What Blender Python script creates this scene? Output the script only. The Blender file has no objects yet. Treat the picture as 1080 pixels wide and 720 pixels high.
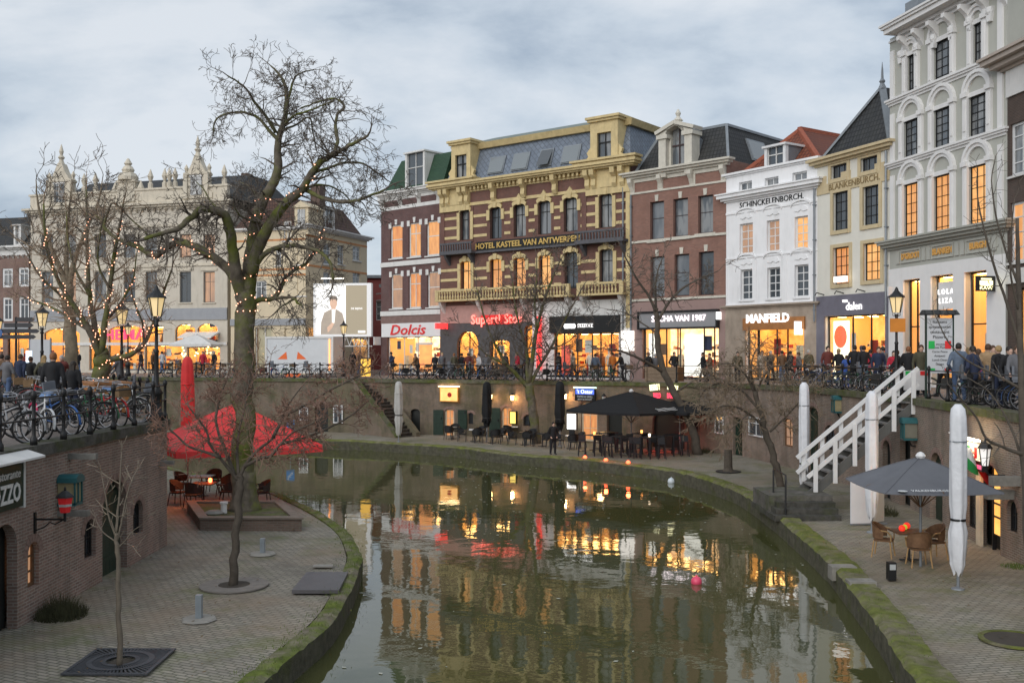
import bpy, math, random
from mathutils import Vector as V, Matrix
S = bpy.context.scene
COL = S.collection
R = random.Random(11)
rad, pi, sin, cos = math.radians, math.pi, math.sin, math.cos
# ------------------------------------------------------------------ camera, sky, sun, exposure
CZ, F, HY = 6.0, 1050.0, 372.0          # eye height over the water, focal length and horizon row (photo pixels)
cam = bpy.data.objects.new('camera', bpy.data.cameras.new('camera'))
COL.objects.link(cam)
cam.location = (0, 0, CZ)
cam.rotation_euler = (rad(90), 0, 0)
cam.data.sensor_width = 36
cam.data.lens = 35
cam.data.shift_y = 12 / 1080
cam.data.clip_start = 0.3
cam.data.clip_end = 3000
S.camera = cam
S.view_settings.view_transform = 'Standard'
S.view_settings.look = 'None'
S.view_settings.gamma = 1
S.view_settings.use_curve_mapping = False
S.view_settings.exposure = 0.72
S.cycles.max_bounces = 6
S.cycles.diffuse_bounces = 3
S.cycles.glossy_bounces = 3
S.cycles.transparent_max_bounces = 8
S.cycles.sample_clamp_indirect = 6
S.cycles.caustics_reflective = False
S.cycles.caustics_refractive = False
SUN_EL, SUN_AZ = rad(30), rad(212)       # azimuth clockwise from +Y: behind the camera, to the left
W = bpy.data.worlds.new('World')
S.world = W
W.use_nodes = True
def wnodes():
    nt = W.node_tree; N = nt.nodes; L = nt.links
    N.clear()
    out = N.new('ShaderNodeOutputWorld'); bg = N.new('ShaderNodeBackground')
    sky = N.new('ShaderNodeTexSky'); sky.sky_type = 'NISHITA'; sky.sun_disc = False
    sky.sun_elevation = SUN_EL; sky.sun_rotation = SUN_AZ
    sky.air_density = 1.0; sky.dust_density = 1.5
    tc = N.new('ShaderNodeTexCoord')
    sep = N.new('ShaderNodeSeparateXYZ'); L.new(tc.outputs['Generated'], sep.inputs[0])
    ad = N.new('ShaderNodeMath'); ad.operation = 'ADD'; ad.inputs[1].default_value = 0.75
    mx = N.new('ShaderNodeMath'); mx.operation = 'MAXIMUM'; mx.inputs[1].default_value = -0.1
    L.new(sep.outputs[2], mx.inputs[0]); L.new(mx.outputs[0], ad.inputs[0])
    dx = N.new('ShaderNodeMath'); dx.operation = 'DIVIDE'; dy = N.new('ShaderNodeMath'); dy.operation = 'DIVIDE'
    L.new(sep.outputs[0], dx.inputs[0]); L.new(ad.outputs[0], dx.inputs[1])
    L.new(sep.outputs[1], dy.inputs[0]); L.new(ad.outputs[0], dy.inputs[1])
    cb = N.new('ShaderNodeCombineXYZ'); L.new(dx.outputs[0], cb.inputs[0]); L.new(dy.outputs[0], cb.inputs[1])
    n1 = N.new('ShaderNodeTexNoise'); n1.inputs['Scale'].default_value = 4.0; n1.inputs['Detail'].default_value = 8
    n1.inputs['Roughness'].default_value = 0.56; n1.inputs['Distortion'].default_value = 0.15
    mp = N.new('ShaderNodeMapping'); mp.inputs['Location'].default_value = (3.1, 0.4, 0); mp.inputs['Scale'].default_value = (0.95, 1.5, 1.6)
    L.new(sep.outputs[2], cb.inputs[2]); L.new(cb.outputs[0], mp.inputs[0]); L.new(mp.outputs[0], n1.inputs['Vector'])
    r1 = N.new('ShaderNodeValToRGB'); e = r1.color_ramp.elements
    e[0].position = 0.37; e[0].color = (2.75, 3.3, 4.0, 1); e[1].position = 0.64; e[1].color = (5.3, 5.6, 5.95, 1)
    m = r1.color_ramp.elements.new(0.5); m.color = (4.15, 4.65, 5.2, 1)
    L.new(n1.outputs[0], r1.inputs[0])
    mix = N.new('ShaderNodeMix'); mix.data_type = 'RGBA'; mix.inputs[0].default_value = 0.9
    L.new(sky.outputs[0], mix.inputs[6]); L.new(r1.outputs[0], mix.inputs[7])
    L.new(mix.outputs[2], bg.inputs[0]); bg.inputs[1].default_value = 0.088
    L.new(bg.outputs[0], out.inputs[0])
wnodes()
sun = bpy.data.objects.new('sun', bpy.data.lights.new('sun', 'SUN'))
COL.objects.link(sun)
sun.data.energy = 1.15
sun.data.angle = rad(60)
sun.data.color = (1.0, 0.97, 0.93)
_d = V((sin(SUN_AZ) * cos(SUN_EL), cos(SUN_AZ) * cos(SUN_EL), sin(SUN_EL)))
sun.rotation_euler = _d.to_track_quat('Z', 'Y').to_euler()
# ------------------------------------------------------------------ helpers
def at(px, py, Y):                        # a photo pixel at depth Y
    return V(((px - 540) * Y / F, Y, CZ - (py - HY) * Y / F))
def gnd(px, py, z):                       # a photo pixel on the level z
    Y = (CZ - z) * F / (py - HY)
    return V(((px - 540) * Y / F, Y, z))
def tag(o, label=None, cat=None, group=None, kind=None):
    if label: o['label'] = label
    if cat: o['category'] = cat
    if group: o['group'] = group
    if kind: o['kind'] = kind
    return o
def empty(name, loc=(0, 0, 0), rz=0, label=None, cat=None, group=None):
    o = bpy.data.objects.new(name, None)
    COL.objects.link(o); o.location = loc; o.rotation_euler = (0, 0, rz); o.empty_display_size = 0.2
    return tag(o, label, cat, group)
def copy_tree(o, parent=None):
    c = o.copy(); COL.objects.link(c)
    if parent is not None: c.parent = parent
    for ch in list(KIDS.get(o.name, ())): copy_tree(ch, c)
    return c
KIDS = {}
class MB:
    def __init__(s, m=None): s.v = []; s.f = []; s.mi = []; s.m = m
    def add(s, vs, fs, mi=0):
        b = len(s.v)
        s.v += [s.m @ V(p) for p in vs] if s.m else [V(p) for p in vs]
        s.f += [tuple(i + b for i in f) for f in fs]; s.mi += [mi] * len(fs)
        return s
    def box(s, x0, y0, z0, x1, y1, z1, mi=0):
        if x0 > x1: x0, x1 = x1, x0
        if y0 > y1: y0, y1 = y1, y0
        if z0 > z1: z0, z1 = z1, z0
        return s.add([(x0,y0,z0),(x1,y0,z0),(x1,y1,z0),(x0,y1,z0),(x0,y0,z1),(x1,y0,z1),(x1,y1,z1),(x0,y1,z1)],
              [(0,3,2,1),(4,5,6,7),(0,1,5,4),(1,2,6,5),(2,3,7,6),(3,0,4,7)], mi)
    def hexa(s, b, t, mi=0):              # four bottom and four top corners, counter-clockwise from above
        return s.add(list(b) + list(t), [(0,3,2,1),(4,5,6,7),(0,1,5,4),(1,2,6,5),(2,3,7,6),(3,0,4,7)], mi)
    def face(s, *p, mi=0): return s.add(p, [tuple(range(len(p)))], mi)
    def prism(s, pts, a, b, ax='y', mi=0): # a 2-D outline pushed from a to b along an axis
        g = {'y': lambda p, t: (p[0], t, p[1]), 'x': lambda p, t: (t, p[0], p[1]), 'z': lambda p, t: (p[0], p[1], t)}[ax]
        n = len(pts)
        area = sum(pts[i][0]*pts[(i+1) % n][1] - pts[(i+1) % n][0]*pts[i][1] for i in range(n))
        if (area < 0) != (ax == 'y'): pts = pts[::-1]
        if ax == 'y': pts = pts
        fs = [tuple(range(n))[::-1], tuple(range(n, 2*n))] + [(i, (i+1) % n, (i+1) % n + n, i + n) for i in range(n)]
        return s.add([g(p, a) for p in pts] + [g(p, b) for p in pts], fs, mi)
    def tube(s, pts, rs, n=6, cap=True, mi=0):
        pts = [V(p) for p in pts]
        if not isinstance(rs, (list, tuple)): rs = [rs] * len(pts)
        vs = []; fs = []; k = len(pts); up = None
        for i, p in enumerate(pts):
            t = (pts[min(i+1, k-1)] - pts[max(i-1, 0)])
            t = t.normalized() if t.length > 1e-9 else V((0, 0, 1))
            if up is None: up = t.orthogonal().normalized()
            else:
                up = up - t * up.dot(t)
                up = up.normalized() if up.length > 1e-6 else t.orthogonal().normalized()
            w = t.cross(up)
            for j in range(n):
                a = 2*pi*j/n
                vs.append(p + (up*cos(a) + w*sin(a)) * rs[i])
        for i in range(k-1):
            for j in range(n):
                a = i*n + j; b = i*n + (j+1) % n
                fs.append((a, b, b+n, a+n))
        if cap: fs += [tuple(range(n))[::-1], tuple(range((k-1)*n, k*n))]
        return s.add(vs, fs, mi)
    def lathe(s, prof, c=(0, 0, 0), n=12, mi=0):
        vs = []; fs = []; k = len(prof)
        for r, z in prof:
            for j in range(n): vs.append((c[0] + r*cos(2*pi*j/n), c[1] + r*sin(2*pi*j/n), c[2] + z))
        for i in range(k-1):
            for j in range(n):
                a = i*n + j; b = i*n + (j+1) % n
                fs.append((a, b, b+n, a+n))
        fs += [tuple(range(n))[::-1], tuple(range((k-1)*n, k*n))]
        return s.add(vs, fs, mi)
    def bar(s, p, q, w, h=None, mi=0):
        p, q = V(p), V(q); h = h or w
        t = (q - p).normalized()
        a = t.cross(V((0, 0, 1)))
        a = a.normalized() if a.length > 1e-4 else V((1, 0, 0))
        b = a.cross(t).normalized(); a = a*w/2; b = b*h/2
        return s.add([p-a-b, p+a-b, p+a+b, p-a+b, q-a-b, q+a-b, q+a+b, q-a+b],
              [(0,1,2,3),(7,6,5,4),(0,4,5,1),(1,5,6,2),(2,6,7,3),(3,7,4,0)], mi)
    def ball(s, c, r, n=10, k=6, mi=0):
        if not isinstance(r, (tuple, list)): r = (r, r, r)
        vs = [(c[0], c[1], c[2]-r[2])]; fs = []
        for i in range(1, k):
            a = -pi/2 + pi*i/k
            for j in range(n): vs.append((c[0]+r[0]*cos(a)*cos(2*pi*j/n), c[1]+r[1]*cos(a)*sin(2*pi*j/n), c[2]+r[2]*sin(a)))
        vs.append((c[0], c[1], c[2]+r[2])); t = len(vs)-1
        for j in range(n): fs.append((0, 1+(j+1) % n, 1+j)); fs.append((t, t-n+j, t-n+(j+1) % n))
        for i in range(k-2):
            for j in range(n):
                a = 1+i*n+j; b = 1+i*n+(j+1) % n
                fs.append((a, b, b+n, a+n))
        return s.add(vs, fs, mi)
    def mesh(s, name, mats=(), smooth=False, uv=True):
        me = bpy.data.meshes.new(name)
        me.from_pydata([tuple(p) for p in s.v], [], s.f)
        for m in mats if isinstance(mats, (list, tuple)) else [mats]: me.materials.append(m)
        if any(s.mi): me.polygons.foreach_set('material_index', s.mi)
        if smooth: me.polygons.foreach_set('use_smooth', [True]*len(s.f))
        if uv and len(s.f) < 60000:
            ul = me.uv_layers.new(name='UVMap'); co = [0.0] * (2*len(me.loops)); i = 0
            for p in me.polygons:
                nx, ny, nz = p.normal
                h = math.hypot(nx, ny)
                for vi in p.vertices:
                    x, y, z = s.v[vi]
                    if abs(nz) > 0.75 or h < 1e-6: co[i] = x; co[i+1] = y
                    else: co[i] = (-ny*x + nx*y)/h; co[i+1] = z / max(h, .3)
                    i += 2
            ul.data.foreach_set('uv', co)
        me.update()
        return me
    def build(s, name, mats, parent=None, smooth=False, uv=True, label=None, cat=None, group=None, kind=None, loc=None):
        o = bpy.data.objects.new(name, s.mesh(name, mats, smooth, uv))
        return put(o, parent, label, cat, group, kind, loc)
def put(o, parent=None, label=None, cat=None, group=None, kind=None, loc=None):
    COL.objects.link(o)
    if parent is not None:
        o.parent = parent; KIDS.setdefault(parent.name, []).append(o)
    if loc is not None: o.location = loc
    return tag(o, label, cat, group, kind)
# ------------------------------------------------------------------ materials
MATS = {}
def nodes(name):
    m = bpy.data.materials.new(name); m.use_nodes = True
    nt = m.node_tree; b = nt.nodes['Principled BSDF']
    return m, nt.nodes, nt.links, b
def mixc(N, L, fac, a, b, typ='MIX'):
    x = N.new('ShaderNodeMix'); x.data_type = 'RGBA'; x.blend_type = typ
    for i, q in ((0, fac), (6, a), (7, b)):
        if hasattr(q, 'is_linked') or hasattr(q, 'links'): L.new(q, x.inputs[i])
        else: x.inputs[i].default_value = q if i == 0 else (*q[:3], 1)
    return x.outputs[2]
def noise(N, L, vec, scale, detail=4, rough=.55, ramp=None):
    n = N.new('ShaderNodeTexNoise'); n.inputs['Scale'].default_value = scale; n.inputs['Detail'].default_value = detail
    n.inputs['Roughness'].default_value = rough
    if vec is not None: L.new(vec, n.inputs['Vector'])
    if ramp is None: return n.outputs[0]
    r = N.new('ShaderNodeMapRange'); r.inputs[1].default_value = ramp[0]; r.inputs[2].default_value = ramp[1]
    L.new(n.outputs[0], r.inputs[0]); return r.outputs[0]
def dim(c, k): return tuple(min(1, x*k) for x in c)
def mat(name, c, rough=.75, var=.18, scale=2.5, bump=.15, bscale=30, metal=0, grime=0.0, gcol=(.05,.05,.035), spec=.4):
    """plain painted / stone / cloth surface: base colour with large and small scale variation and a little relief"""
    if name in MATS: return MATS[name]
    m, N, L, b = nodes(name); MATS[name] = m
    g = N.new('ShaderNodeNewGeometry').outputs['Position']
    col = mixc(N, L, noise(N, L, g, scale, 5, .6, (.25, .75)), dim(c, 1-var), dim(c, 1+var))
    if grime:
        mp = N.new('ShaderNodeMapping'); mp.inputs['Scale'].default_value = (1.6, 1.6, .35); L.new(g, mp.inputs[0])
        f = noise(N, L, mp.outputs[0], 1.6, 7, .62, (.5, .8))
        k = N.new('ShaderNodeMath'); k.operation = 'MULTIPLY'; k.inputs[1].default_value = grime; L.new(f, k.inputs[0])
        col = mixc(N, L, k.outputs[0], col, gcol)
    L.new(col, b.inputs['Base Color'])
    b.inputs['Roughness'].default_value = rough; b.inputs['Metallic'].default_value = metal
    b.inputs['Specular IOR Level'].default_value = spec
    if bump:
        bp = N.new('ShaderNodeBump'); bp.inputs['Strength'].default_value = bump; bp.inputs['Distance'].default_value = .02
        L.new(noise(N, L, g, bscale, 3), bp.inputs['Height']); L.new(bp.outputs[0], b.inputs['Normal'])
    return m
def brick(name, c1, c2, mortar, bw=.22, rh=.065, ms=.008, grime=.35, gcol=(.035,.035,.025), moss=0, mcol=(.05,.065,.015), rough=.85, offs=.5, rot=0, patch=None):
    if name in MATS: return MATS[name]
    m, N, L, b = nodes(name); MATS[name] = m
    uv = N.new('ShaderNodeUVMap'); uv.uv_map = 'UVMap'
    g = N.new('ShaderNodeNewGeometry').outputs['Position']
    vec = uv.outputs[0]
    if rot:
        mp = N.new('ShaderNodeMapping'); mp.inputs['Rotation'].default_value = (0, 0, rot); L.new(vec, mp.inputs[0]); vec = mp.outputs[0]
    # slightly wavy courses
    w = N.new('ShaderNodeTexNoise'); w.inputs['Scale'].default_value = .8; L.new(g, w.inputs['Vector'])
    va = N.new('ShaderNodeVectorMath'); va.operation = 'MULTIPLY_ADD'; L.new(w.outputs[1], va.inputs[0]); va.inputs[1].default_value = (.06, .06, 0); L.new(vec, va.inputs[2])
    t = N.new('ShaderNodeTexBrick'); L.new(va.outputs[0], t.inputs['Vector'])
    t.inputs['Scale'].default_value = 1; t.inputs['Brick Width'].default_value = bw; t.inputs['Row Height'].default_value = rh
    t.inputs['Mortar Size'].default_value = ms; t.inputs['Color1'].default_value = (*c1, 1); t.inputs['Color2'].default_value = (*c2, 1)
    t.inputs['Mortar'].default_value = (*mortar, 1); t.inputs['Bias'].default_value = 0; t.offset = offs
    col = t.outputs[0]
    col = mixc(N, L, noise(N, L, g, .9, 6, .6, (.3, .7)), col, mixc(N, L, .55, col, dim(c1, .55)))
    if patch: col = mixc(N, L, noise(N, L, g, .45, 9, .7, (.52, .68)), col, mixc(N, L, .6, col, dim(c2, .35)))
    if patch: col = mixc(N, L, noise(N, L, g, .3, 6, .62, (.47, .63)), col, mixc(N, L, .55, col, patch))
    if grime:
        mp = N.new('ShaderNodeMapping'); mp.inputs['Scale'].default_value = (1.2, 1.2, .3); L.new(g, mp.inputs[0])
        k = N.new('ShaderNodeMath'); k.operation = 'MULTIPLY'; k.inputs[1].default_value = grime
        L.new(noise(N, L, mp.outputs[0], 1.3, 8, .65, (.45, .75)), k.inputs[0]); col = mixc(N, L, k.outputs[0], col, gcol)
    if moss:
        k = N.new('ShaderNodeMath'); k.operation = 'MULTIPLY'; k.inputs[1].default_value = moss
        L.new(noise(N, L, g, .7, 9, .7, (.5, .72)), k.inputs[0]); col = mixc(N, L, k.outputs[0], col, mcol)
    L.new(col, b.inputs['Base Color']); b.inputs['Roughness'].default_value = rough; b.inputs['Specular IOR Level'].default_value = .3
    bp = N.new('ShaderNodeBump'); bp.inputs['Strength'].default_value = .6; bp.inputs['Distance'].default_value = .01; bp.invert = True
    L.new(t.outputs[1], bp.inputs['Height']); L.new(bp.outputs[0], b.inputs['Normal'])
    return m
def emit(name, c, s=1.0, c2=None, scale=2.0, base=(.1,.1,.1), mapscale=(1,1,1), det=5):
    if name in MATS: return MATS[name]
    m, N, L, b = nodes(name); MATS[name] = m
    b.inputs['Base Color'].default_value = (*base, 1); b.inputs['Roughness'].default_value = .5
    b.inputs['Emission Strength'].default_value = s; b.inputs['Emission Color'].default_value = (*c, 1)
    if c2:
        g = N.new('ShaderNodeNewGeometry').outputs['Position']
        mp = N.new('ShaderNodeMapping'); mp.inputs['Scale'].default_value = mapscale; L.new(g, mp.inputs[0])
        L.new(mixc(N, L, noise(N, L, mp.outputs[0], scale, det, .6, (.35, .65)), c, c2), b.inputs['Emission Color'])
    return m
def glass(name, dark=(.02,.025,.03), c2=None, scale=1.2, rough=.04):
    """window pane seen from outside by day: dark room, pale curtain and some reflected sky put into the base colour, a clear reflection on top"""
    if name in MATS: return MATS[name]
    m, N, L, b = nodes(name); MATS[name] = m
    b.inputs['Base Color'].default_value = (*dark, 1); b.inputs['Roughness'].default_value = rough; b.inputs['IOR'].default_value = 1.6
    b.inputs['Specular IOR Level'].default_value = .75
    g = N.new('ShaderNodeNewGeometry').outputs['Position']
    if c2:
        mp = N.new('ShaderNodeMapping'); mp.inputs['Scale'].default_value = (1.3, 1.3, .4); L.new(g, mp.inputs[0])
        L.new(mixc(N, L, noise(N, L, mp.outputs[0], scale, 2, .5, (.42, .58)), dark, c2), b.inputs['Base Color'])
    bp = N.new('ShaderNodeBump'); bp.inputs['Strength'].default_value = .08; bp.inputs['Distance'].default_value = .05
    L.new(noise(N, L, g, 1.7, 1), bp.inputs['Height']); L.new(bp.outputs[0], b.inputs['Normal'])
    return m
def clear_glass():
    if 'clear_glass' in MATS: return MATS['clear_glass']
    m, N, L, b = nodes('clear_glass'); MATS['clear_glass'] = m
    N.remove(b); o = N['Material Output']
    t = N.new('ShaderNodeBsdfTransparent'); gl = N.new('ShaderNodeBsdfGlossy'); gl.inputs['Roughness'].default_value = .02
    t.inputs[0].default_value = (.93, .95, .94, 1)
    fr = N.new('ShaderNodeFresnel'); fr.inputs[0].default_value = 1.5
    mx = N.new('ShaderNodeMixShader'); bk = N.new('ShaderNodeNewGeometry'); sb = N.new('ShaderNodeMath'); sb.operation = 'SUBTRACT'; sb.inputs[0].default_value = 1; L.new(bk.outputs['Backfacing'], sb.inputs[1])
    mu = N.new('ShaderNodeMath'); mu.operation = 'MULTIPLY'; L.new(fr.outputs[0], mu.inputs[0]); L.new(sb.outputs[0], mu.inputs[1])
    L.new(mu.outputs[0], mx.inputs[0]); L.new(t.outputs[0], mx.inputs[1]); L.new(gl.outputs[0], mx.inputs[2])
    L.new(mx.outputs[0], o.inputs[0])
    return m
def text(s, size, m, parent, loc, rz=0, name='lettering', ext=.02, rx=90, align='CENTER', label=None, shear=0, sx=1.0, bold=0):
    cu = bpy.data.curves.new(name, 'FONT'); cu.body = s; cu.size = size; cu.align_x = align; cu.align_y = 'CENTER'
    cu.extrude = ext; cu.shear = shear; cu.offset = bold; cu.resolution_u = 2
    o = bpy.data.objects.new('tmp', cu)
    me = bpy.data.meshes.new_from_object(o); me.name = name
    bpy.data.objects.remove(o); bpy.data.curves.remove(cu)
    me.transform(Matrix.Rotation(rz, 4, 'Z') @ Matrix.Rotation(rad(rx), 4, 'X') @ Matrix.Diagonal((sx, 1, 1, 1)))
    me.materials.clear(); me.materials.append(m)
    return put(bpy.data.objects.new(name, me), parent, label, loc=loc)
BLACK = mat('black_iron', (.012,.012,.013), .45, .2, 6, .1)
WHITE = mat('white_paint', (.68,.68,.68), .5, .04, 2, .05, grime=.2, gcol=(.35,.34,.32))
GREENP = mat('dark_green_paint', (.012,.03,.02), .4, .2, 4, .1)
CLEAR = clear_glass()
# ------------------------------------------------------------------ the setting: water, quays, streets
QZ = 0.6                                   # lower quay level
def streetz(x, y):
    return 4.42 if y < 46 else 4.42 - .2*min(1, (y-46)/15)
LZ = 4.1                                   # left street
EDGE_R = [(7.6,4),(6.3,12),(6.67,16.7),(7.19,19.4),(7.76,23.1),(8.15,26),(8.5,30.6),(8.68,33.8),(8.75,38.3),(8.28,41.4),(7.33,45),(5.54,47.6),(3.65,49.7),(0,52.5),(-2.65,55.6),(-5.5,57.9),(-8.5,59.7),(-11.6,61),(-20,64),(-45,70)]
EDGE_L = [(-5.2,4),(-4.5,12),(-3.96,17.3),(-3.83,18.3),(-3.62,20),(-3.63,21.8),(-3.85,25.4),(-4.18,27.3),(-4.97,30.2),(-6.35,33.4),(-8,36.6),(-9.5,39.1),(-14,44.5),(-21,52),(-34,64)]
WALL_R = [(-45,76),(-22,70),(-14.8,68),(-7.9,66),(-3.7,64.4),(.6,62.3),(7.5,57),(10.3,54.5),(12,51.5),(13,46),(13.7,40),(13.7,34),(12.9,26),(12.6,12),(12.6,3)]
WALL_L = [(-9.6,3),(-9.6,12),(-9.6,27.7),(-14.4,36),(-18.6,40.5),(-25,49),(-38,66)]
def crom(pts, step=.5):
    out = []
    P = [V((*p, 0)) for p in pts]; P = [2*P[0]-P[1]] + P + [2*P[-1]-P[-2]]
    for i in range(1, len(P)-2):
        n = max(2, int((P[i+1]-P[i]).length/step))
        for k in range(n):
            t = k/n; a, b, c, d = P[i-1], P[i], P[i+1], P[i+2]
            out.append(.5*((2*b)+(c-a)*t+(2*a-5*b+4*c-d)*t*t+(3*b-3*c+d-a)*t*t*t))
    out.append(P[-2]); return out
def resample(pts, n):
    P = [V((p[0], p[1], 0)) for p in pts]; d = [0]
    for a, b in zip(P, P[1:]): d.append(d[-1]+(b-a).length)
    out = []; j = 0
    for i in range(n):
        t = d[-1]*i/(n-1)
        while j < len(P)-2 and d[j+1] < t: j += 1
        out.append(P[j].lerp(P[j+1], min(1, max(0, (t-d[j])/max(1e-6, d[j+1]-d[j])))))
    return out
def offset(P, w):
    out = []
    for i, p in enumerate(P):
        t = (P[min(i+1, len(P)-1)]-P[max(0, i-1)]).normalized()
        out.append(p + V((t.y, -t.x, 0))*w)
    return out
def strip(name, A, B, za, zb, m, cols=1, kind='structure'):
    mb = MB(); n = len(A); vs = []; fs = []
    for i in range(n):
        for k in range(cols+1):
            p = A[i].lerp(B[i], k/cols)
            vs.append((p.x, p.y, (za(p.x, p.y) if callable(za) else za)*(1-k/cols) + (zb(p.x, p.y) if callable(zb) else zb)*k/cols))
    for i in range(n-1):
        for k in range(cols):
            a = i*(cols+1)+k; q = (a, a+1, a+cols+2, a+cols+1)
            u = (V(vs[q[1]])-V(vs[q[0]])).cross(V(vs[q[3]])-V(vs[q[0]]))
            fs.append(q if u.z > 0 else q[::-1])
    mb.add(vs, fs)
    return mb.build(name, m, kind=kind)
def water_mat():
    m, N, L, b = nodes('canal_water'); MATS['water'] = m
    g = N.new('ShaderNodeNewGeometry').outputs['Position']
    L.new(mixc(N, L, noise(N, L, g, .12, 4, .5, (.3, .7)), (.06,.064,.023), (.074,.074,.03)), b.inputs['Base Color'])
    b.inputs['Roughness'].default_value = .025; b.inputs['IOR'].default_value = 1.42; b.inputs['Specular IOR Level'].default_value = .72
    mp = N.new('ShaderNodeMapping'); mp.inputs['Scale'].default_value = (1.0, 1.0, 1); L.new(g, mp.inputs[0])
    n1 = noise(N, L, mp.outputs[0], 1.1, 2, .45); n2 = noise(N, L, mp.outputs[0], 4.5, 2, .5)
    # calm and ruffled patches
    k = noise(N, L, g, .13, 2, .5, (.35, .7))
    a = N.new('ShaderNodeMath'); a.operation = 'MULTIPLY_ADD'; a.inputs[1].default_value = .22; L.new(n2, a.inputs[0]); L.new(n1, a.inputs[2])
    mu = N.new('ShaderNodeMath'); mu.operation = 'MULTIPLY'; L.new(a.outputs[0], mu.inputs[0])
    ad = N.new('ShaderNodeMath'); ad.operation = 'MULTIPLY_ADD'; ad.inputs[1].default_value = .6; ad.inputs[2].default_value = .5; L.new(k, ad.inputs[0])
    L.new(ad.outputs[0], mu.inputs[1])
    bp = N.new('ShaderNodeBump'); bp.inputs['Strength'].default_value = .42; bp.inputs['Distance'].default_value = .018
    L.new(mu.outputs[0], bp.inputs['Height']); L.new(bp.outputs[0], b.inputs['Normal'])
    return m
def moss_mat(name, stone, green, a=.42, b_=.6, sc=1.3):
    m, N, L, b = nodes(name)
    g = N.new('ShaderNodeNewGeometry').outputs['Position']
    st = mixc(N, L, noise(N, L, g, 5, 5, .6, (.3, .7)), dim(stone, .6), dim(stone, 1.3))
    gr = mixc(N, L, noise(N, L, g, 3, 6, .65, (.3, .7)), dim(green, .55), dim(green, 1.35))
    L.new(mixc(N, L, noise(N, L, g, sc, 9, .68, (a, b_)), st, gr), b.inputs['Base Color'])
    b.inputs['Roughness'].default_value = .95; b.inputs['Specular IOR Level'].default_value = .15
    bp = N.new('ShaderNodeBump'); bp.inputs['Strength'].default_value = .8; bp.inputs['Distance'].default_value = .03
    L.new(noise(N, L, g, 14, 6, .65), bp.inputs['Height']); L.new(bp.outputs[0], b.inputs['Normal'])
    return m
MOSS = moss_mat('mossy_stone', (.18,.16,.11), (.135,.15,.04), .36, .56)
GRASSY = moss_mat('grassy_edge', (.2,.175,.13), (.125,.155,.035), .38, .58)
WETWALL = moss_mat('wet_quay_face', (.1,.095,.07), (.085,.095,.035), .5, .7)
PAVE = brick('quay_clinkers', (.40,.36,.30), (.265,.24,.205), (.11,.112,.08), .27, .11, .016, grime=.2, moss=.75, mcol=(.13,.15,.05), patch=(.27,.2,.14), rot=rad(24))
PAVE2 = brick('quay_cobbles', (.385,.345,.285), (.255,.23,.195), (.105,.108,.075), .26, .11, .016, grime=.22, moss=.9, mcol=(.13,.135,.05), patch=(.25,.2,.14), rot=rad(-12))
STREETM = brick('street_clinkers', (.3,.25,.22), (.22,.19,.17), (.12,.11,.1), .21, .1, .012, grime=.15)
mb = MB(); mb.face((-900,-60,-2.2), (900,-60,-2.2), (900,2200,-2.2), (-900,2200,-2.2)); mb.build('ground', mat('canal_mud', (.05,.045,.03)), kind='structure')
mb = MB(); mb.face((-60,2,.12), (30,2,.12), (30,85,.12), (-60,85,.12)); mb.build('water', water_mat(), kind='structure')
eR, eL = crom(EDGE_R, .28), crom(EDGE_L, .28)
for nm, P, w, km, zk in (('kerb', eR, .62, MOSS, 0), ('kerb', eL, -.38, GRASSY, -.055)):
    inner = offset(P, w); mb = MB(); vs = []; fs = []
    for i, p in enumerate(P):
        q = inner[i]; j = R.uniform(-.015, .015)+.012*sin(i//5*3.7); h = R.uniform(-.012, .012) - (.028 if i % 5 == 0 else 0) + .018*sin(i//5*7.3)
        o = (q-p).normalized()
        vs += [(q.x, q.y, QZ-.05), (q.x, q.y, QZ+.09+h+zk), (p.x+o.x*(.12+j), p.y+o.y*(.12+j), QZ+.11+h+zk), (p.x+o.x*j, p.y+o.y*j, QZ+.02+h+zk*.5), (p.x+o.x*j*.6, p.y+o.y*j*.6, .12), (p.x, p.y, -.6)]
    for i in range(len(P)-1):
        for k in range(5):
            a = i*6+k; fs.append((a, a+1, a+7, a+6) if w < 0 else (a+6, a+7, a+1, a))
    mb.add(vs, fs); mb.mi = [1 if (n % 5) > 2 else 0 for n in range(len(fs))]
    mb.build(nm, [km, WETWALL], kind='structure')
nR, nL = 90, 90
pr = resample([(p.x, p.y) for p in offset(eR, .5)], nR); wr = resample([(x, y) for x, y in reversed(WALL_R)], nR)
wr = [p + V((.5*(p.y < 56), .6*(p.y > 48), 0)) for p in wr]
strip('pavement', pr, wr, QZ, QZ+.06, PAVE2, 3)
pl = resample([(p.x, p.y) for p in offset(eL, -.4)], nL); wl = resample(WALL_L, nL)
wl = [p + V((-.5, -.3, 0)) for p in wl]
strip('pavement', pl, wl, QZ, QZ+.06, PAVE, 3)
def outward(pts, f, d): return [V((x+f(i/(len(pts)-1))[0]*d, y+f(i/(len(pts)-1))[1]*d, 0)) for i, (x, y) in enumerate(pts)]
A = [V((*p, 0)) for p in WALL_R]
strip('street', offset(A, .28) and [p for p in A], outward(WALL_R, lambda t: (-.25+1.3*t, 1-1.0*t), 190), streetz, streetz, STREETM)
A = [V((*p, 0)) for p in WALL_L]
strip('street', A, outward(WALL_L, lambda t: (-1, .1+.1*t), 160), LZ, LZ, STREETM)
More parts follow.
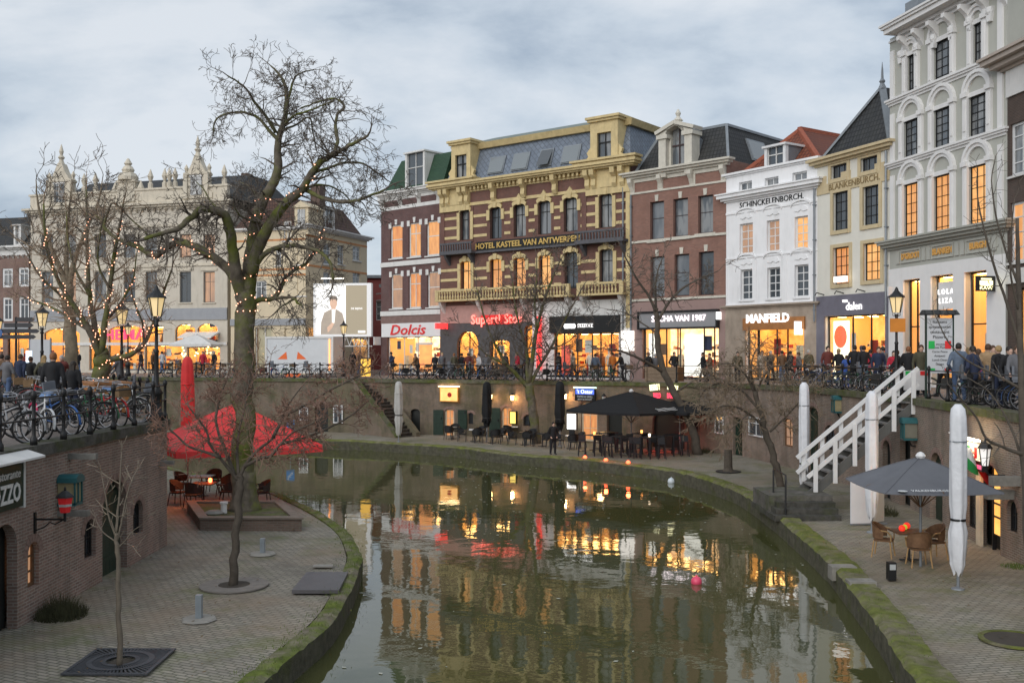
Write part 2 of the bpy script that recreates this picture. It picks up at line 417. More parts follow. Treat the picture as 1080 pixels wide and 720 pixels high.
# ------------------------------------------------------------------ facades and wharf walls
class Seg:
    """a straight wall from P0 (left, seen from the canal) to P1; local x along it, y into it, z up from z0"""
    def __init__(s, P0, P1, z0, name=None, label=None, cat=None, group=None, root=None):
        s.P0 = V((*P0, 0)); s.P1 = V((*P1, 0)); s.z0 = z0
        d = s.P1-s.P0; s.L = d.length; s.e = d/s.L; s.rz = math.atan2(d.y, d.x)
        s.root = empty(name, (P0[0], P0[1], z0), s.rz, label, cat, group) if name else root
        s.m = None if name else Matrix.Translation(V((P0[0], P0[1], z0)) - (root.location if root else V((0, 0, 0)))) @ Matrix.Rotation(s.rz, 4, 'Z')
        s.op = []
    def MB(s): return MB(s.m)
    def u(s, px, d=0):
        k = (px-540)/F; o = s.P0 + V((-s.e.y, s.e.x, 0))*d
        return (k*o.y-o.x)/(s.e.x-k*s.e.y)
    def z(s, px, py, d=0):
        Y = s.P0.y + s.e.x*d + s.e.y*s.u(px, d)
        return (HY-py)*Y/F + CZ - s.z0
    def rect(s, x0, y0, x1, y1):
        xm = (x0+x1)/2
        return [s.u(x0), s.u(x1), s.z(xm, y1), s.z(xm, y0)]
    def world(s, u, y, z): return s.P0 + s.e*u + V((-s.e.y, s.e.x, 0))*y + V((0, 0, s.z0+z))
def wall_mesh(mb, L, z0, z1, ops, d=.3, thick=.5, u0=0, back=True):
    """front face with real openings, their reveals, arched heads; ops: (u0,u1,z0,z1,arch rise)"""
    us = sorted({u0, L} | {o[i] for o in ops for i in (0, 1)}); zs = sorted({z0, z1} | {o[i] for o in ops for i in (2, 3)})
    us = [u for u in us if u0 <= u <= L]; zs = [z for z in zs if z0 <= z <= z1]
    for a, b in zip(us, us[1:]):
        if b-a < 1e-4: continue
        run = None
        for c, e in zip(zs, zs[1:]):
            inside = any(o[0]-1e-4 <= (a+b)/2 <= o[1]+1e-4 and o[2]-1e-4 <= (c+e)/2 <= o[3]+1e-4 for o in ops)
            if inside:
                if run is not None: mb.face((a,0,run), (b,0,run), (b,0,c), (a,0,c))
                run = None
            elif run is None: run = c
        if run is not None: mb.face((a,0,run), (b,0,run), (b,0,z1), (a,0,z1))
    for o in ops:
        a, b, c, e = o[:4]; h = o[4] if len(o) > 4 else 0
        mb.face((a,0,c), (a,0,e-h), (a,d,e-h), (a,d,c)); mb.face((b,0,c), (b,d,c), (b,d,e-h), (b,0,e-h)); mb.face((a,0,c), (a,d,c), (b,d,c), (b,0,c))
        if not h: mb.face((a,0,e), (b,0,e), (b,d,e), (a,d,e))
        else:
            m = (a+b)/2; n = 6
            arc = [(m-(b-a)/2*cos(pi/2*k/n), e-h+h*sin(pi/2*k/n)) for k in range(n+1)]
            mb.prism(arc+[(a, e)], 0, d); mb.prism([(2*m-x, z) for x, z in arc][::-1]+[(b, e)], 0, d)
    if back:
        mb.face((u0,thick,z0), (u0,thick,z1), (L,thick,z1), (L,thick,z0)); mb.face((u0,0,z0), (u0,0,z1), (u0,thick,z1), (u0,thick,z0))
        mb.face((L,0,z0), (L,thick,z0), (L,thick,z1), (L,0,z1)); mb.face((u0,0,z1), (L,0,z1), (L,thick,z1), (u0,thick,z1))
G_DARK = [glass('pane_dark', (.06,.07,.08)), glass('pane_curtain', (.075,.085,.095), (.23,.235,.235), 1.6), glass('pane_grey', (.11,.122,.135), (.19,.2,.21), .9)]  # lighter bluish base tones also hold a painted sky reflection
G_LIT = [emit('pane_lit_orange', (1, .4, .08), .52, (.7, .2, .03), 3, mapscale=(2.5,2.5,.35)), emit('pane_lit_amber', (1, .44, .11), .55, (.7, .26, .05), 2.2, mapscale=(2,2,.5)), emit('pane_lit_dim', (.75, .38, .18), .42, (.42, .22, .12), 2, mapscale=(1.5,1.5,.4)), emit('pane_lit_yellow', (1, .5, .14), .62, (.8, .32, .06), 2)]
def window(sg, a, b, c, e, d=.2, fm=WHITE, pane=0, style='sash', fw=.07, bw=.035, name='window', label=None):
    """frame with glazing bars in an opening, its pane a sub-part"""
    mb = sg.MB(); y0, y1 = d, d+.07
    mb.box(a, y0, c, a+fw, y1, e); mb.box(b-fw, y0, c, b, y1, e); mb.box(a+fw, y0, c, b-fw, y1, c+fw); mb.box(a+fw, y0, e-fw, b-fw, y1, e)
    h = e-c; w = b-a; y0 += .012
    if style == 'sash': vs, hs = (), (.56,)
    elif style == 'cross': vs, hs = (.5,), (.68,)
    elif style == 'sash2': vs, hs = (.5,), (.6,)
    elif style == 'none': vs, hs = (), ()
    else: vs, hs = [i/style[0] for i in range(1, style[0])], [i/style[1] for i in range(1, style[1])]
    for t in hs: mb.box(a+fw, y0, c+h*t-bw/2, b-fw, y1-.012, c+h*t+bw/2)
    for t in vs:
        z1 = e-fw if style not in ('cross2',) else c+h*.65
        zz = [c+fw] + [c+h*t2 for t2 in hs] + [z1]
        for q, r in zip(zz, zz[1:]): mb.box(a+w*t-bw/2, y0+.004, q+bw/2, a+w*t+bw/2, y1-.016, r-bw/2)
    o = mb.build(name, fm, sg.root, label=label)
    p = sg.MB().box(a+fw*.5, d+.045, c+fw*.5, b-fw*.5, d+.055, e-fw*.5)
    pm = pane if not isinstance(pane, int) else (G_DARK[pane % 3] if pane >= 0 else G_LIT[-pane-1])
    p.build('pane', pm, o, label='pane lit orange from inside' if isinstance(pane, int) and pane < 0 else None)
    return o
def door(sg, a, b, c, e, d=.25, m=GREENP, label=None, name='door'):
    mb = sg.MB(); n = max(2, int((b-a)/.2)); w = (b-a)/n
    for i in range(n): mb.box(a+i*w+.006, d, c, a+(i+1)*w-.006, d+.06, e)
    mb.box(a, d+.01, c, b, d+.05, e)
    for t in (.18, .5, .85): mb.box(a+.05, d-.02, c+(e-c)*t-.05, b-.05, d, c+(e-c)*t+.05)
    o = mb.build(name, m, sg.root, label=label)
    sg.MB().box(b-.16, d-.06, c+1.0, b-.1, d, c+1.14).build('handle', BLACK, o)
    return o
def rails(pts, zf, name, label, cat='railing', group=None, gap=1.9, h=1.0, skip=()):
    root = empty(name, (pts[0][0], pts[0][1], zf(*pts[0])), 0, label, cat, group); o = root.location
    P = [V((x, y, zf(x, y))) - o for x, y in pts]; tot = sum((b-a).length for a, b in zip(P, P[1:])); n = max(1, round(tot/gap))
    Q = []; d = 0; seg = 0; acc = 0
    for i in range(n+1):
        t = tot*i/n
        while seg < len(P)-2 and acc+(P[seg+1]-P[seg]).length < t-1e-6: acc += (P[seg+1]-P[seg]).length; seg += 1
        Q.append(P[seg].lerp(P[seg+1], (t-acc)/(P[seg+1]-P[seg]).length))
    me = MB().lathe([(.075,0),(.075,.12),(.05,.16),(.04,.2),(.04,.5),(.055,.53),(.04,.56),(.04,.93),(.06,.96),(.065,1.02),(.045,1.07),(.015,1.1)], n=8).mesh('post', BLACK, True)
    for q in Q: put(bpy.data.objects.new('post', me), root, loc=q)
    for z in (.52, .94): MB().tube([q+V((0, 0, z*h)) for q in Q], .02, 6).build('rail', BLACK, root, uv=False)
    return root
# ------------------------------------------------------------------ wharf walls with cellar doors and windows
WB = brick('old_wharf_brick', (.29,.2,.155), (.19,.145,.115), (.33,.3,.26), .21, .062, .011, grime=.6, gcol=(.06,.058,.048), moss=.3, mcol=(.05,.06,.02))
WBL = brick('left_wharf_brick', (.34,.215,.17), (.2,.135,.11), (.38,.34,.3), .22, .065, .012, grime=.55, gcol=(.075,.068,.058), moss=.12, mcol=(.06,.065,.03))
WBD = brick('dark_wharf_brick', (.24,.165,.12), (.155,.12,.095), (.25,.22,.18), .23, .075, .012, grime=.7, gcol=(.05,.05,.036), moss=.75, mcol=(.06,.07,.022), patch=(.1,.1,.05))
STONE = mat('weathered_stone', (.25,.235,.21), .85, .25, 3, .4, grime=.5, gcol=(.06,.065,.04))
DARKD = mat('dark_door_and_arch_shade', (.012,.014,.013), .5)
def wharf(label, pts, z1, bm, ops, cat='wharf wall', cope=.28, copem=None, d=.2):
    """ops per segment: (px0, y0, px1, y1, kind, arch share)"""
    root = empty('quay_wall', (pts[0][0], pts[0][1], QZ), 0, label, cat); root['kind'] = 'thing'; segs = []
    zf = z1 if callable(z1) else (lambda x, y: z1)
    for i, (a, b) in enumerate(zip(pts, pts[1:])):
        s = Seg(a, b, QZ, root=root); segs.append(s); rs = []
        top = (zf(*a)+zf(*b))/2 - QZ
        for (x0, y0, x1, y1, kind, arch) in ops.get(i, ()):
            r = s.rect(x0, y0, x1, y1)
            if kind in ('door', 'dark', 'glassdoor', 'green'): r[2] = 0.04
            r[3] = min(r[3], top-.4)
            rs.append((r[0], r[1], r[2], r[3], arch*(r[1]-r[0])))
            a0, b0, c0, e0 = r
            if kind in ('door', 'green'): door(s, a0, b0, c0, e0, d-.02, GREENP if kind == 'green' else DARKD)
            elif kind == 'dark': s.MB().box(a0-.02, d+.05, c0, b0+.02, d+.1, e0).build('doorway', DARKD, root)  # dark panel; in open arches it stands in for the shade inside
            elif kind == 'lit': window(s, a0, b0, c0, e0, d-.1, WOOD, -3, (2, 3))
            elif kind == 'litdoor':
                window(s, a0, b0, c0, e0, d-.1, mat('cream_paint', (.55,.48,.36)), -1, (2, 3), fw=.1, name='door')
            elif kind == 'white': window(s, a0, b0, c0, e0, d-.3, WHITE, 0, 'cross')
            elif kind == 'barred':
                w = window(s, a0, b0, c0, e0, d-.1, BLACK, 0, (2, 2))
                m = s.MB()
                for k in range(1, 4): m.box(a0+(b0-a0)*k/4-.012, .1, c0, a0+(b0-a0)*k/4+.012, .124, e0)
                m.build('bars', BLACK, w)
            else: window(s, a0, b0, c0, e0, d-.1, BLACK, 0, 'cross')
            if arch and kind != 'dark':
                m = s.MB(); n = 9; mm = (a0+b0)/2; hw = (b0-a0)/2; h = arch*(b0-a0)
                for k in range(n):
                    t0, t1 = pi*k/n+.02, pi*(k+1)/n-.02
                    m.prism([(mm+hw*cos(t0), e0-h+h*sin(t0)), (mm+(hw+.17)*cos(t0), e0-h+(h+.17)*sin(t0)), (mm+(hw+.17)*cos(t1), e0-h+(h+.17)*sin(t1)), (mm+hw*cos(t1), e0-h+h*sin(t1))], -.012, .02)
                m.build('brick_arch', mat('arch_brick', (.22,.15,.125), .85, .3, 9), root)
        m = s.MB(); wall_mesh(m, s.L, -.7, top, rs, d, .6); m.build('wall', bm, root)
        ta, tb = zf(*a)-QZ, zf(*b)-QZ; m = s.MB()
        L = s.L; m.hexa([(0,-.1,ta-.16), (L,-.1,tb-.16), (L,.42,tb-.16), (0,.42,ta-.16)], [(0,-.1,ta+.07), (L,-.1,tb+.07), (L,.42,tb+.07), (0,.42,ta+.07)])
        m.build('coping', copem or DC2, root)
    return root, segs
DC2 = moss_mat('mossy_coping', (.13,.12,.095), (.085,.1,.03), .38, .62)
WOOD = mat('brown_wood', (.13,.07,.035), .6, .3, 8)
DC = moss_mat('dark_coping', (.1,.095,.085), (.06,.07,.022), .45, .66)
leftw, lseg = wharf('long brick wharf wall on the left below the bicycle railing', WALL_L[:4], LZ-.02, WBL, {
    1: [(-9, 553, 18, 668, 'dark', .5), (29, 571, 41, 619, 'lit', .5), (89, 547, 101, 588, 'barred', .5), (108, 506, 134, 608, 'green', .5), (140.5, 527, 150.5, 563, 'barred', .5)]}, copem=DC)
farw, fseg = wharf('far mossy wharf wall behind the terraces and the brick stairs', WALL_R[:8], lambda x, y: streetz(x, y)-.02, WBD, {
    2: [(316, 429, 325.5, 443, 'white', 0), (332, 425, 346, 458, 'door', .3), (352, 427, 362, 446, 'white', 0)],
    3: [(433, 431, 443, 461, 'dark', .3), (469, 431, 479, 461, 'litdoor', .3)],
    4: [(494, 435, 499, 447, 'barred', .3), (529, 429, 540, 461, 'litdoor', .4)],
    5: [(552, 437, 562, 449, 'barred', .4), (613, 424, 630, 465, 'litdoor', .1), (640, 430, 656, 465, 'dark', .4)],
    6: [(688, 430, 722, 474, 'dark', .4), (730, 440, 736, 458, 'barred', 0)]})
rightw, rseg = wharf('curved brick wharf wall on the right behind the white stairs', WALL_R[7:], lambda x, y: streetz(x, y)-.02, WB, {
    0: [(755, 438, 764, 457, 'white', 0), (773, 440, 783, 482, 'green', .2)],
    1: [(791, 440, 807, 460, 'white', 0), (826, 441, 836, 471, 'lit', .3)],
    2: [(851, 428, 863, 492, 'green', .3), (869, 448, 881, 474, 'barred', .5)],
    3: [(915, 452, 924, 492, 'door', .3), (931, 464, 939, 500, 'door', .5), (949, 458, 960, 505, 'dark', .3)],
    4: [(981, 477, 994, 552, 'green', .5), (1019, 512, 1030, 557, 'barred', .4), (1033, 490, 1055, 575, 'dark', .35)],
    5: [(1062, 527, 1073, 561, 'barred', .5)]})
for sg_, x0, x1, y0, y1 in ((fseg[3],457.5,468,432,460.5), (fseg[4],483.5,493,432,452), (fseg[4],516.5,528,430,461)): door(sg_, sg_.u(x0), sg_.u(x1), max(.08, sg_.z((x0+x1)/2, y1)), sg_.z((x0+x1)/2, y0), -.09, GREENP, 'open green shutter leaf', 'shutter')
rails(WALL_L[1:4], lambda x, y: LZ+.05, 'railing', 'black iron railing on the left wharf wall with bicycles leaning on it', gap=1.35)
rails(WALL_L[3:6], lambda x, y: LZ+.05, 'railing', 'black iron railing round the far left bend behind the lit tree')
rails([(-26,71.3),(-15,68.2),(-11.2,67.1)], lambda x, y: streetz(x, y)+.05, 'railing', 'black iron railing above the far wall left of the brick stairs')
rails([(-7.9,66.2),(-3.7,64.6),(.6,62.5),(6.6,57.9)], lambda x, y: streetz(x, y)+.05, 'railing', 'black iron railing above the terraces in front of the hotel')
rails([(9.2,55.7),(10.4,54.7),(12.1,51.7),(13.2,46),(13.9,40),(13.9,35.6)], lambda x, y: streetz(x, y)+.05, 'railing', 'black iron railing from the white shoe shop house to the white stairs')
rails([(13.9,33.2),(13.1,26),(12.8,12)], lambda x, y: streetz(x, y)+.05, 'railing', 'black iron railing on the near right wall beside the menu board')
# ------------------------------------------------------------------ houses along the canal
def cornice(sg, u0, u1, z, steps, m, name='cornice', br=None, label=None):
    """mouldings stacked upward from z: (height, projection); br: (gap, width, height, projection) brackets hanging below"""
    mb = sg.MB(); c = z
    for h, p in steps: mb.box(u0-p, -p, c, u1+p, .12, c+h); c += h
    if br:
        g, w, h, p = br; n = max(1, round((u1-u0)/g))
        for i in range(n+1):
            x = u0+w/2+(u1-u0-w)*i/n
            mb.prism([(0, z-h), (0, z), (-p, z), (-p, z-h*.25), (-p*.45, z-h*.55)], x-w/2, x+w/2, 'x')
    mb.build(name, m, sg.root, label=label); return c
def band(sg, u0, u1, z0, z1, p, m, name='string_course'):
    return sg.MB().box(u0, -p, z0, u1, .05, z1).build(name, m, sg.root)
def walls(sg, H, ops, m, depth=12, d=.3, u0=0, z0=-.4, label=None):
    mb = sg.MB(); wall_mesh(mb, sg.L, z0, H, ops, d, depth, u0)
    return mb.build('wall', m, sg.root, label=label)
def shop(sg, r, fm=BLACK, mull=(.25,.5,.75), back=None, seed=1, depth=3.0, dolls=2, lampn=4, door_at=None, trans=None, d=.18):
    """a lit shop: frame and panes in the opening, a real room behind with self-glowing walls, lamps, shelves and goods"""
    a, b, c, e = r[:4]; rr = random.Random(seed); back = back or SHOP_BACK
    mb = sg.MB(); fw = .07; y0, y1 = d, d+.08
    mb.box(a, y0, c, a+fw, y1, e); mb.box(b-fw, y0, c, b, y1, e); mb.box(a+fw, y0, e-fw, b-fw, y1, e); mb.box(a+fw, y0, c, b-fw, y1, c+.14)
    for t in mull: mb.box(a+(b-a)*t-.035, y0+.01, c+.14, a+(b-a)*t+.035, y1-.01, e-fw)
    if trans: mb.box(a+fw, y0+.02, c+trans, b-fw, y1-.02, c+trans+.06)
    f = mb.build('shop_window', fm, sg.root)
    sg.MB().box(a+.03, d+.05, c+.1, b-.03, d+.06, e-.03).build('pane', CLEAR, f)
    Y0, Y1 = d+.09, depth
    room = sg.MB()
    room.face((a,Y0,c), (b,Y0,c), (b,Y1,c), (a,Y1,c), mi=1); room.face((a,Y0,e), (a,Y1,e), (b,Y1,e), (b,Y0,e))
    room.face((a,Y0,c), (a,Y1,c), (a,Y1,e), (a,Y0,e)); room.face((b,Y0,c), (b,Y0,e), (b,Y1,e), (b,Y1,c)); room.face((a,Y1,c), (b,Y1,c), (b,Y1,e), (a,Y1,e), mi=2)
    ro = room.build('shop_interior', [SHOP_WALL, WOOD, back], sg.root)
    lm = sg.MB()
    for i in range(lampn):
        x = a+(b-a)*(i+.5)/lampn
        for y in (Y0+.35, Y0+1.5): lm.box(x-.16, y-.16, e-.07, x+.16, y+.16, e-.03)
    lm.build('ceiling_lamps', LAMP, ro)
    sh = sg.MB(); gd = sg.MB(); n = max(2, int((b-a)/1.1))
    for i in range(n):
        x = a+.15+(b-a-.3)*i/n; w = (b-a-.3)/n*.82
        for z in (.35, .85, 1.35, 1.85):
            if c+z > e-.4: continue
            sh.box(x, Y1-.4, c+z, x+w, Y1-.03, c+z+.03)
            k = x+.05
            while k < x+w-.15:
                ww = rr.uniform(.08, .22); hh = rr.uniform(.08, .32)
                if rr.random() < .8: gd.box(k, Y1-.36, c+z+.03, k+ww, Y1-.12, c+z+.03+hh, mi=rr.randrange(5))
                k += ww+rr.uniform(.02, .1)
    if sh.v: sh.build('shelf', WHITE, ro)
    for i in range(int((b-a)*1.6)):
        x = rr.uniform(a+.1, b-.5); y = rr.uniform(Y0+.1, Y0+.9); h = rr.uniform(.25, .9)
        gd.box(x, y, c+.01, x+rr.uniform(.15, .45), y+.25, c+h, mi=rr.randrange(5))
    for i in range(max(1, int((b-a)/1.6))):                       # posters and display cards hanging inside the glass
        x = rr.uniform(a+.2, b-.7); z = c+rr.uniform(1.2, 2.0); w = rr.uniform(.3, .6); gd.box(x, Y0+.12, z, x+w, Y0+.14, min(e-.3, z+rr.uniform(.5, 1.0)), mi=rr.randrange(5))
        x = rr.uniform(a+.2, b-.6); gd.box(x, Y0+.9, c+.05, x+rr.uniform(.3, .5), Y0+1.3, c+rr.uniform(.9, 1.5), mi=rr.randrange(5))
    gd.build('goods', GOODS, ro)
    for i in range(dolls):
        x = a+(b-a)*(i+.6)/(dolls+.4); y = Y0+.45
        m = sg.MB().lathe([(.13,.0),(.1,.45),(.17,.85),(.13,1.05),(.2,1.32),(.07,1.42),(.06,1.48),(.1,1.58),(.1,1.7),(.03,1.76)], (x, y, c+.15), 10)
        m.tube([(x-.2,y,c+1.46), (x-.27,y,c+1.15), (x-.2,y-.12,c+.95)], [.055,.045,.035], 6); m.tube([(x+.2,y,c+1.46), (x+.29,y,c+1.15), (x+.25,y+.05,c+.9)], [.055,.045,.035], 6)
        m.build('mannequin', GOODS[rr.randrange(5)], ro, smooth=True)
SHOP_WALL = emit('glowing_shop_wall', (1, .38, .06), .28, base=(.75,.55,.3))  # room walls glow themselves, standing in for lamp light falling on them
SHOP_BACK = emit('glowing_shop_back_wall', (1, .5, .12), .66, (.8, .18, .015), 1.9, base=(.65,.42,.2))
SHOP_WHITE = emit('glowing_white_shop_wall', (1, .82, .55), 1.15, (1, .42, .1), 1.4, base=(.7,.6,.5))
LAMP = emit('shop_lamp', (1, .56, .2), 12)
GOODS = [mat('goods_%s' % n, c, .6, .1, 5, 0) for n, c in (('cream', (.7,.6,.45)), ('red', (.45,.05,.03)), ('brown', (.2,.1,.05)), ('white', (.8,.75,.7)), ('navy', (.05,.06,.12)))]
YEL = mat('ochre_stucco', (.58,.46,.24), .7, .14, 3, .2, grime=.5, gcol=(.22,.17,.1))
HBR = brick('hotel_brick', (.2,.09,.072), (.14,.07,.06), (.2,.15,.12), .22, .065, .008, grime=.15)
SLATE = brick('blue_slate', (.20,.235,.29), (.15,.18,.23), (.07,.085,.105), .42, .3, .02, grime=.2, gcol=(.1,.11,.12), rough=.5, rot=rad(45))
ZINC = mat('zinc', (.22,.24,.26), .45, .15, 3, .1, metal=.3)
DTILE = brick('dark_roof_tiles', (.055,.055,.055), (.035,.037,.04), (.012,.012,.012), .25, .3, .03, grime=.3, gcol=(.06,.06,.05), rough=.6, offs=0)
RTILE = brick('red_roof_tiles', (.24,.075,.04), (.17,.055,.035), (.06,.02,.015), .25, .3, .03, grime=.35, gcol=(.07,.05,.04), rough=.7, offs=0)
def sill(sg, a, b, z, m, w=.12, h=.09): return sg.MB().box(a-w, -.1, z-h, b+w, .06, z).build('sill', m, sg.root)
# --- narrow dark brick house with a green mansard
PA, PB, PC, PD, PE, PF, PG = (-10.44,79.4), (-5.34,74.8), (7.7,64.7), (12.82,59.58), (16.58,54.05), (18.6,49), (20.4,41)
h = Seg(PA, PB, 4.22, 'brick_house', 'narrow dark red brick house with green roof and a lit white shoe shop below', 'house', 'gabled shop houses along the canal')
GBR = brick('purple_brick', (.155,.075,.07), (.11,.06,.06), (.2,.17,.16), .22, .065, .008, grime=.15)
WTRIM = mat('white_trim', (.66,.65,.63), .6, .06, 3, .1, grime=.42, gcol=(.3,.29,.27))
ws = [h.rect(*r) for r in ((411.5,237,424.4,272.5),(430.8,234.5,443.7,271),(449.6,232.4,463.3,269.5),(412,288.5,424.4,325.5),(430.8,287,443.7,325),(450.5,286,463.7,324))]
sr = h.rect(408.5, 355, 464, 399); sr[2] = .12
H = h.z(430, 202)
walls(h, H, ws+[sr], GBR, 11)
for i, w in enumerate(ws): window(h, *w, d=.14, fm=WTRIM, pane=[-1,-2,-2,-3,-1,-3][i], style=['sash','cross','sash','sash','cross','sash'][i], fw=.12, bw=.07); sill(h, w[0], w[1], w[2], WTRIM)
for i, w in enumerate(ws):
    for k in (0, 1): h.MB().box(w[k]-.15, -.03, w[3]-.25, w[k]+.15, .04, w[3]+.18).build('stone_block', WTRIM, h.root)
    h.MB().prism([((w[0]+w[1])/2-.1, w[3]), ((w[0]+w[1])/2+.1, w[3]), ((w[0]+w[1])/2+.15, w[3]+.4), ((w[0]+w[1])/2-.15, w[3]+.4)], -.05, .04).build('keystone', WTRIM, h.root)
for y in (276, 329): band(h, 0, h.L, h.z(440, y+3), h.z(440, y-2), .09, WTRIM)
zc = h.z(430, 219.5)
m = h.MB()
for i in range(3): m.box(.4+2.15*i, -.04, zc+.28, 2.1+2.15*i, .02, zc+.75)
m.build('frieze_panel', GBR, h.root)
band(h, 0, h.L, zc, zc+1.1, .025, WTRIM, 'frieze')
zt = cornice(h, 0, h.L, zc+1.0, [(.1,.1),(.12,.22),(.18,.42),(.08,.5)], WTRIM, br=(2.2,.3,.8,.4))
m = h.MB(); rx0, rx1, rz = 1.1, h.L-.05, zt+2.6
m.hexa([(.0,.1,zt-.3), (h.L-.05,.1,zt-.3), (h.L-.05,10.5,zt-.3), (.0,10.5,zt-.3)], [(rx0,1.2,rz), (rx1,1.2,rz), (rx1,9.5,rz), (rx0,9.5,rz)])
m.build('roof', brick('green_roof', (.045,.1,.055), (.03,.075,.045), (.02,.045,.03), .3, .12, .02, grime=.1, rough=.6), h.root)
def dormer(sg, a, b, c, e, m, d0=.15, d1=2.2, pane=0, style='sash2', wf=WTRIM, side=None, name='dormer', top=.12, inset=.16):
    s = sg.MB(); s.box(a, d0+.25, c, b, d1, e); o = s.build(name, side or m, sg.root)
    sg.MB().box(a-.03, d0, c, a+inset, d0+.25, e).box(b-inset, d0, c, b+.03, d0+.25, e).box(a-.12, d0-.12, e, b+.12, d1, e+top).box(a+inset, d0, c, b-inset, d0+.25, c+.1).build('dormer_frame', m, o)
    q = sg.MB(); y = d0+.12
    aa, bb, cc = a+inset, b-inset, c+.1
    for t in (0, .5, 1): q.box(aa+(bb-aa)*t-.03, y, cc, aa+(bb-aa)*t+.03, y+.05, e)
    q.box(aa, y, cc+(e-cc)*.6, bb, y+.05, cc+(e-cc)*.6+.06); q.build('dormer_sash', wf, o)
    sg.MB().box(aa, y+.06, cc, bb, y+.07, e).build('pane', G_DARK[pane], o)
    return o
dormer(h, h.u(426), h.u(446), zt-.2, zt+2.75, WTRIM)
h.MB().box(.12, -.06, h.z(435,355), h.L-.02, .04, h.z(435,340.5)).build('sign_board', mat('sign_white', (.72,.72,.72), .4, .03), h.root)
band(h, 0, h.L, h.z(435,341), h.z(435,331), .03, mat('brown_band', (.2,.13,.115), .7), 'fascia')
shop(h, sr, fm=WTRIM, mull=(.3,.56,.8), back=SHOP_WHITE, seed=3, dolls=0)
RED = emit('red_letters', (1, .03, .03), .12, base=(.5,.03,.03))
text('Dolcis', 1.1, RED, h.root, (h.L*.46, -.1, h.z(435,348)), sx=1.45, shear=.25, bold=.012)
h.MB().box(-.05, -.75, 2.4, .06, -.08, 3.05).build('hanging_sign', WHITE, h.root)
def drain(sg, u, z1, z0=3.2):
    q = sg.MB().tube([(u,-.12,z0), (u,-.12,z1)], .055, 6); z = z0+.6
    while z < z1: q.box(u-.08, -.17, z, u+.08, .02, z+.06); z += 1.9
    q.build('drainpipe', ZINC, sg.root)
# --- the hotel
h = Seg(PB, PC, 4.22, 'hotel', 'grand hotel with ochre window surrounds, striped brick and blue slate mansard', 'hotel')
t2 = [(485.3,221,496.6,253),(516.7,218,529,251.5),(541.7,215,554.6,249.6),(567.5,211.5,581.2,247),(594.6,208,609.2,244),(632,204,646.2,240)]
t1 = [(486,275,497,308),(517,272.5,529.5,308),(542,271,554.5,307),(568.6,268.5,581,305.5),(595.4,265,609.5,304),(632.5,262,647,301)]
ws = [h.rect(*r)+[.22] for r in t2+t1]
g = []
for r, ar in (((482.5,349,505,398),.5), ((517,358,538,398),.12), ((553.5,342,568,398),.3), ((585,351,653,400),0)):
    q = h.rect(*r); q[2] = .12; g.append(q+[ar*(q[1]-q[0])])
H = h.z(560, 209.5)+1.5; L = h.L
walls(h, H, ws+g, HBR, 22, .34)
pn = [1,0,1,2,1,1,-4,-2,-2,-4,0,1]
for i, w in enumerate(ws):
    o = window(h, *w[:4], d=.26, fm=DARKF if 'DARKF' in globals() else BLACK, pane=pn[i], style='cross', fw=.07, bw=.05)
    a, b, c, e = w[:4]; m = h.MB(); n = 6; mm = (a+b)/2; hw = (b-a)/2; t = .26
    arc = [(mm-hw*cos(pi*k/n*1.0), e-.22+.22*sin(pi*k/n)) for k in range(n+1)]
    for (x0, z0), (x1, z1) in zip(arc, arc[1:]): m.prism([(x0, z0), (x1, z1), (x1+(x1-mm)*.16, z1+t), (x0+(x0-mm)*.16, z0+t)], -.12, .03)
    m.box(a-t, -.1, e-.95, a, .03, e-.2); m.box(b, -.1, e-.95, b+t, .03, e-.2)
    if i < 6: m.prism([(mm-.62, e+.22), (mm-.42, e+.4), (mm-.2, e+.45), (mm, e+.72), (mm+.2, e+.45), (mm+.42, e+.4), (mm+.62, e+.22)], -.15, .03)
    m.prism([(mm-.12, e-.08), (mm+.12, e-.08), (mm+.17, e+.34), (mm-.17, e+.34)], -.19, .03)
    if i in (0, 5, 6, 11): m.box(a-t, -.09, c, a-.0, .03, e-.95); m.box(b, -.09, c, b+t, .03, e-.95)
    m.build('window_surround', YEL, h.root)
# ochre stripes between the windows
stripes = []
for row in (ws[:6], ws[6:]):
    edges = [0]+[x for w in row for x in (w[0]-.27, w[1]+.27)]+[L]
    for k in range(0, len(edges), 2):
        lo = min(w[2] for w in row)+.25; hi = lo+2.0
        for j in range(3): stripes.append((edges[k], edges[k+1], lo+j*.72))
for s0, s1, z in stripes: band(h, s0, s1, z, z+.2, .035, YEL)
zF = h.z(560, 209.5)
# balconies between first and second floor
DKST = mat('dark_balcony_stone', (.09,.09,.1), .7, .2, 4)
zb = h.z(560, 263); bal = h.MB()
bal.box(.5, -.75, zb, 3.6, .05, zb+.16); bal.box(12.6, -.75, zb, L-.1, .05, zb+.16); bal.box(3.6, -.3, zb, 12.6, .05, zb+.14)
for a, b, y in ((.5, 3.6, -.75), (12.6, L-.1, -.75)): bal.box(a, y, zb+.16, b, y+.1, zb+.26); bal.box(a, y, zb+.72, b, y+.14, zb+.85)
x = .55
while x < L-.2:
    if x < 3.5 or x > 12.7: bal.box(x, -.72, zb+.26, x+.09, -.64, zb+.72)
    x += .24
for x in (.8, 3.1, 12.9, L-.5): bal.prism([(0, zb-.75), (0, zb), (-.65, zb), (-.5, zb-.25)], x, x+.22, 'x')
bal.build('balcony', DKST, h.root)
h.MB().box(3.6, -.16, zb+.14, 12.6, .04, zb+.82).build('name_board', mat('black_sign', (.012,.012,.012), .4, .1), h.root)
GOLD = mat('gold_letters', (.62,.42,.13), .45, .08, 4, 0, metal=.25)
text('HOTEL KASTEEL VAN ANTWERPEN', .56, GOLD, h.root, (8.1, -.19, zb+.47), sx=1.03, bold=.012)
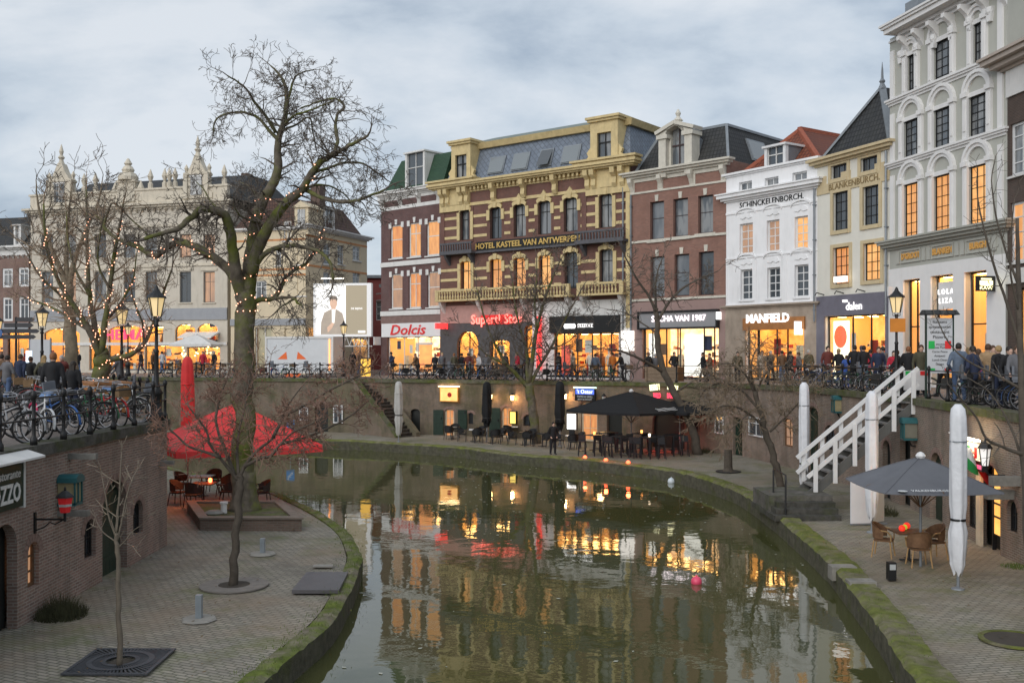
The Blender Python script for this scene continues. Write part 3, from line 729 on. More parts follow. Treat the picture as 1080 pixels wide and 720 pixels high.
zl = h.z(560, 315); ql = h.MB()
for a, b in ((.1, 12.2), (12.8, L-.1)):
    ql.box(a, -.8, zl, b, .05, zl+.14); ql.box(a, -.8, zl+.72, b, -.62, zl+.86); ql.box(a, -.78, zl+.14, a+.3, -.6, zl+.72); ql.box(b-.3, -.78, zl+.14, b, -.6, zl+.72)
    x = a+.4
    while x < b-.4: ql.lathe([(.05,0),(.085,.15),(.04,.34),(.085,.5),(.05,.58)], (x, -.7, zl+.14), 6); x += .26
ql.build('balustrade', YEL, h.root)
for x in (.4, 4, 8, 11.8, 13, L-.5): h.MB().prism([(0, zl-.9), (0, zl), (-.65, zl), (-.5, zl-.3)], x-.13, x+.13, 'x').build('balcony_bracket', WTRIM, h.root)
# entablature: frieze, brackets, dentils, cornice
fr = h.MB(); fr.box(0, -.06, zF, L, .05, zF+.22); fr.box(0, -.08, zF+1.0, L, .05, zF+1.35)
for a, b in ((.0, 2.9), (13.1, L)): fr.box(a, -.16, zF-.3, b, .05, zF+1.35); fr.box((a+b)/2-.55, -.2, zF+.15, (a+b)/2+.55, -.1, zF+.95)
fr.build('frieze', YEL, h.root)
br = h.MB()
for x in [.35, .85, 2.2, 2.7, 5.2, 7.9, 10.6, 13.3, 13.8, 15.4, 16.0]:
    br = h.MB(); br.prism([(-.05, zF+.1), (-.05, zF+1.35), (-.62, zF+1.35), (-.58, zF+1.0), (-.3, zF+.75), (-.34, zF+.35), (-.18, zF+.1)], x-.17, x+.17, 'x'); br.build('bracket', YEL, h.root)
x = 3.1; br = h.MB()
while x < 13.1: br.box(x, -.35, zF+1.12, x+.16, -.06, zF+1.35); x += .36
br.build('dentil_molding', YEL, h.root)
zc = cornice(h, 0, L, zF+1.35, [(.1,.5),(.14,.68),(.16,.8)], YEL)
cornice(h, 0, 2.9, zc, [(.12,.7),(.14,.85)], YEL); cornice(h, 13.1, L, zc, [(.12,.7),(.14,.85)], YEL)
# mansard of slanted slate, top cornice, towers
m = h.MB(); zr = zc+2.55
m.hexa([(.1,.2,zc-.2), (L-.1,.2,zc-.2), (L-.1,22,zc-.2), (.1,22,zc-.2)], [(.75,1.15,zr), (L-.75,1.15,zr), (L-.75,21,zr), (.75,21,zr)])
ro = m.build('roof', SLATE, h.root)
h.MB().hexa([(.5,.9,zr), (L-.5,.9,zr), (L-.5,21.2,zr), (.5,21.2,zr)], [(.3,.7,zr+.4), (L-.3,.7,zr+.4), (L-.3,21.4,zr+.4), (.3,21.4,zr+.4)]).build('roof_cornice', YEL, ro)
h.MB().hexa([(.4,.8,zr+.4), (L-.4,.8,zr+.4), (L-.4,21.3,zr+.4), (.4,21.3,zr+.4)], [(2.6,3.2,zr+1.25), (L-2.6,3.2,zr+1.25), (L-2.6,19,zr+1.25), (2.6,19,zr+1.25)]).build('flat_top', mat('grey_roofing', (.17,.2,.185), .8, .15, 2), ro)
for k, (x0, y0, x1, y1) in enumerate(((516,161,532.3,177),(540.5,157,558,174),(569,153.5,583,169.6),(593,148.4,612,165.6))):
    a, b = h.u(x0, .6), h.u(x1, .6); c = zc+.45; e = zc+1.75
    f = lambda z: .2+.95*(z-zc+.2)/(zr-zc+.2)
    q = h.MB(); q.hexa([(a,f(c)-.1,c), (b,f(c)-.1,c), (b,f(c)+.05,c), (a,f(c)+.05,c)], [(a,f(e)-.1,e), (b,f(e)-.1,e), (b,f(e)+.05,e), (a,f(e)+.05,e)])
    o = q.build('skylight', ZINC, ro)
    q = h.MB(); t = .08
    tilt = .25 if k == 2 else 0
    q.hexa([(a+t,f(c)-.13-tilt,c+t), (b-t,f(c)-.13-tilt,c+t), (b-t,f(c)-.105-tilt,c+t), (a+t,f(c)-.105-tilt,c+t)], [(a+t,f(e)-.13,e-t), (b-t,f(e)-.13,e-t), (b-t,f(e)-.105,e-t), (a+t,f(e)-.105,e-t)])
    q.build('pane', glass('skylight_pane', (.2,.22,.23), None, 1, .1) if k != 2 else G_DARK[0], o)
for a, b, top in ((h.u(476), h.u(496), h.z(486,152.5)), (h.u(622.5), h.u(651.5), h.z(637,127.5))):
    m = h.MB(); mid = (a+b)/2; w = .55
    m.box(a, .0, zc, mid-w, 1.4, top); m.box(mid+w, .0, zc, b, 1.4, top); m.box(mid-w, .0, top-.75, mid+w, 1.4, top); m.box(mid-w, .4, zc, mid+w, 1.4, top-.75)
    m.box(a-.15, -.16, top, b+.15, 1.6, top+.16); m.box(a-.25, -.28, top+.16, b+.25, 1.7, top+.32)
    for s in (-1, 1):
        x = mid+s*((b-a)/2+.02)
        m.prism([(x, zc), (x+s*.5, zc), (x+s*.42, zc+.35), (x+s*.18, zc+.6), (x+s*.3, zc+.85), (x, zc+1.2)], .05, .3)
    o = m.build('tower_dormer', YEL, h.root)
    h.MB().box(mid-w, .18, zc+.05, mid-w+.07, .25, top-.8).box(mid+w-.07, .18, zc+.05, mid+w, .25, top-.8).box(mid-.03, .18, zc+.05, mid+.03, .25, top-.8).box(mid-w+.07, .18, zc+1.4, mid+w-.07, .25, zc+1.48).build('dormer_sash', BLACK, o)
    h.MB().box(mid-w, .26, zc, mid+w, .28, top-.75).build('pane', G_DARK[1], o)
for u, y in ((9.7, 6), (9.95, 6.4)): h.MB().lathe([(.1,0),(.1,.9),(.17,.9),(.17,1.05)], (u, y, zr+1.1), 8).build('chimney', ZINC, ro)
h.MB().box(L-.3, -.1, 3.4, L, .04, zF).build('corner_pilaster', YEL, h.root)
for x0, x1 in ((0, .4), (2.8, 3.2), (12.7, 13.1)): band(h, x0, x1, zb+.9, zF, .05, HBR, 'pilaster')
# ground floor fronts
band(h, 0, 8.6, h.z(520,340), h.z(520,321), .05, mat('pink_stone', (.42,.25,.22), .7), 'fascia')
band(h, 8.6, L, h.z(610,334), h.z(610,317), .05, WTRIM, 'fascia')
DST = mat('dark_shop_stone', (.075,.072,.075), .55, .2, 3)
q = h.MB(); wall_mesh(q, 8.6, 0, h.z(520,340.5), [tuple(v if i not in (2,) else .1 for i, v in enumerate(x)) for x in g[:3]], .07, .08, 0, back=False)
q.v = [p + V((0, -.07, 0)) for p in q.v]; q.build('shop_front_cladding', DST, h.root)
q = h.MB(); wall_mesh(q, L, 0, h.z(610,334), [g[3][:4]], .07, .08, 8.6, back=False)
q.v = [p + V((0, -.07, 0)) for p in q.v]; q.build('shop_front_cladding', WTRIM, h.root)
h.MB().box(g[3][0]-.25, -.3, g[3][3]+.02, g[3][1]+.15, -.08, h.z(618,333)).build('sign_board', mat('black_sign', (.012,.012,.012)), h.root)
shop(h, g[0], mull=(.5,), seed=5, dolls=1, back=SHOP_BACK); shop(h, g[1], mull=(.5,), seed=6, dolls=1); shop(h, g[2], mull=(), seed=7, dolls=0, lampn=1)
shop(h, g[3], mull=(.13,.34,.57,.7,.86), seed=8, dolls=3, lampn=6)
WLET = emit('white_letters', (1,.97,.95), .9, base=(.8,.8,.8)); RLET = emit('red_neon', (1, .03, .04), 1.5); RGLOW = emit('red_lit_sign', (1,.03,.03), 1.15)
text('Supert! Stor', .95, emit('pink_neon', (1, .16, .12), 1.8), h.root, (h.u(525), -.2, h.z(525,337)), bold=.01)
q = h.MB(); q.box(h.u(508), -.12, h.z(525,342), h.u(541), -.09, h.z(525,332)); q.build('sign_board', emit('red_sign_back', (1,.02,.02), .35, base=(.3,.01,.01)), h.root)
q = h.MB()
o = q.lathe([(.01,-.16),(.42,-.16),(.5,0),(.42,.16),(.01,.16)], (h.u(604), -.3, 0), 14); q.v = [V((p.x, -.36+(p.y+.3)*.08, h.z(604,344)+(p.z)*1.0)) for p in q.v]; q.build('lettering', WLET, h.root)
text('ODYSSEE'[:0]+'EEEEEEE', .36, WLET, h.root, (h.u(620), -.33, h.z(620,343.5)), sx=1.0)
q = h.MB(); x = h.u(571); q.box(x-.1, -.45, .6, x+.1, -.13, 4.3); o = q.build('neon_banner', RGLOW, h.root)
q = h.MB(); x = h.u(472); q.box(x, -1.4, h.z(472,347), x+.14, -.12, h.z(472,341)); q.build('hanging_sign', RGLOW, h.root)
h.MB().box(h.u(657), -.25, h.z(660,370), h.u(672)-.15, -.1, h.z(660,349)).build('light_box', emit('white_light_box', (1,.93,.85), 1.0), h.root)
h.MB().box(h.u(588), .45, .3, h.u(597), .5, 2.3).build('red_poster', emit('red_poster', (.9,.1,.05), .6), h.root)
drain(h, L-.5, zF, 3.3)
# --- pink brick house with a stone gable dormer
h = Seg(PC, PD, 4.25, 'brick_house', 'pink brick house with pointed stone dormer gable and grey shop fascia', 'house', 'gabled shop houses along the canal')
PBR = brick('pink_brick', (.32,.165,.125), (.235,.125,.1), (.26,.2,.17), .22, .065, .008, grime=.12)
CST = mat('cream_stone', (.56,.53,.46), .7, .1, 3, .2, grime=.4, gcol=(.25,.24,.2))
ws = [h.rect(*r) for r in ((685.6,212.5,700.3,252),(710,209.3,725.6,249),(736.2,206,752,245.6),(686,270.5,700.8,313),(711.3,268,726.9,312),(736.9,265.3,752.8,311))]
sr = h.rect(678, 344.5, 758.5, 391); sr[2] = .12; L = h.L
zc = h.z(715, 199); walls(h, zc+1.4, ws+[sr], PBR, 11)
for i, w in enumerate(ws):
    window(h, *w, d=.2, fm=mat('dark_maroon_frame', (.05,.03,.03), .5), pane=[2,1,1,2,2,0][i], style='sash', fw=.06)
    mm = (w[0]+w[1])/2; h.MB().prism([(mm-.1, w[3]+.02), (mm+.1, w[3]+.02), (mm+.14, w[3]+.42), (mm-.14, w[3]+.42)], -.06, .04).build('keystone', CST, h.root)
    if i < 3: h.MB().box(w[0]-.2, -.1, w[2]-.22, w[1]+.2, .04, w[2]-.02).build('sill', CST, h.root)
for y in (250.5, 314): band(h, 0, L, h.z(715, y+2), h.z(715, y-.5), .08, CST)
band(h, 0, L, zc, zc+.12, .06, CST); band(h, 0, L, zc+.75, zc+1.0, .06, CST)
for x in (0, 2.2, 4.7, L-.35): band(h, x, x+.35, zc+.12, zc+.75, .05, CST, 'frieze_post')
zt = cornice(h, 0, L, zc+1.0, [(.14,.2),(.14,.4),(.12,.55)], CST, br=(L/3.02, .3, .95, .38))
gu0, gu1 = h.u(697), h.u(732); gm = (gu0+gu1)/2; gz = zt-.6; gt = h.z(714, 133)
q = h.MB(); q.box(gu0, -.25, gz, gu0+.55, .6, gz+2.4); q.box(gu1-.55, -.25, gz, gu1, .6, gz+2.4); q.box(gu0-.12, -.35, gz+2.4, gu0+.7, .7, gz+2.65); q.box(gu1-.7, -.35, gz+2.4, gu1+.12, .7, gz+2.65)
arc = [(gm+.75*cos(pi*k/8), gz+2.5+.75*sin(pi*k/8)) for k in range(9)]
q.prism([(gu0-.1, gz+2.65), (gm, gt), (gm, gz+3.25)]+[p for p in arc if p[0] <= gm][1:]+[(gm-.75, gz+2.65)], -.28, .5); q.prism([(gu1+.1, gz+2.65), (gm, gt), (gm, gz+3.25)]+[p for p in arc[::-1] if p[0] >= gm][1:]+[(gm+.75, gz+2.65)], -.28, .5)
q.bar((gu0-.2, .1, gz+2.8), (gm, .1, gt+.2), 1.0, .22); q.bar((gu1+.2, .1, gz+2.8), (gm, .1, gt+.2), 1.0, .22)
q.lathe([(.3,0),(.24,.3),(.32,.35),(.1,.6),(.18,.8),(.05,1.05)], (gm, .1, gt), 8); q.box(gu0+.55, .1, gz, gm-.55, .5, gz+2.6); q.box(gm+.55, .1, gz, gu1-.55, .5, gz+2.6)
g = q.build('gable', CST, h.root)
h.MB().box(gm-.55, .3, gz+.3, gm+.55, .36, gz+3.2).build('pane', G_DARK[1], g)
q = h.MB(); q.box(gm-.04, .24, gz+.3, gm+.04, .3, gz+3.2); q.box(gm-.55, .24, gz+1.9, gm+.55, .3, gz+2.0); q.build('dormer_sash', mat('dark_maroon_frame', (.05,.03,.03)), g)
q = h.MB(); zr = zt+2.35; q.hexa([(0,.2,zt-.2), (L,.2,zt-.2), (L,11,zt-.2), (0,11,zt-.2)], [(1.2,1.4,zr), (L-.9,1.4,zr), (L-.9,10,zr), (1.2,10,zr)])
ro = q.build('roof', DTILE, h.root)
q = h.MB(); q.prism([(gm-1.2, zt), (gm+1.2, zt), (gm+1.2, zt+1.6), (gm, zt+2.6), (gm-1.2, zt+1.6)], .4, 3); q.build('dormer_roof', ZINC, ro)
q = h.MB()
q.bar((0,.22,zt-.15), (1.2,1.42,zr+.05), .16); q.bar((L,.22,zt-.15), (L-.9,1.42,zr+.05), .16); q.bar((1.2,1.42,zr+.04), (L-.9,1.42,zr+.04), .16); q.bar((L-.9,1.42,zr+.04), (L-.9,10,zr+.04), .16); q.build('lead_flashing', ZINC, ro)
f = lambda z: L-.9*(z-zt+.2)/(zr-zt+.2)
q = h.MB(); c, e = zt+.35, zt+1.8; q.hexa([(f(c)-.04,3.2,c), (f(c)+.1,3.2,c), (f(c)+.1,5.3,c), (f(c)-.04,5.3,c)], [(f(e)-.04,3.2,e), (f(e)+.1,3.2,e), (f(e)+.1,5.3,e), (f(e)-.04,5.3,e)]); o = q.build('skylight', ZINC, ro)
q = h.MB(); q.hexa([(f(c+.1)+.08,3.3,c+.1), (f(c+.1)+.13,3.3,c+.1), (f(c+.1)+.13,5.2,c+.1), (f(c+.1)+.08,5.2,c+.1)], [(f(e-.1)+.08,3.3,e-.1), (f(e-.1)+.13,3.3,e-.1), (f(e-.1)+.13,5.2,e-.1), (f(e-.1)+.08,5.2,e-.1)]); q.build('pane', glass('skylight_pane', (.2,.22,.23)), o)
PLK = mat('pink_render', (.3,.205,.185), .7, .08, 2)
q = h.MB(); wall_mesh(q, L, 0, h.z(715,317), [sr], .06, .07, 0, back=False); q.v = [p+V((0,-.06,0)) for p in q.v]; q.build('shop_front_cladding', PLK, h.root)
a, b = h.u(677), h.u(758); z0, z1 = h.z(715,345), h.z(715,329.5)
h.MB().box(a, -.28, z0, b, -.07, z1).build('sign_board', mat('grey_fascia', (.27,.27,.28), .5, .05), h.root)
h.MB().box(a-.12, -.36, z1, b+.12, -.07, z1+.12).box(a-.12, -.36, z0-.12, b+.12, -.07, z0).box(a-.12, -.36, z0, a, -.07, z1).box(b, -.36, z0, b+.12, -.07, z1).build('sign_frame', BLACK, h.root)
text('SACHA VAN 1907', .52, emit('pinkish_letters', (1,.85,.88), 1.7), h.root, (h.u(718), -.31, h.z(718,336)))
shop(h, sr, mull=(.11,.17,.3,.45,.48,.79,.92), seed=9, dolls=1, back=SHOP_WHITE)
h.MB().box(sr[0]+.1, .5, .3, sr[0]+.62, .56, 3.0).box(sr[0]+.5*(sr[1]-sr[0]), .5, .3, sr[0]+.76*(sr[1]-sr[0]), .56, 2.9).build('light_panel', emit('white_light_box', (1,.93,.85), 1.0), h.root)
h.MB().box(h.u(760), -.5, h.z(760,337), h.u(760)+.1, -.07, h.z(760,329)).build('hanging_sign', WLET, h.root)
drain(h, .12, zc, 3.0)
# --- white house
h = Seg(PD, PE, 4.3, 'white_house', 'plain white plastered house with red tiled roof and a lit shoe shop', 'house', 'gabled shop houses along the canal')
WPL = mat('white_plaster', (.78,.78,.79), .75, .04, 1.5, .1, grime=.34, gcol=(.4,.4,.39))
ws = [h.rect(*r) for r in ((780,235.6,794,267.5),(808.7,232,822,265),(838,228,852,263.3),(781,284,794.6,316),(809,282,822.7,314.5),(838,279,852.7,313),(779.3,191.5,793,202.5),(806.5,187,821,198),(835.6,181.2,851,193))]
sr = h.rect(787, 344, 849, 393); sr[2] = .12; L = h.L
zp = h.z(814, 178.3); walls(h, zp, ws+[sr], WPL, 11, .28)
pn = [-3,-3,-4,0,0,0,1,1,2]
for i, w in enumerate(ws):
    window(h, *w, d=.16, pane=pn[i], style=(2,4) if i < 6 else (2,1), fw=.08, bw=.05)
    if i < 6:
        q = h.MB(); a, b, e = w[0]-.22, w[1]+.22, w[3]; n = 8; mm = (a+b)/2; hw = (b-a)/2
        arc = [(mm-hw*cos(pi*k/n), e+.55+.3*sin(pi*k/n)) for k in range(n+1)]
        for (x0, z0), (x1, z1) in zip(arc, arc[1:]): q.prism([(x0, z0), (x1, z1), (x1, z1+.12), (x0, z0+.12)], -.1, .03)
        q.prism([(mm-.45, e+.32), (mm-.2, e+.26), (mm, e+.36), (mm+.2, e+.26), (mm+.45, e+.32), (mm+.3, e+.55), (mm, e+.66), (mm-.3, e+.55)], -.05, .02)
        q.box(w[0]-.1, -.08, w[2]-.1, w[1]+.1, .04, w[2]); q.build('window_surround', WPL, h.root)
cornice(h, 0, L, zp-.02, [(.1,.08),(.12,.2)], WPL)
zk = h.z(814, 206.5); cornice(h, 0, L, zk, [(.1,.1),(.14,.25),(.2,.42),(.08,.5)], WPL)
band(h, 0, L, h.z(814,220), h.z(814,217.8), .05, WPL); band(h, 0, L, h.z(814,269.5), h.z(814,267.7), .05, WPL); band(h, 0, L, h.z(814,321.5), h.z(814,319), .06, WPL)
text('SCHINCKELENBORCH.', .47, mat('black_sign', (.012,.012,.012)), h.root, (h.u(813), -.02, h.z(813,212)), sx=.98)
for x in (0, L/3, 2*L/3, L): band(h, max(0, x-.16), min(L, x+.16), h.z(814,319), h.z(814,270), .03, WPL, 'pilaster')
q = h.MB(); ra = h.u(843, 3.0); zr = h.z(843, 137, 3.0); q.hexa([(0,.4,zp-.3), (L,.4,zp-.3), (L,11,zp-.3), (0,11,zp-.3)], [(ra-.1,3.0,zr), (ra+.1,3.0,zr), (ra+.1,10.5,zr), (ra-.1,10.5,zr)])
ro = q.build('roof', RTILE, h.root)
q = h.MB(); q.bar((L,.4,zp-.2), (ra,3.0,zr), .26); q.bar((0,.4,zp-.2), (ra,3.0,zr), .2); q.bar((ra,3.0,zr+.05), (ra,10.4,zr+.05), .26); q.build('ridge_tiles', mat('ridge_red', (.3,.085,.045), .7, .25, 6), ro)
dormer(h, h.u(806.5, .3), h.u(828, .3), zp+.05, h.z(820, 152.5), WHITE, .3, 3, side=ZINC)
q = h.MB(); q.box(L*.5, 8, zr-1.5, L*.72, 9, zr+.5); q.build('chimney', mat('chimney_brick', (.12,.08,.065), .8, .3, 6), ro)
MST = mat('sandstone_front', (.33,.27,.215), .75, .18, 2.5, .2, grime=.35, gcol=(.12,.1,.08))
q = h.MB(); wall_mesh(q, L, 0, h.z(814,321.6), [sr], .08, .09, 0, back=False); q.v = [p+V((0,-.08,0)) for p in q.v]; q.build('shop_front_cladding', MST, h.root)
cornice(h, 0, L, h.z(814,324), [(.1,.15),(.1,.28)], MST)
h.MB().box(sr[0]-.1, -.2, sr[3]-.2, sr[1]+.1, -.085, sr[3]+.5).build('awning_box', mat('orange_wood', (.35,.15,.05), .6, .2, 5), h.root)
text('MANFIELD', .68, WLET, h.root, (h.u(812), -.24, h.z(812,336)), bold=.018)
shop(h, sr, mull=(.17,.19,.5,.68), seed=12, dolls=0, lampn=5)
h.MB().box(h.u(846.5), -.7, h.z(847,353), h.u(846.5)+.1, -.1, h.z(847,339)).build('hanging_sign', WLET, h.root)
drain(h, L-.12, zk, 3.4)
# --- cream house with black tiled roof
h = Seg(PE, PF, 4.38, 'cream_house', 'narrow cream house with steep black tiled roof and a purple grey shop front', 'house', 'gabled shop houses along the canal')
CPL = mat('cream_plaster', (.68,.66,.59), .75, .05, 1.5, .1, grime=.2, gcol=(.4,.37,.3)); SAND = mat('ochre_trim', (.55,.45,.28), .7, .1, 3, .1, grime=.2, gcol=(.3,.24,.15))
ws = [h.rect(*r) for r in ((876.8,173.5,893.7,187.7),(908,165.5,926,180),(879,202.3,895,242.6),(910.3,196,927.3,237),(879,260.5,896,299.5),(911,256,929,295.5))]
sr = h.rect(870.7, 332, 934.7, 394); sr[2] = .1; L = h.L
zp = h.z(901, 162); walls(h, zp, ws+[sr], CPL, 12, .3)
for i, w in enumerate(ws):
    window(h, *w, d=.14, fm=BLACK, pane=[0,0,0,0,-1,-4][i], style=(3,1) if i < 2 else (3,4), fw=.06, bw=.035)
    h.MB().box(w[0]-.2, -.06, w[2]-.2, w[0], .05, w[3]+.18).box(w[1], -.06, w[2]-.2, w[1]+.2, .05, w[3]+.18).box(w[0], -.055, w[3], w[1], .05, w[3]+.18).box(w[0], -.09, w[2]-.2, w[1], .05, w[2]).build('window_surround', SAND, h.root)
band(h, 0, L, h.z(901,198), h.z(901,187.5), .05, SAND, 'name_board')
text('BLANKENBURCH.', .46, mat('brown_letters', (.24,.17,.08), .6), h.root, (h.u(901), -.06, h.z(901,192.7)), sx=1.05)
cornice(h, 0, L, zp-.25, [(.12,.12),(.16,.32),(.14,.45)], SAND)
for x in (.0, 1.9, 4.4): band(h, x, x+.75, zp-1.5, zp-.8, .03, SAND, 'stone_panel')
q = h.MB(); apex = (h.u(930.5, 1.6), 1.6, h.z(930.5, 92, 1.6)); q.add([(0,.1,zp), (L,.1,zp), (L,12,zp), (0,12,zp), apex, (apex[0], 11, apex[2])], [(0,1,4), (1,2,5,4), (2,3,5), (3,0,4,5), (0,3,2,1)]); ro = q.build('roof', DTILE, h.root)
q = h.MB(); q.bar((0,.1,zp), apex, .3, .12); q.bar((L,.1,zp), apex, .34, .14); q.build('lead_flashing', ZINC, ro)
h.MB().lathe([(.22,-.1),(.1,.2),(.16,.3),(.07,.45),(.05,.9),(.01,1.3)], apex, 8).build('finial', ZINC, ro)
VST = mat('purple_grey_stone', (.155,.15,.185), .5, .12, 3)
q = h.MB(); wall_mesh(q, L, 0, h.z(901,310), [sr], .08, .09, 0, back=False); q.v = [p+V((0,-.08,0)) for p in q.v]; q.build('shop_front_cladding', VST, h.root)
text('van', .3, WLET, h.root, (h.u(893), -.12, h.z(894,317)), ext=.015); text('dalen', .58, WLET, h.root, (h.u(902.5), -.12, h.z(902,323)), ext=.015)
shop(h, sr, mull=(.42,.72), seed=14, dolls=1, lampn=4, back=SHOP_BACK)
h.MB().box(sr[0]+.15, .4, .2, sr[0]+1.35, .46, sr[3]-.25).build('light_panel', emit('cream_light_panel', (1,.85,.55), 1.7), h.root)
q = h.MB(); q.lathe([(.01,-.02),(.5,-.02),(.5,.02),(.01,.02)], (0, 0, 0), 16); q.v = [V((sr[0]+.75+p.x, .36+p.z*.3, h.z(880,355)+p.y*1.2)) for p in q.v]; q.build('round_sale_sign', emit('orange_disc', (.95,.13,.03), .8), h.root)
for u, s in ((.55,-1), (2.1,1), (3.7,1)): h.MB().tube([(u,0,h.z(880,310)), (u,-.5,h.z(880,308)), (u,-.6,h.z(880,311))], .03, 5).build('lamp_arm', BLACK, h.root)
h.MB().box(h.u(888), -.55, h.z(890,298), h.u(900), -.35, h.z(890,292)).build('projecting_sign', emit('white_light_box', (1,.93,.85), 1.0), h.root)
drain(h, L-.15, zp-.3, 3.4)
# --- tall grey house
h = Seg(PF, PG, 4.42, 'grey_house', 'tall grey stucco house with white arched windows and carved cornice', 'house', 'gabled shop houses along the canal')
GPL = mat('grey_stucco', (.43,.43,.385), .75, .05, 1.5, .1, grime=.15, gcol=(.28,.28,.26)); WST = mat('white_stucco', (.72,.71,.7), .65, .04, 2, .1, grime=.2, gcol=(.4,.39,.37))
L = h.L; cols = [(.98, 2.02), (3.28, 4.32), (5.6, 6.64)]
def zz(y): return h.z(941.5, y)
rows = [(57.5,112), (126,178), (192.5,263)]
us3 = [(h.u(a), h.u(b)) for a, b in ((953.5,970), (985,1003.6), (1022,1042))]
lev = [(h.z(997, 86.5), h.z(997, 41)), (h.z(997, 153.6), h.z(997, 113)), (h.z(997, 249), h.z(997, 183.6))]
ws = []
for r, (z0, z1) in enumerate(lev):
    for c, (a, b) in enumerate(us3):
        k = .28 if (r == 0 and c != 1) else .0
        ws.append([a+k, b-k, z0, z1])
gs = [[h.u(a), h.u(b), .1, h.z((a+b)/2, y)] for a, b, y in ((954,971.5,294.5), (983,1006.5,290), (1018.5,1042,286))]
HT = h.z(945, 38); walls(h, HT, ws+gs, GPL, 12, .3)
for i, w in enumerate(ws):
    a, b, c, e = w; window(h, *w, d=.09, fm=BLACK, pane=[2,2,2,1,2,1,-2,-2,-4][i], style=(3,5) if i < 6 else (3,6), fw=.05, bw=.03)
    q = h.MB(); t = .3; mm = (a+b)/2; hw = (b-a)/2; n = 10; z0 = e+.22
    q.box(a-.001, -.05, e, b+.001, .08, e+.2)
    for s, x in ((-1, a), (1, b)):
        q.box(x, -.12, c, x+s*t, .03, e+.05); q.box(x+s*.08, -.16, c+.3, x+s*(t-.08), -.1, e-.1); q.box(x-s*.02, -.2, e+.05, x+s*(t+.06), .03, e+.26)
    for k in range(n):
        t0, t1 = pi*k/n, pi*(k+1)/n
        for r0, r1, p in ((hw, hw+.17, .1), (hw+.17, hw+.32, .17)):
            q.prism([(mm+r0*cos(t0), z0+r0*.95*sin(t0)), (mm+r1*cos(t0), z0+r1*.95*sin(t0)), (mm+r1*cos(t1), z0+r1*.95*sin(t1)), (mm+r0*cos(t1), z0+r0*.95*sin(t1))], -p, .03)
    q.build('window_surround', WST, h.root)
for y, p in ((112, .14), (178.5, .14)): zq = zz(y); cornice(h, 0, L-.1, zq, [(.12,.06),(.1,p),(.1,p+.06)], WST, 'string_course')
zq = zz(263.5); cornice(h, 0, L, zq-.02, [(.12,.12),(.14,.3),(.12,.45),(.08,.52)], mat('grey_cornice', (.36,.36,.32), .7, .1, 3), 'cornice')
for x in (.12, L-.5):
    for r, (z0, z1) in enumerate(lev): band(h, x, x+.3, z0, z1+.6, .09, WST, 'pilaster')
for k, (wd, x) in enumerate((('D\'GROOT', 961), ('BLANKEN', 994.5), ('BURGH', 1032))):
    u = h.u(x); z = zz(282)+.42; q = h.MB(); a = .78
    q.box(u-a, -.07, z-.3, u+a, .03, z-.25).box(u-a, -.07, z+.25, u+a, .03, z+.3).box(u-a, -.07, z-.25, u-a+.06, .03, z+.25).box(u+a-.06, -.07, z-.25, u+a, .03, z+.25).build('name_panel', WST if 0 else GPL, h.root)
    text(wd, .4, emit('gold_name_letters', (.75,.4,.1), .08, base=(.55,.3,.08)), h.root, (u, -.045, z), sx=.8, bold=.01)
    for s in (-1, 1): h.MB().box(u+s*1.0-.13, -.06, z-.3, u+s*1.0+.13, .03, z+.3).build('stone_panel', GPL, h.root)
q = h.MB(); wall_mesh(q, L, 0, zz(284), gs, .08, .09, 0, back=False); q.v = [p+V((0,-.08,0)) for p in q.v]; q.build('shop_front_cladding', WST, h.root)
shop(h, gs[0], mull=(.45,), seed=15, dolls=0, trans=2.7, d=.28); shop(h, gs[1], mull=(.9,), seed=16, dolls=0, trans=2.7, d=.28); shop(h, gs[2], mull=(), seed=17, dolls=2, trans=2.7, d=.28)
q = h.MB(); q.box(gs[1][0]+.25, .15, h.z(995,326), gs[1][1], .3, h.z(995,297)); q.build('sign_board', mat('sign_white', (.72,.72,.72)), h.root)
um = (gs[1][0]+gs[1][1])/2-.02
text('L O L A', .33, WLET, h.root, (um, .135, h.z(996,307.5)), ext=.01); text('L I Z A', .33, WLET, h.root, (um, .135, h.z(996,317)), ext=.01)
h.MB().box(gs[0][0]-.5, -.6, h.z(938,313), gs[0][0]-.38, -.1, h.z(938,303.5)).build('hanging_sign', WHITE, h.root)
zc = zz(24); q = h.MB()
band(h, 0, L, zz(45), zz(43), .08, WST)
cornice(h, 1.35, L, HT-.35, [(.14,.12),(.16,.3),(.22,.75),(.12,.85),(.1,.92)], WST, br=(1.15, .22, .75, .55))
for i in range(6):
    x = 1.0+i*1.25; q.prism([(x-.1, HT-1.5), (x+.1, HT-1.5), (x+.2, HT-.9), (x-.2, HT-.9)], -.16, .02); q.ball((x, -.1, HT-1.05), (.2,.14,.2), 8, 5)
q.build('carved_ornament', WST, h.root)
h.MB().box(.5, .5, HT-.2, L, 11.5, HT+1.6).build('roof', ZINC, h.root)
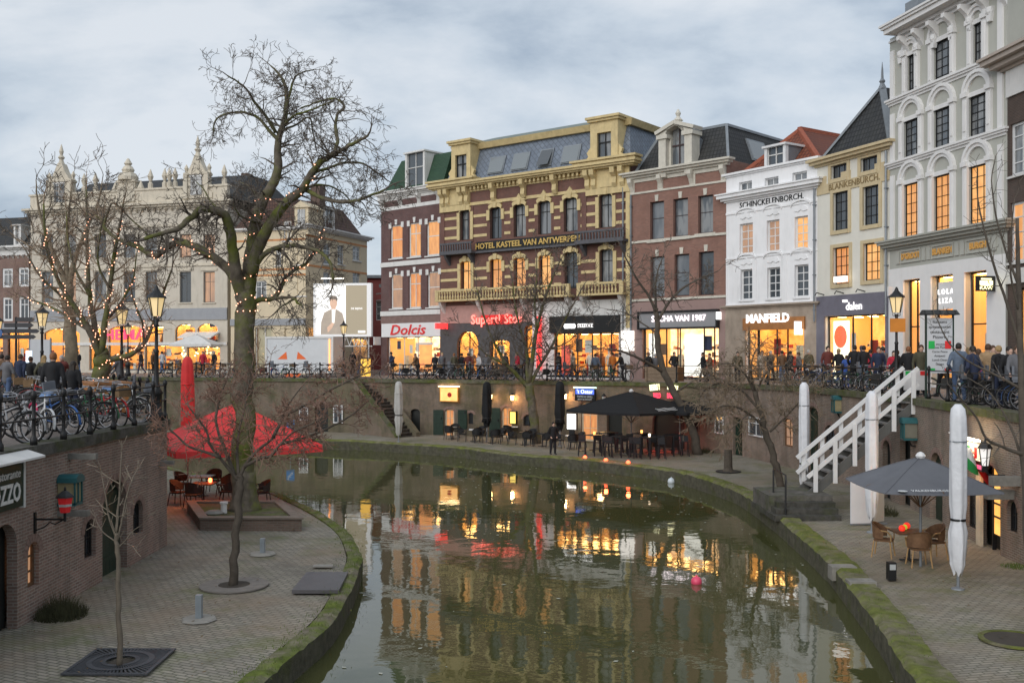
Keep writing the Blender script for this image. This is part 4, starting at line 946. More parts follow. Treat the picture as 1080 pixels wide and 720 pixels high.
# square hanging sign
q = h.MB(); u = h.u(1053)-.2; z0, z1 = h.z(1053,307), h.z(1053,291); q.box(u, -.95, z0, u+.16, -.12, z1); o = q.build('hanging_sign', mat('black_sign', (.012,.012,.012)), h.root)
q = h.MB(); yl = emit('pale_yellow_light', (1,.9,.45), 1.6); x = u+.162
q.box(x, -.8, z1-.16, x+.01, -.3, z1-.1); q.prism([(-.86, z1-.2), (-.5, z1-.2), (-.36, z1-.45), (-.86, z1-.38)], x, x+.01, 'x'); q.prism([(-.45, z1-.2), (-.24, z1-.2), (-.24, z1-.42), (-.32, z1-.42)], x, x+.01, 'x'); q.prism([(-.8, z0+.22), (-.28, z0+.22), (-.35, z0+.3), (-.75, z0+.3)], x, x+.01, 'x'); q.build('emblem', yl, o)
text('RAW', .2, yl, o, (x+.004, -.55, z0+.12), rz=rad(90), ext=.006, sx=1.4)
# --- brown brick house at the frame's edge
PH = (21.4, 32)
h = Seg(PG, PH, 4.42, 'brown_house', 'dark brown brick house with white sash windows at the picture edge', 'house', 'gabled shop houses along the canal')
BBR = brick('brown_brick', (.11,.075,.06), (.08,.06,.05), (.13,.11,.1), .22, .065, .008, grime=.2); L = h.L
ws = []
for k in range(3):
    a = h.u(1065.5)+k*2.5
    ws += [[a, a+1.35, h.z(1068,186), h.z(1068,131)], [a, a+1.35, h.z(1068,277), h.z(1068,214)]]
sr = [.6, L-.6, .1, 4.2]
HT = h.z(1062, 104); walls(h, HT, ws+[sr], BBR, 12)
for i, w in enumerate(ws): window(h, *w, d=.1, pane=[1,-2][i % 2], style=(2,4), fw=.11, bw=.05); sill(h, w[0], w[1], w[2], WTRIM)
band(h, 0, L, HT, HT+1.15, .08, WTRIM, 'frieze'); cornice(h, 0, L, HT+1.1, [(.14,.2),(.2,.5),(.2,.75),(.12,.85)], mat('brown_cornice', (.42,.36,.31), .7, .08, 3))
q = h.MB(); q.hexa([(0,.2,HT+1.7), (L,.2,HT+1.7), (L,11,HT+1.7), (0,11,HT+1.7)], [(0,4,HT+5), (L,4,HT+5), (L,8,HT+5), (0,8,HT+5)]); q.build('roof', DTILE, h.root)
band(h, 0, L, 4.4, 5.0, .1, WTRIM, 'fascia'); shop(h, sr, mull=(.2,.4,.6,.8), seed=19, dolls=3)
# ------------------------------------------------------------------ houses across the square on the left
h = Seg((-44,91), (-24.3,85), 4.35, 'department_store', 'long pale stucco store with ornate stone gables and arched lit windows', 'store')
SPL = mat('pale_stucco', (.55,.5,.42), .75, .09, 1.2, .12, grime=.5, gcol=(.3,.28,.22)); L = h.L
SPO = mat('old_cream_stone', (.58,.52,.42), .75, .12, 2, .2, grime=.5, gcol=(.2,.19,.15))
ws = []
for x in (50, 74, 106, 136.5, 159.5, 195.5, 220.5): ws += [h.rect(x-6, 247, x+6, 272), h.rect(x-6, 286.5, x+6, 319)]
sh = [h.rect(46, 346, 84, 392), h.rect(94, 346, 112, 392), h.rect(114, 343, 152, 392), h.rect(154, 344, 172, 362), h.rect(184.5, 341.5, 206, 360.5), h.rect(208, 341, 229.5, 360), h.rect(152.5, 364, 193, 390), h.rect(197, 366, 232, 391)]
for s_ in (sh[0], sh[1], sh[2], sh[6], sh[7]): s_[2] = .1
for k in (0, 2, 4, 5): sh[k].append(.6)
zp = h.z(135, 222); walls(h, zp, ws+sh, SPL, 14, .3)
for i, w in enumerate(ws):
    window(h, *w, d=.16, fm=mat('grey_frame', (.13,.13,.13), .5), pane=[0,1,1,-3,0,1,2,0,1,1,-3,0,-3,-3][i], style='cross', fw=.07); sill(h, w[0], w[1], w[2], SPO)
    if i % 2: h.MB().box(w[0]-.25, -.08, w[3]+.1, w[1]+.25, .04, w[3]+.3).build('lintel', SPO, h.root)
for i, s_ in enumerate(sh): shop(h, s_, fm=mat('grey_frame', (.13,.13,.13)), mull=(.5,) if i in (0,2,6,7) else (), seed=30+i, dolls=0, lampn=3, depth=2.5)
zc = cornice(h, 0, L, zp, [(.15,.12),(.2,.35),(.18,.55)], SPO, br=(.6,.14,.28,.3))
q = h.MB(); q.box(0, -.05, zc, L, .4, zc+1.15); q.box(-.1, -.15, zc+1.15, L+.1, .5, zc+1.32); q.build('parapet', SPO, h.root)
for y0, y1, nm, m_ in ((326,338,'fascia',mat('grey_fascia_stone', (.3,.31,.33), .7, .08, 2)), (280,282.5,'string_course',SPO), (239,241,'string_course',SPO), (361,364,'awning_rail',WTRIM)): band(h, 0, L, h.z(135,y1), h.z(135,y0), .1, m_, nm)
def stepgable(x0, x1, ytop, win):
    a, b = h.u(x0), h.u(x1); mm = (a+b)/2; hw = (b-a)/2; z0 = zc+.2; zt = h.z((x0+x1)/2, ytop); dz = zt-z0
    if win:
        prof = [(-hw*1.45,0), (-hw*1.45,.12), (-hw*1.15,.2), (-hw,.3), (-hw,.52), (-hw*1.12,.54), (-hw*1.12,.58), (-hw*.8,.62), (-hw*.45,.8), (-hw*.2,.98), (0,1.0)]
        q = h.MB(); pts = [(mm+x, z0+t*dz) for x, t in prof]+[(mm-x, z0+t*dz) for x, t in prof[::-1][1:]]
        q.prism(pts, -.15, .5)
        for s in (-1, 1): q.box(mm+s*hw*.95-.2, -.28, z0, mm+s*hw*.95+.2, -.1, z0+dz*.55); q.lathe([(.22,0),(.1,.25),(.2,.5),(.02,.85)], (mm+s*hw*1.05, .1, z0+dz*.58), 8)
        q.box(mm-hw*1.1, -.3, z0+dz*.55, mm+hw*1.1, -.1, z0+dz*.6)
        q.lathe([(.3,-.1),(.16,.3),(.3,.5),(.12,.75),(.2,1.05),(.03,1.7)], (mm, .1, zt), 8)
        o = q.build('gable', SPO, h.root)
        q = h.MB(); q.box(mm-.55, -.19, z0+dz*.08, mm+.55, -.152, z0+dz*.5); q.build('pane', G_DARK[1], o)
        q = h.MB(); q.box(mm-.05, -.23, z0+dz*.08, mm+.05, -.192, z0+dz*.5); q.box(mm-.66, -.25, z0+dz*.5, mm+.66, -.14, z0+dz*.54); q.build('window_frame', WTRIM, o)
    else:
        q = h.MB(); q.box(mm-hw, -.15, z0, mm+hw, .5, z0+dz*.45); q.box(mm-hw*1.1, -.25, z0+dz*.45, mm+hw*1.1, .6, z0+dz*.5)
        q.lathe([(hw*.95,.5*dz),(hw*.98,.58*dz),(hw*.75,.66*dz),(hw*.5,.68*dz),(hw*.62,.74*dz),(hw*.4,.82*dz),(hw*.25,.84*dz),(hw*.4,.88*dz),(hw*.1,1.0*dz)], (mm, .15, z0), 10)
        for s in (-1, 1): q.lathe([(.3,0),(.3,.6),(.12,.7),(.3,1.2),(.02,1.9)], (mm+s*hw*1.5, .15, z0), 8)
        q.build('gable', SPO, h.root)
stepgable(52, 76, 172, True); stepgable(125, 143, 167, False); stepgable(196.5, 219.5, 164, True)
for x in (88, 100, 158, 173, 178, 184, 236): h.MB().lathe([(.22,0),(.22,.5),(.1,.6),(.26,1.1),(.03,1.75)], (h.u(x), .1, zc+1.25), 8).build('pinnacle', SPO, h.root)
q = h.MB(); zr = zc+3.2; q.hexa([(.2,.6,zc+.3), (L-.2,.6,zc+.3), (L-.2,14,zc+.3), (.2,14,zc+.3)], [(1.5,6,zr), (L-1.5,6,zr), (L-1.5,9,zr), (1.5,9,zr)]); ro = q.build('roof', DTILE, h.root)
for u in (17.2,): h.MB().box(u, 7.5, zr-.6, u+.7, 8.5, zr+.5).build('chimney', mat('chimney_brick', (.12,.08,.065)), ro)
text('HEMA', 1.25, emit('pink_sign', (1,.05,.14), .75, base=(.6,.05,.1)), h.root, (h.u(134), -.35, h.z(134,353.5)), sx=1.35, bold=.03)
h.MB().prism([(-1.3, 3.0), (-1.35, 2.9), (-.1, 3.3), (-.1, 3.45)], h.u(197), h.u(232), 'x').build('awning', WTRIM, h.root)
# left brick house
h = Seg((-66,97), (-44.2,91.1), 4.35, 'brick_house', 'reddish brick corner house with white sash windows beyond the direction signs', 'house')
ws = [h.rect(*r) for r in ((-24,283,-12,303),(-24,313,-12,339),(-7,283,-.5,303),(-7,313,-.5,339),(2.5,283,13.5,303),(19.5,282,31,302),(3,313.5,13.5,338.5),(20,313,31,338))]
sr = [h.rect(8, 350, 33, 392), h.rect(-24, 350, 3, 392)]
for s_ in sr: s_[2] = .1
LBR = brick('rosy_brick', (.26,.15,.125), (.2,.125,.11), (.3,.26,.22), .22, .065, .008, grime=.2)
zp = h.z(15, 269); walls(h, zp, ws+sr, LBR, 12)
for i, w in enumerate(ws): window(h, *w, d=.06, pane=[1,0,1,0,1,2,0,0][i], style='cross', fw=.2, bw=.08)
for i, s_ in enumerate(sr): shop(h, s_, mull=(.4,), seed=50+i, dolls=1, lampn=3, depth=2.5)
zc = cornice(h, 0, h.L, zp, [(.5,.06),(.15,.25),(.2,.5)], WTRIM, br=(.55,.15,.3,.25)); band(h, 0, h.L, h.z(15,347), h.z(15,340.5), .12, mat('grey_fascia_stone', (.3,.31,.33)), 'fascia')
q = h.MB(); q.hexa([(0,.3,zc-.1), (h.L,.3,zc-.1), (h.L,12,zc-.1), (0,12,zc-.1)], [(3,3.2,zc+3.1), (h.L-.3,3.2,zc+3.1), (h.L-.3,9,zc+3.1), (3,9,zc+3.1)]); q.build('roof', DTILE, h.root)
dormer(h, h.u(15.5, .5), h.u(22.5, .5), zc+.1, zc+1.9, WTRIM, .4, 3)
# cream corner house: a front with a tall dormer and a receding side with a red mansard
CR = mat('cream_render', (.64,.54,.38), .75, .06, 1.5, .1, grime=.3, gcol=(.4,.32,.22)); ORB = mat('orange_band', (.55,.25,.1), .75, .1, 3)
cpA, cpB, cpC = (-23.9,84.6), (-17.1,82.5), (-13.4,92)
h = Seg(cpA, cpB, 4.4, 'corner_house', 'cream rendered corner house with orange bands and red brown mansard behind the white billboard', 'house')
ws = [h.rect(*r) for r in ((269,296,281,316),(291,262,296.5,280),(313.5,254,322,279),(299,233,307,254),(313.5,290,322,312))]
sr = [h.rect(269, 345, 288, 390), h.rect(300, 346, 324, 390)]
for s_ in sr: s_[2] = .1
zp = h.z(295, 243); walls(h, zp, ws+sr, CR, 9, .25)
for i, w in enumerate(ws): window(h, *w, d=.1, pane=[1,0,0,2,0][i], style='cross', fw=.1, bw=.06); sill(h, w[0], w[1], w[2], WTRIM)
for i, s_ in enumerate(sr): shop(h, s_, fm=WTRIM, mull=(.5,), seed=60+i, dolls=0, lampn=2, depth=2.5)
for y in (252, 283, 289): band(h, 0, h.L, h.z(295,y+2), h.z(295,y), .02, ORB)
band(h, 0, h.L, h.z(295,343), h.z(295,336), .12, mat('grey_fascia_stone', (.3,.31,.33)), 'fascia'); zc = cornice(h, 0, h.L, zp, [(.12,.15),(.14,.35)], WTRIM)
q = h.MB(); q.hexa([(0,.3,zc-.1), (h.L,.3,zc-.1), (h.L,9,zc-.1), (0,9,zc-.1)], [(1.2,2,zc+2.4), (h.L-.6,2,zc+2.4), (h.L-.6,8,zc+2.4), (1.2,8,zc+2.4)]); ro = q.build('roof', RTD if 'RTD' in globals() else brick('brown_roof_tiles', (.14,.075,.055), (.1,.055,.045), (.03,.02,.02), .25, .3, .03, grime=.2, rough=.7, offs=0), h.root)
a, b = h.u(311), h.u(325.5); q = h.MB(); q.box(a, -.05, zp-.4, b, 2.5, h.z(318,219)); q.prism([(a-.2, h.z(318,219)), (b+.2, h.z(318,219)), ((a+b)/2, h.z(318,212))], -.2, 2.5)
o = q.build('dormer', CR, h.root); q = h.MB(); q.box((a+b)/2-.35, -.09, h.z(318,236.5), (a+b)/2+.35, -.055, h.z(318,221)); q.build('pane', G_DARK[1], o)
q = h.MB(); q.box((a+b)/2-.45, -.13, h.z(318,238), (a+b)/2+.45, -.09, h.z(318,236.6)).box((a+b)/2-.03, -.12, h.z(318,236.5), (a+b)/2+.03, -.092, h.z(318,221)); q.build('window_frame', WTRIM, o)
h.MB().box(h.L-1.2, 3, zc+1, h.L-.3, 4, zc+4).build('chimney', mat('chimney_brick', (.12,.08,.065)), ro)
r0 = h.root
s2 = Seg(cpB, cpC, 4.4); s2.root = r0; s2.m = (Matrix.Translation(V((*cpA, 4.4))) @ Matrix.Rotation(h.rz, 4, 'Z')).inverted() @ Matrix.Translation(V((*cpB, 4.4))) @ Matrix.Rotation(s2.rz, 4, 'Z')
ws = [s2.rect(*r) for r in ((341,257,349,279),(356,259,363,279),(372,260,380,275),(341,287,349,303),(372,287,380,303))]
sr = s2.rect(371, 357, 388, 390); sr[2] = .1
z2 = s2.z(355, 248); walls(s2, z2, ws+[sr], CR, 5, .25)
for i, w in enumerate(ws): window(s2, *w, d=.1, pane=[0,1,2,0,1][i], style='cross', fw=.1, bw=.06); sill(s2, w[0], w[1], w[2], WTRIM)
shop(s2, sr, fm=WTRIM, mull=(.33,.66), seed=66, dolls=1, lampn=3, depth=2.5)
for y in (253, 283): band(s2, 0, s2.L, s2.z(355,y+2), s2.z(355,y), .02, ORB)
zc = cornice(s2, 0, s2.L, z2, [(.12,.15),(.15,.35),(.12,.5)], WTRIM)
q = s2.MB(); q.hexa([(0,.3,zc-.1), (s2.L,.3,zc-.1), (s2.L,5,zc-.1), (0,5,zc-.1)], [(.2,1.5,zc+2.3), (s2.L-1.8,1.5,zc+2.3), (s2.L-1.8,5,zc+2.3), (.2,5,zc+2.3)]); q.build('roof', MATS['brown_roof_tiles'], r0)
dormer(s2, s2.u(347), s2.u(357), zc+.1, zc+1.8, WTRIM, .4, 2, pane=1)
# houses glimpsed in the gap and beyond the roofs
h = Seg((-15.2,104), (-10.5,104), 4.4, 'far_house', 'small dark red gabled house glimpsed in the gap beside the billboard', 'house')
walls(h, 9.4, [[1,2,5,7],[3,4,5,7]], mat('red_render', (.2,.05,.045), .8, .1), 8)
for a in (1, 3): window(h, a, a+1, 5, 7, style='cross')
h.MB().box(-.1, -.3, 9.4, h.L+.1, 8, 9.7).build('roof', ZINC, h.root)
h = Seg((-11.8,90), (-8.5,84.5), 4.3, 'side_building', 'grey brown brick side building with scaffold bars in the gap', 'building')
walls(h, 7.6, [[.8,2.2,4.5,6.2]], mat('brown_side_brick', (.17,.115,.095), .8, .15, 6), 6); window(h, .8, 2.2, 4.5, 6.2, style='cross')
h.MB().box(-.1, -.2, 7.6, h.L, 6, 7.9).build('roof', ZINC, h.root)
for z in (5.2, 5.8, 6.4, 7.0): h.MB().tube([(0, -.5, z), (h.L, -.5, z)], .05, 5).build('scaffold_bar', ZINC, h.root)
# lit billboard on its steel frame
h = Seg((-15.8,80.2), (-11.2,79.6), 4.4, 'billboard', 'big white lit billboard with a man in a beige jacket beside a taupe panel', 'billboard')
z0, z1 = h.z(361,352.5), h.z(361,301); x0, x1 = h.u(330.5), h.u(391.5)
q = h.MB(); t = .18; q.box(x0, 0, z0-t, x1, .5, z0).box(x0, 0, z1, x1, .5, z1+t).box(x0, 0, z0, x0+t, .5, z1).box(x1-t*2, 0, z0, x1, .5, z1); q.build('frame', emit('billboard_frame_white', (1,1,1), .12, base=(.75,.75,.75)), h.root)
xm = h.u(364.5)
q = h.MB(); q.box(x0+t, .06, z0, xm, .1, z1); q.build('poster', emit('poster_white', (1,.98,.92), .5, (.85,.82,.76), .5, base=(.7,.7,.7)), h.root)
q = h.MB(); q.box(xm, .055, z0, x1-t*2, .1, z1); q.build('taupe_panel', emit('poster_taupe', (.3,.25,.17), .5, base=(.22,.19,.14)), h.root)
text('DE BIJENS', .22, emit('poster_letters', (1,1,1), .8), h.root, ((xm+x1)/2-.15, .04, (z0+z1)/2+.1), ext=.006)
h.MB().box(x1-1.1, .045, z0+.12, x1-.5, .054, z0+.3).build('small_caption', emit('poster_letters', (1,1,1), .8), h.root)
man = h.MB(); cx = (x0+xm)/2+.3
man.prism([(cx-1.05,z0), (cx-1.0,z0+1.0), (cx-.75,z0+1.75), (cx-.25,z0+2.0), (cx+.3,z0+2.0), (cx+.75,z0+1.7), (cx+.95,z0+1.0), (cx+.95,z0)], .035, .058, mi=0)
man.prism([(cx-.12,z0+2.02), (cx+.2,z0+2.02), (cx+.1,z0+.9), (cx-.1,z0+.9)], .03, .036, mi=1)
man.prism([(cx+.02+.3*cos(2*pi*k/14), z0+2.52+.46*sin(2*pi*k/14)) for k in range(14)], .03, .055, mi=2)
man.prism([(cx-.15,z0+1.9), (cx+.2,z0+1.9), (cx+.2,z0+2.3), (cx-.15,z0+2.3)], .036, .056, mi=2)
man.prism([(cx-.3,z0+2.6), (cx-.3,z0+2.95), (cx-.1,z0+3.12), (cx+.2,z0+3.1), (cx+.35,z0+2.85), (cx+.34,z0+2.6), (cx+.22,z0+2.78), (cx-.15,z0+2.82)], .022, .035, mi=3)
man.prism([(cx-.5,z0+.55), (cx-.1,z0+.95), (cx+.1,z0+.9), (cx-.1,z0+.5), (cx-.45,z0+.15)], .022, .034, mi=2)
man.build('printed_man', [emit('print_jacket', (.5,.4,.3), .5, (.4,.32,.25), 3), emit('print_shirt', (.95,.9,.85), .8), emit('print_skin', (.72,.45,.3), .65, (.6,.36,.24), 5), emit('print_hair', (.22,.15,.1), .4)], h.root)
q = h.MB()
for x in (x0+.3, (x0+x1)/2, x1-.3): q.tube([(x, .35, 0), (x, .35, z0-.1)], .06, 6)
n = 8
for k in range(n): a, b = x0+.3+(x1-x0-.6)*k/n, x0+.3+(x1-x0-.6)*(k+1)/n; q.bar((a, .3, z0-.9), ((a+b)/2, .3, z0-.2), .05); q.bar(((a+b)/2, .3, z0-.2), (b, .3, z0-.9), .05)
q.box(x0, .28, z0-.98, x1, .34, z0-.9); q.build('steel_frame', WTRIM, h.root)
for x in (-14.8, -13.2, -12.2): pass
h.MB().box(x0+.8, -.5, z1+.5, xm, -.4, z1+.56).build('flood_lamp', emit('flood_lamp_glow', (1,.95,.85), 2.5), h.root)
# white container stall with orange marks
h = Seg((-18.2,73.5), (-13.0,72.5), 4.4, 'market_container', 'white container stall with orange face marks behind the big tree', 'container')
q = h.MB(); wall_mesh(q, h.L, .15, 2.75, [], .2, 2.4); q.build('body', mat('container_white', (.6,.62,.64), .5, .06, 2, grime=.2, gcol=(.35,.35,.35)), h.root)
q = h.MB()
for x in (0, h.L-.12): q.box(x, -.05, .1, x+.12, -.003, 2.8)
q.box(.12, -.05, 2.65, h.L-.12, -.003, 2.8); q.box(.12, -.05, .1, h.L-.12, -.003, .25); q.build('frame', WTRIM, h.root)
OR = mat('orange_print', (.8,.15,.03), .5, .05)
q = h.MB(); c = h.u(308); zq = h.z(308, 383)
for s in (-1, 1): h.MB().prism([(c+s*.75-.38, zq+.3), (c+s*.75+.38, zq+.3), (c+s*.75-.3*s, zq+.85)], -.012, .0-.002).build('orange_mark', mat('orange_print', (.8,.15,.03), .5, .05), h.root)
q = h.MB()
q.prism([(c-.7, zq-.62), (c-.5, zq-1.0), (c+.5, zq-1.0), (c+.85, zq-.62)], -.012, -.002); q.build('orange_mark', OR, h.root)
h.MB().box(h.L-.35, -.06, .3, h.L-.25, -.01, 2.6).build('light_strip', emit('warm_strip', (1,.35,.1), 1.5), h.root)
# lit market parasol stall near the department store
def umbrella(name, label, base, r, zt, drop, m, n=4, rot=0, pole=.035, cat='parasol', group=None, pm=WHITE, valance=.18, base_plate=True):
    root = empty(name, base, rot, label, cat, group)
    q = MB(); ring = []; vs = [(0, 0, zt)]; fs = []; k = 10
    for i in range(n*k):
        a0 = 2*pi*(i//k)/n+pi/n*(1 if n == 4 else 0); a1 = a0+2*pi/n; t = (i % k)/k
        p = V((cos(a0), sin(a0), 0))*r*(1-t) + V((cos(a1), sin(a1), 0))*r*t; ring.append((p, sin(pi*t)))
    lv = 5; N_ = len(ring)
    for l in range(1, lv+1):
        f = l/lv
        for p, s in ring: vs.append((p.x*f, p.y*f, zt-drop*(f**1.08)-.04*s*f+ .05*sin(pi*f)*0 - .03*s*sin(pi*f)))
    for p, s in ring: vs.append((p.x*1.005, p.y*1.005, zt-drop-.04*s-valance))
    for i in range(N_): fs.append((0, 1+i, 1+(i+1) % N_))
    for l in range(lv):
        for i in range(N_): a = 1+l*N_+i; b = 1+l*N_+(i+1) % N_; fs.append((a, a+N_, b+N_, b))
    q.add(vs, fs); q.build('canopy', m, root, uv=False)
    q = MB()
    for i in range(n):
        a = 2*pi*i/n+(pi/n if n == 4 else 0); q.tube([(r*f*cos(a), r*f*sin(a), zt-drop*f**1.08+.006) for f in (.04,.3,.6,.85,1)], .013, 4)
    q.build('seam', m, root, uv=False)
    MB().tube([(0,0,0), (0,0,zt-.02)], pole, 8).build('pole', pm, root)
    MB().lathe([(.1,0),(.13,.06),(.08,.13),(.02,.16)], (0, 0, zt-.03), 8).build('cap', WHITE, root)
    q = MB()
    for i in range(n*2):
        a = 2*pi*i/(n*2)+(pi/n if n == 4 else 0); rr = r*(cos(pi/n) if i % 2 else 1)*.97
        q.bar((0,0,zt-.1), (rr*cos(a), rr*sin(a), zt-drop-.03), .03); q.bar((0,0,zt-drop*1.5-.2), (rr*.5*cos(a), rr*.5*sin(a), zt-.1-drop*.5), .022)
    q.build('ribs', WOOD if pm is not WHITE else ZINC, root)
    if base_plate: MB().box(-.35, -.35, 0, .35, .35, .07).build('base', STONE, root)
    return root
umbrella('market_parasol', 'pale market parasol with glowing lamps in front of the store', (-25.2, 79.5, 4.35), 2.3, 3.1, .75, WTRIM)
q = MB()
for k in range(22): q.ball((R.uniform(-1.5,1.5), R.uniform(-1.2,1.2), R.uniform(1.2,2.35)), .07, 6, 4)
e_ = empty('stall_lamps', (-25.2,79.5,4.35), 0, 'cluster of warm bulbs glowing under the pale market parasol', 'lamps'); q.build('bulbs', emit('warm_bulb', (1,.5,.15), 6), e_, uv=False, kind='stuff')
e_ = empty('market_stall', (-25.2,79.7,4.35), 0, 'low wooden market stall counter under the pale parasol', 'stall')
MB().box(-1.6,-.5,.75,1.6,.5,.82).build('counter', WOOD, e_); MB().box(-1.55,-.48,0,1.55,-.42,.75).build('front_panel', mat('orange_wood', (.35,.15,.05)), e_)
# ------------------------------------------------------------------ bare winter trees
BARK = moss_mat('mossy_bark', (.13,.11,.085), (.12,.135,.03), .44, .62, .9)
BARKD = mat('dark_bark', (.085,.07,.055), .9, .35, 5, .5)
TWIG = mat('twig_bark', (.11,.092,.075), .9, .2, 2, 0)
TWIGR = mat('reddish_twig', (.19,.115,.085), .9, .2, 2, 0)
TWIGB = mat('weeping_twig', (.19,.145,.1), .9, .25, 2, 0)
TWIGP = mat('pale_twig', (.24,.2,.15), .9, .2, 2, 0)
def rv(r, s=1.0): return V((r.gauss(0, s), r.gauss(0, s), r.gauss(0, s)))
def twigs(q, r, p, d, L, rad0, lvl, up=.0, wig=.35, kids=(3, 5), rmin=.006, tips=None):
    """one branch as a wandering tapered tube, then its children"""
    n = max(3, int(L/.16)) if lvl else max(2, int(L/.14)); n = min(n, 9)
    pts = [p]; d = d.normalized(); ds = [d]
    for i in range(n):
        d = (d + rv(r, wig/2.2) + V((0, 0, up))).normalized(); pts.append(pts[-1] + d*(L/n)); ds.append(d)
    rs = [max(rmin, rad0*(1-.75*i/n)) for i in range(n+1)]
    q.tube(pts, rs, 5 if rad0 > .03 else (4 if rad0 > .013 else 3), cap=False)
    if tips is not None and lvl == 0: tips.append(pts[-1]); tips.append(pts[len(pts)//2])
    if lvl > 0:
        for k in range(r.randint(*kids)):
            i = r.randint(max(1, n//4), n); t = ds[i]; o = rv(r); o = (o - t*o.dot(t)).normalized()
            twigs(q, r, pts[i], t*r.uniform(.5, .9)+o*r.uniform(.5, .95), L*r.uniform(.42, .72), max(rmin, rs[i]*.62), lvl-1, up, wig, kids, rmin, tips)
def smooth(pts, k=3):
    P = [2*pts[0]-pts[1]] + pts + [2*pts[-1]-pts[-2]]; out = []
    for i in range(1, len(P)-2):
        a, b, c, d = P[i-1:i+3]
        for j in range(k):
            t = j/k; out.append(.5*((2*b)+(c-a)*t+(2*a-5*b+4*c-d)*t*t+(3*b-3*c+d-a)*t*t*t))
    return out + [pts[-1]]
def limbs_tree(name, label, Z, limbs, seed, bark, twm, spec, cat='tree', group=None, rmin=.006, leaf=None):
    """limbs: (pixels, r0, r1, depth at start, depth at end); spec: (branches per metre, length, levels, upward pull, wiggle, kids)"""
    r = random.Random(seed); base = at(*limbs[0][0][0], Z+limbs[0][3])
    root = empty(name, base, 0, label, cat, group); tq = MB(); bq = MB(); tips = []; paths = []
    for li, (px, r0, r1, z0, z1) in enumerate(limbs):
        n = len(px); P = [at(x, y, Z+z0+(z1-z0)*i/max(1, n-1)) - base for i, (x, y) in enumerate(px)]
        P = smooth(P, 4); m = len(P); P = [P[0]]+[p + rv(r, min(.015, r1*.2) + .07*r1) for p in P[1:-1]]+[P[-1]]
        rs = [r0+(r1-r0)*(i/(m-1))**.8 for i in range(m)]
        rs = [x*r.uniform(.93, 1.08) for x in rs]
        tq.tube(P, rs, 10 if r0 > .15 else 7); paths.append((P, rs))
        if li == 0: continue
        dens, bl, lvl, up, wig, kids = spec; L = sum((b-a).length for a, b in zip(P, P[1:]))
        for k in range(int(dens*L)):
            t = r.uniform(.12, 1)**.8; i = min(m-2, int(t*(m-1))); d = (P[i+1]-P[i]).normalized(); o = rv(r); o = (o-d*o.dot(d)).normalized()
            twigs(bq, r, P[i], d*.45+o, bl*r.uniform(.55, 1.15)*(1.1-.4*t), min(rs[i]*.5, .045), lvl, up, wig, kids, rmin, tips)
        twigs(bq, r, P[-1], P[-1]-P[-2], bl*.7, rs[-1]*.9, lvl, up, wig, kids, rmin, tips)
    tq.build('trunk', bark, root, smooth=True, uv=False); bq.build('crown', twm, root, uv=False)
    if leaf:
        q = MB()
        for p in tips:
            if r.random() < leaf[1]:
                c = p + rv(r, .02); a = rv(r).normalized()*leaf[2]*r.uniform(.5, 1.2); b = rv(r).normalized()*leaf[2]*.6
                q.face(c-a, c-b*.5, c+a, c+b)
        q.build('withered_leaves', leaf[0], root, uv=False)
    return root, base, paths
BIG = [
 ([(258,537),(257,510),(256,480),(257,440),(256,400),(258,360),(258,325),(258,305)], .37, .3, 0, 0),
 ([(257,318),(251,297),(247,275),(243,245),(238,228),(228,222),(214,221),(200,231),(186,242),(172,246),(152,252)], 0.216, 0.053, 0, -2.5),
 ([(253,308),(244,287),(226,272),(207,260),(188,256),(175,262),(163,270),(147,261),(127,253),(112,243),(108,233),(101,227)], 0.180, 0.038, 0, 2),
 ([(110,238),(113,225),(120,214),(133,226),(150,242),(160,251)], 0.043, 0.022, 1.8, 1.2),
 ([(260,310),(264,280),(267,255),(270,232),(277,212),(287,196),(293,180),(293,160),(294,146),(299,131),(302,110),(301,91),(294,78),(286,70)], 0.270, 0.026, 0, .6),
 ([(264,290),(272,262),(283,240),(300,215),(318,200),(332,178),(343,168),(355,161),(372,152),(388,143)], 0.225, 0.038, 0, -1.5),
 ([(352,163),(356,150),(354,135),(356,121),(363,113),(358,106),(350,104),(334,108),(318,114)], 0.065, 0.026, -1.2, -.3),
 ([(294,148),(284,138),(272,124),(258,119),(247,119),(233,122),(226,130),(225,140)], 0.065, 0.022, .3, 1.2),
 ([(291,140),(280,122),(267,106),(262,96),(250,86),(240,80)], 0.061, 0.022, .3, -1),
 ([(301,120),(306,98),(311,82),(320,76),(331,74)], 0.054, 0.019, .5, 1.6),
 ([(299,132),(310,122),(323,118),(338,112),(352,106)], 0.050, 0.019, .3, -1.2),
 ([(297,138),(312,132),(326,124),(330,140),(333,155)], 0.043, 0.019, .3, 1.4),
 ([(322,200),(331,205),(345,211),(362,213),(378,211),(392,206),(406,200)], 0.079, 0.034, -.5, -2),
 ([(330,182),(345,178),(362,172),(380,172),(395,180),(408,190)], 0.058, 0.022, -.8, 1),
 ([(314,204),(330,196),(347,196),(362,204),(372,214)], 0.050, 0.019, -.4, .8),
 ([(267,284),(278,269),(290,262),(303,259),(318,260),(332,263),(342,269),(349,279),(351,295)], 0.094, 0.045, 0, -1.5),
 ([(262,322),(275,316),(288,315),(296,304),(301,293),(312,284),(325,276),(333,262),(338,248),(341,240)], 0.101, 0.030, 0, 1.6),
 ([(286,315),(297,314),(308,314),(314,319),(319,323)], 0.058, 0.034, .3, -.3),
 ([(312,314),(304,319),(297,323),(289,331)], 0.043, 0.022, .2, -.6),
 ([(281,213),(270,205),(262,196),(252,192)], 0.050, 0.019, .1, 1.5),
 ([(272,236),(262,232),(252,226),(246,215)], 0.043, 0.019, 0, -1.4),
 ([(233,224),(222,212),(215,200),(207,192)], 0.043, 0.015, -.3, .9),
]
